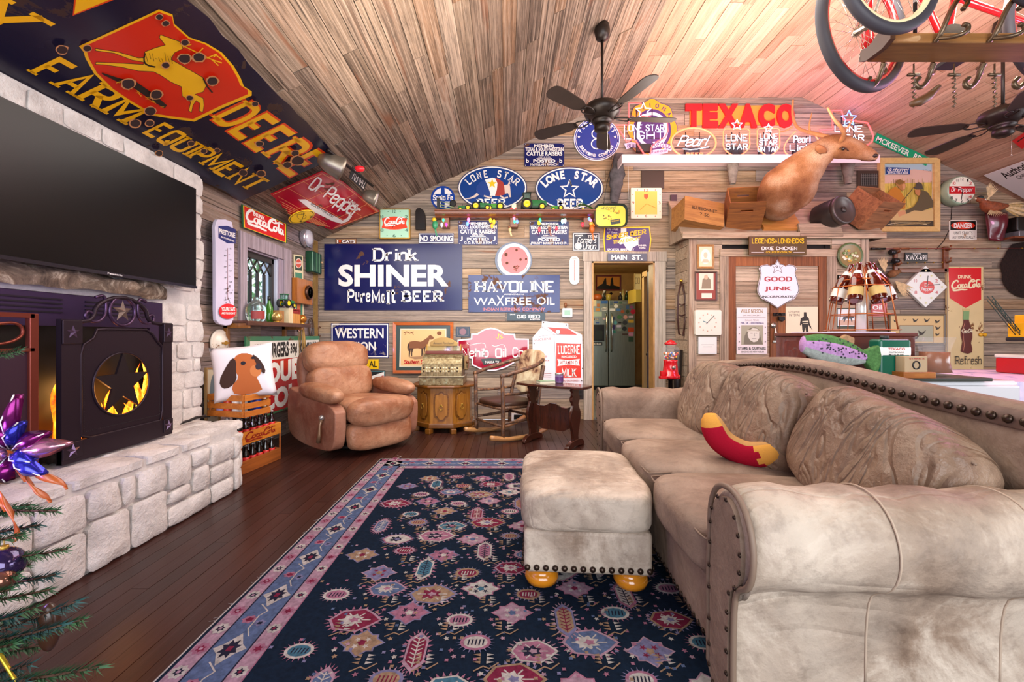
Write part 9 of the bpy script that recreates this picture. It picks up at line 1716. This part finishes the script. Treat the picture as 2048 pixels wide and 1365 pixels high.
tub(bk2,'handlebar',[(-.05,.2,.42),(.08,.08,.42),(.1,-.1,.42),(-.05,-.2,.42)],.010,CHR); b=MB(); b.lathe([(.075,-.003),(.075,.003)],CHR,20,Matrix.Translation((.42,.02,0))@Matrix.Rotation(PI/2,4,'X')); b.build('chainring',bk2)
for c_,l_ in ((bk1,'a'),(bk2,'b')): tub(c_,'hanging_strap',[(.5,.15,.3),(.5,.15,.95 if c_ is bk2 else .98)],.006,BLK,0)
hr=empty('hook_rail',(2.75,2.13,2.52),'hanging pale wooden rail with scrolled iron coat hooks','coat rail'); BWd=wood('#6e4822','#96693a','rail_wood','X',.7,.4,.2); b=MB(); b.box(-.88,.95,-.075,.075,-.022,.028,BWd); b.build('rail_board',hr,bevel=.006); b=MB(); b.prism(smooth([(-.09,-.03),(.09,-.03),(.09,.05),(.03,.03),(-.03,.07),(-.09,.04)],1,True),-.025,.0,mat('#4a2c1c',.5),Matrix(((0,0,1,-.88),(1,0,0,0),(0,1,0,0),(0,0,0,1)))); b.build('end_scroll',hr)
for x in (-.7,.85): tub(hr,'hanger_rod',[(x,.0,.02),(x,.0,1.45)],.008,IRON,0)
IH=mat('#5c4a38',.35,.6)
for i in range(6):
    x=-.68+i*.26
    for sy,nm in ((-.08,'front_hook'),(.08,'rear_hook')):
        k=1 if sy<0 else -1; x=x+(0 if k>0 else -.10); h=tub(hr,nm,[(x,sy,-.02),(x,sy-.03*k,.0),(x+.02,sy-.05*k,.09*k),(x+.06,sy-.06*k,.16*k),(x+.10,sy-.06*k,.13*k),(x+.07,sy-.06*k,.09*k)] if k>0 else [(x,.08,-.02),(x,.10,-.05),(x-.01,.11,-.10),(x-.05,.11,-.14),(x-.08,.11,-.11),(x-.05,.11,-.08)],.011,IH,2); tub(h,'curl',[(x,sy-.01*k,-.01),(x+.03,sy-.06*k,-.04),(x+.07,sy-.08*k,-.03),(x+.075,sy-.08*k,.0),(x+.05,sy-.08*k,.005)],.010,IH,2)
for i in range(3): e=empty('corkscrew',(2.12+i*.21,2.21,2.45),('twisted iron corkscrew hanging leftmost under the rail','twisted iron corkscrew in the middle under the rail','twisted iron corkscrew hanging rightmost under the rail')[i],'corkscrew'); b=MB(); b.tube([(.008*cos(t*2.2),.008*sin(t*2.2),-.02-t*.0085) for t in range(20)],.004,IH,5); b.build('spiral',e); b=MB(); b.tube([(-.03,0,-.012),(.03,0,-.012)],.008,IH,6); b.tube([(0,0,-.02),(0,0,.045)],.004,IH,5); b.build('handle',e)
b=MB(); b.tube([(2.08,2.18,2.27),(2.12,2.18,2.28),(2.17,2.18,2.31),(2.22,2.18,2.36)],[.014,.022,.02,.012],mat('#5a3a20',.5),8); b.build('hunting_knife',label='small brown leather sheath dangling under the hook rail',cat='sheath')
light('rail_lamp','POINT',(2.9,2.6,3.15),(0,0,0),30,(1,.84,.62),.12)
# ================================================================ CHRISTMAS TREE AT THE LEFT EDGE
NG=mat('#2f5a34',.6,vary=.45,scale=18); NG2=mat('#1f4a48',.6,vary=.35,scale=18); TK=mat('#4a3020',.9)
tr=empty('christmas_tree',(-1.62,1.0,0),'decorated green fir tree at the left picture edge','tree'); b=MB(); b.lathe([(.05,0),(.035,1.0),(.01,1.9)],TK,10); b.build('trunk',tr)
def branch(px,py,Y,L=.6,dx=.0,dz=.0,m=NG,nl=.040):
    tip=EP(px,py,Y)-Vector((-1.62,1.0,0)); base=Vector((tip.x-L,tip.y+dx,tip.z-dz)); b=MB(); P=[base.lerp(tip,t)+Vector((0,0,-.03*sin(PI*t))) for t in [i/10 for i in range(11)]]; b.tube(P,[.006-.0004*i for i in range(11)],TK,5)
    n=420
    for i in range(n):
        t=(i+R())/n; p=base.lerp(tip,t)+Vector((0,0,-.03*sin(PI*t))); a=U(0,2*PI); d=Vector((.75,0,0))+Vector((0,cos(a),sin(a)))*.75; d.normalize(); s_=Vector((0,-sin(a),cos(a)))*.0022; l=nl*(1-.45*t)*U(.8,1.1); b.add([p-s_,p+s_,p+d*l],[(0,1,2)],m)
    b.build('branch',tr)
for a in ((114,1022,.98,.62,.1,-.05),(134,1098,.93,.6,.05,.05,NG),(60,1010,1.1),(100,1180,.9,.55,-.05,.0),(150,1205,.84,.55,.0,.12,NG2,.045),(122,1252,.80,.5,.05,.06,NG2),(198,1335,.80,.6,.0,.02,NG,.045),(60,1130,1.0),(130,1345,.86,.6,.1,.1),(40,700,1.25,.4),(48,920,1.1,.5),(30,1235,.8,.4,0,0,NG2),(90,1290,.9,.5),(45,1070,.9,.4),(20,860,1.2,.4),(70,1110,.9,.5,.1,.02),(20,1180,.85,.4),(165,1240,.82,.5,.0,.05),(60,1330,.8,.5,0,.03,NG2),(110,1150,.95,.5,.05,.03,NG2),(25,1290,.78,.4),(35,1150,.88,.4),(70,1215,.83,.45,0,.05),(15,1020,1.0,.35),(50,1365,.75,.4,0,0,NG2),(80,1050,1.0,.5,0,0,NG2)): branch(*a)
light('tree_lamp','POINT',(-1.25,.75,.75),(0,0,0),5,(.5,.3,1),.05)
def leaf3(par,p0,p1,w,m,nm='leaf',bend=.02):
    p0,p1=Vector(p0),Vector(p1); d=p1-p0; s_=d.cross(Vector((0,1,0))).normalized()
    b=MB(); b.grid(lambda u,v:tuple(p0+d*u+s_*(v-.5)*2*w*sin(PI*min(1,u*.93+.05))**.8+Vector((0,-bend*sin(PI*u)+bend*.9*abs(v-.5)*2,0))),12,5,m); o=b.build(nm,par); mo=o.modifiers.new('s','SOLIDIFY'); mo.thickness=.002
    b=MB(); b.tube([p0+Vector((0,-.003,0)),p0+d*.5+Vector((0,-bend-.002,0)),p1],.0015,WH,4); b.build('leaf_rib',o)
MV=mat('#6a1458',.22,.75); MB2=mat('#3a3ab8',.2,.75); MS=mat('#c98aa0',.2,.8)
po=empty('poinsettia_ornament',tuple(EP(18,905,.95)),'metallic purple and blue flower ornament with an orange ribbon on the tree','ornament'); c0=EP(18,905,.95); w_=lambda x,y,Y=.95:EP(x,y,Y)-c0
for (x,y),m_ in (((88,868),MV),((130,890),MS),((80,952),MB2),((36,845),MV),((10,965),MV),((60,925),MB2),((-5,850),MV),((28,790),MV),((36,845),MB2)): leaf3(po,w_(18+(x-18)*.12,905+(y-905)*.12),w_(x,y,.93),.022,m_)
b=MB(); b.sphere((0,-.02,0),.014,MS,10,7); b.build('center',po)
RBm=mat('#a8501a',.4,coat=.2); rbn=empty('ribbon',tuple(EP(60,970,.97)),'wide orange-brown ribbon with pointed ends draped below the flower','ribbon'); c1=EP(60,970,.97)
for pts in ([(20,925),(60,935),(110,955),(126,978)],[(30,940),(60,960),(85,985),(92,1005)],[(-10,1000),(20,1010),(35,1040),(20,1085)]):
    P=smooth([tuple(EP(x,y,.97)-c1) for x,y in pts],2); n=len(P); b=MB(); b.grid(lambda u,v:tuple(Vector(P[int(u*(n-1)+.5)])+Vector(((v-.5)*.035*(1.15-u),.01*sin(u*9),(.5-v)*.05*(1.15-u)))),n,4,RBm); o=b.build('ribbon_loop',rbn); mo=o.modifiers.new('s','SOLIDIFY'); mo.thickness=.0015
def orn(nm,lb,px,py,Y,r,m_,cat='ornament',sc=(1,1,1)): e=empty(nm,tuple(EP(px,py,Y)),lb,cat); b=MB(); b.sphere((0,0,0),r,m_,18,12,sc=sc); b.build('bulb',e); b=MB(); b.lathe([(r*.22,r*.95),(r*.22,r*1.15),(.001,r*1.17)],GOLD,10); b.tube([(0,0,r*1.15),(0,0,r*1.5)],.001,GOLD,4); b.build('cap',e)
orn('bauble','shiny dark violet glass bauble on the tree',8,1130,.9,.035,mat('#3a2a52',.08,.6,coat=.5)); orn('bauble','smaller bronze glass bauble below the violet one',4,1162,.88,.022,mat('#8a5a4a',.1,.7)); orn('nutcracker_ornament','dark carved figure ornament with gold trim hanging low on the tree',98,1255,.85,.020,mat('#3a2216',.3),sc=(1,.8,2.4))
b=MB(); b.tube([tuple(EP(-30,1310,.8)-EP(0,1310,.8)),(0,0,.0),(.03,0,-.05),(.04,0,-.12)],.004,mat('#d8b83a',.3,.8),6); b.build('gold_garland',loc=tuple(EP(0,1310,.8)),label='thin gold bead garland at the bottom of the tree',cat='garland')
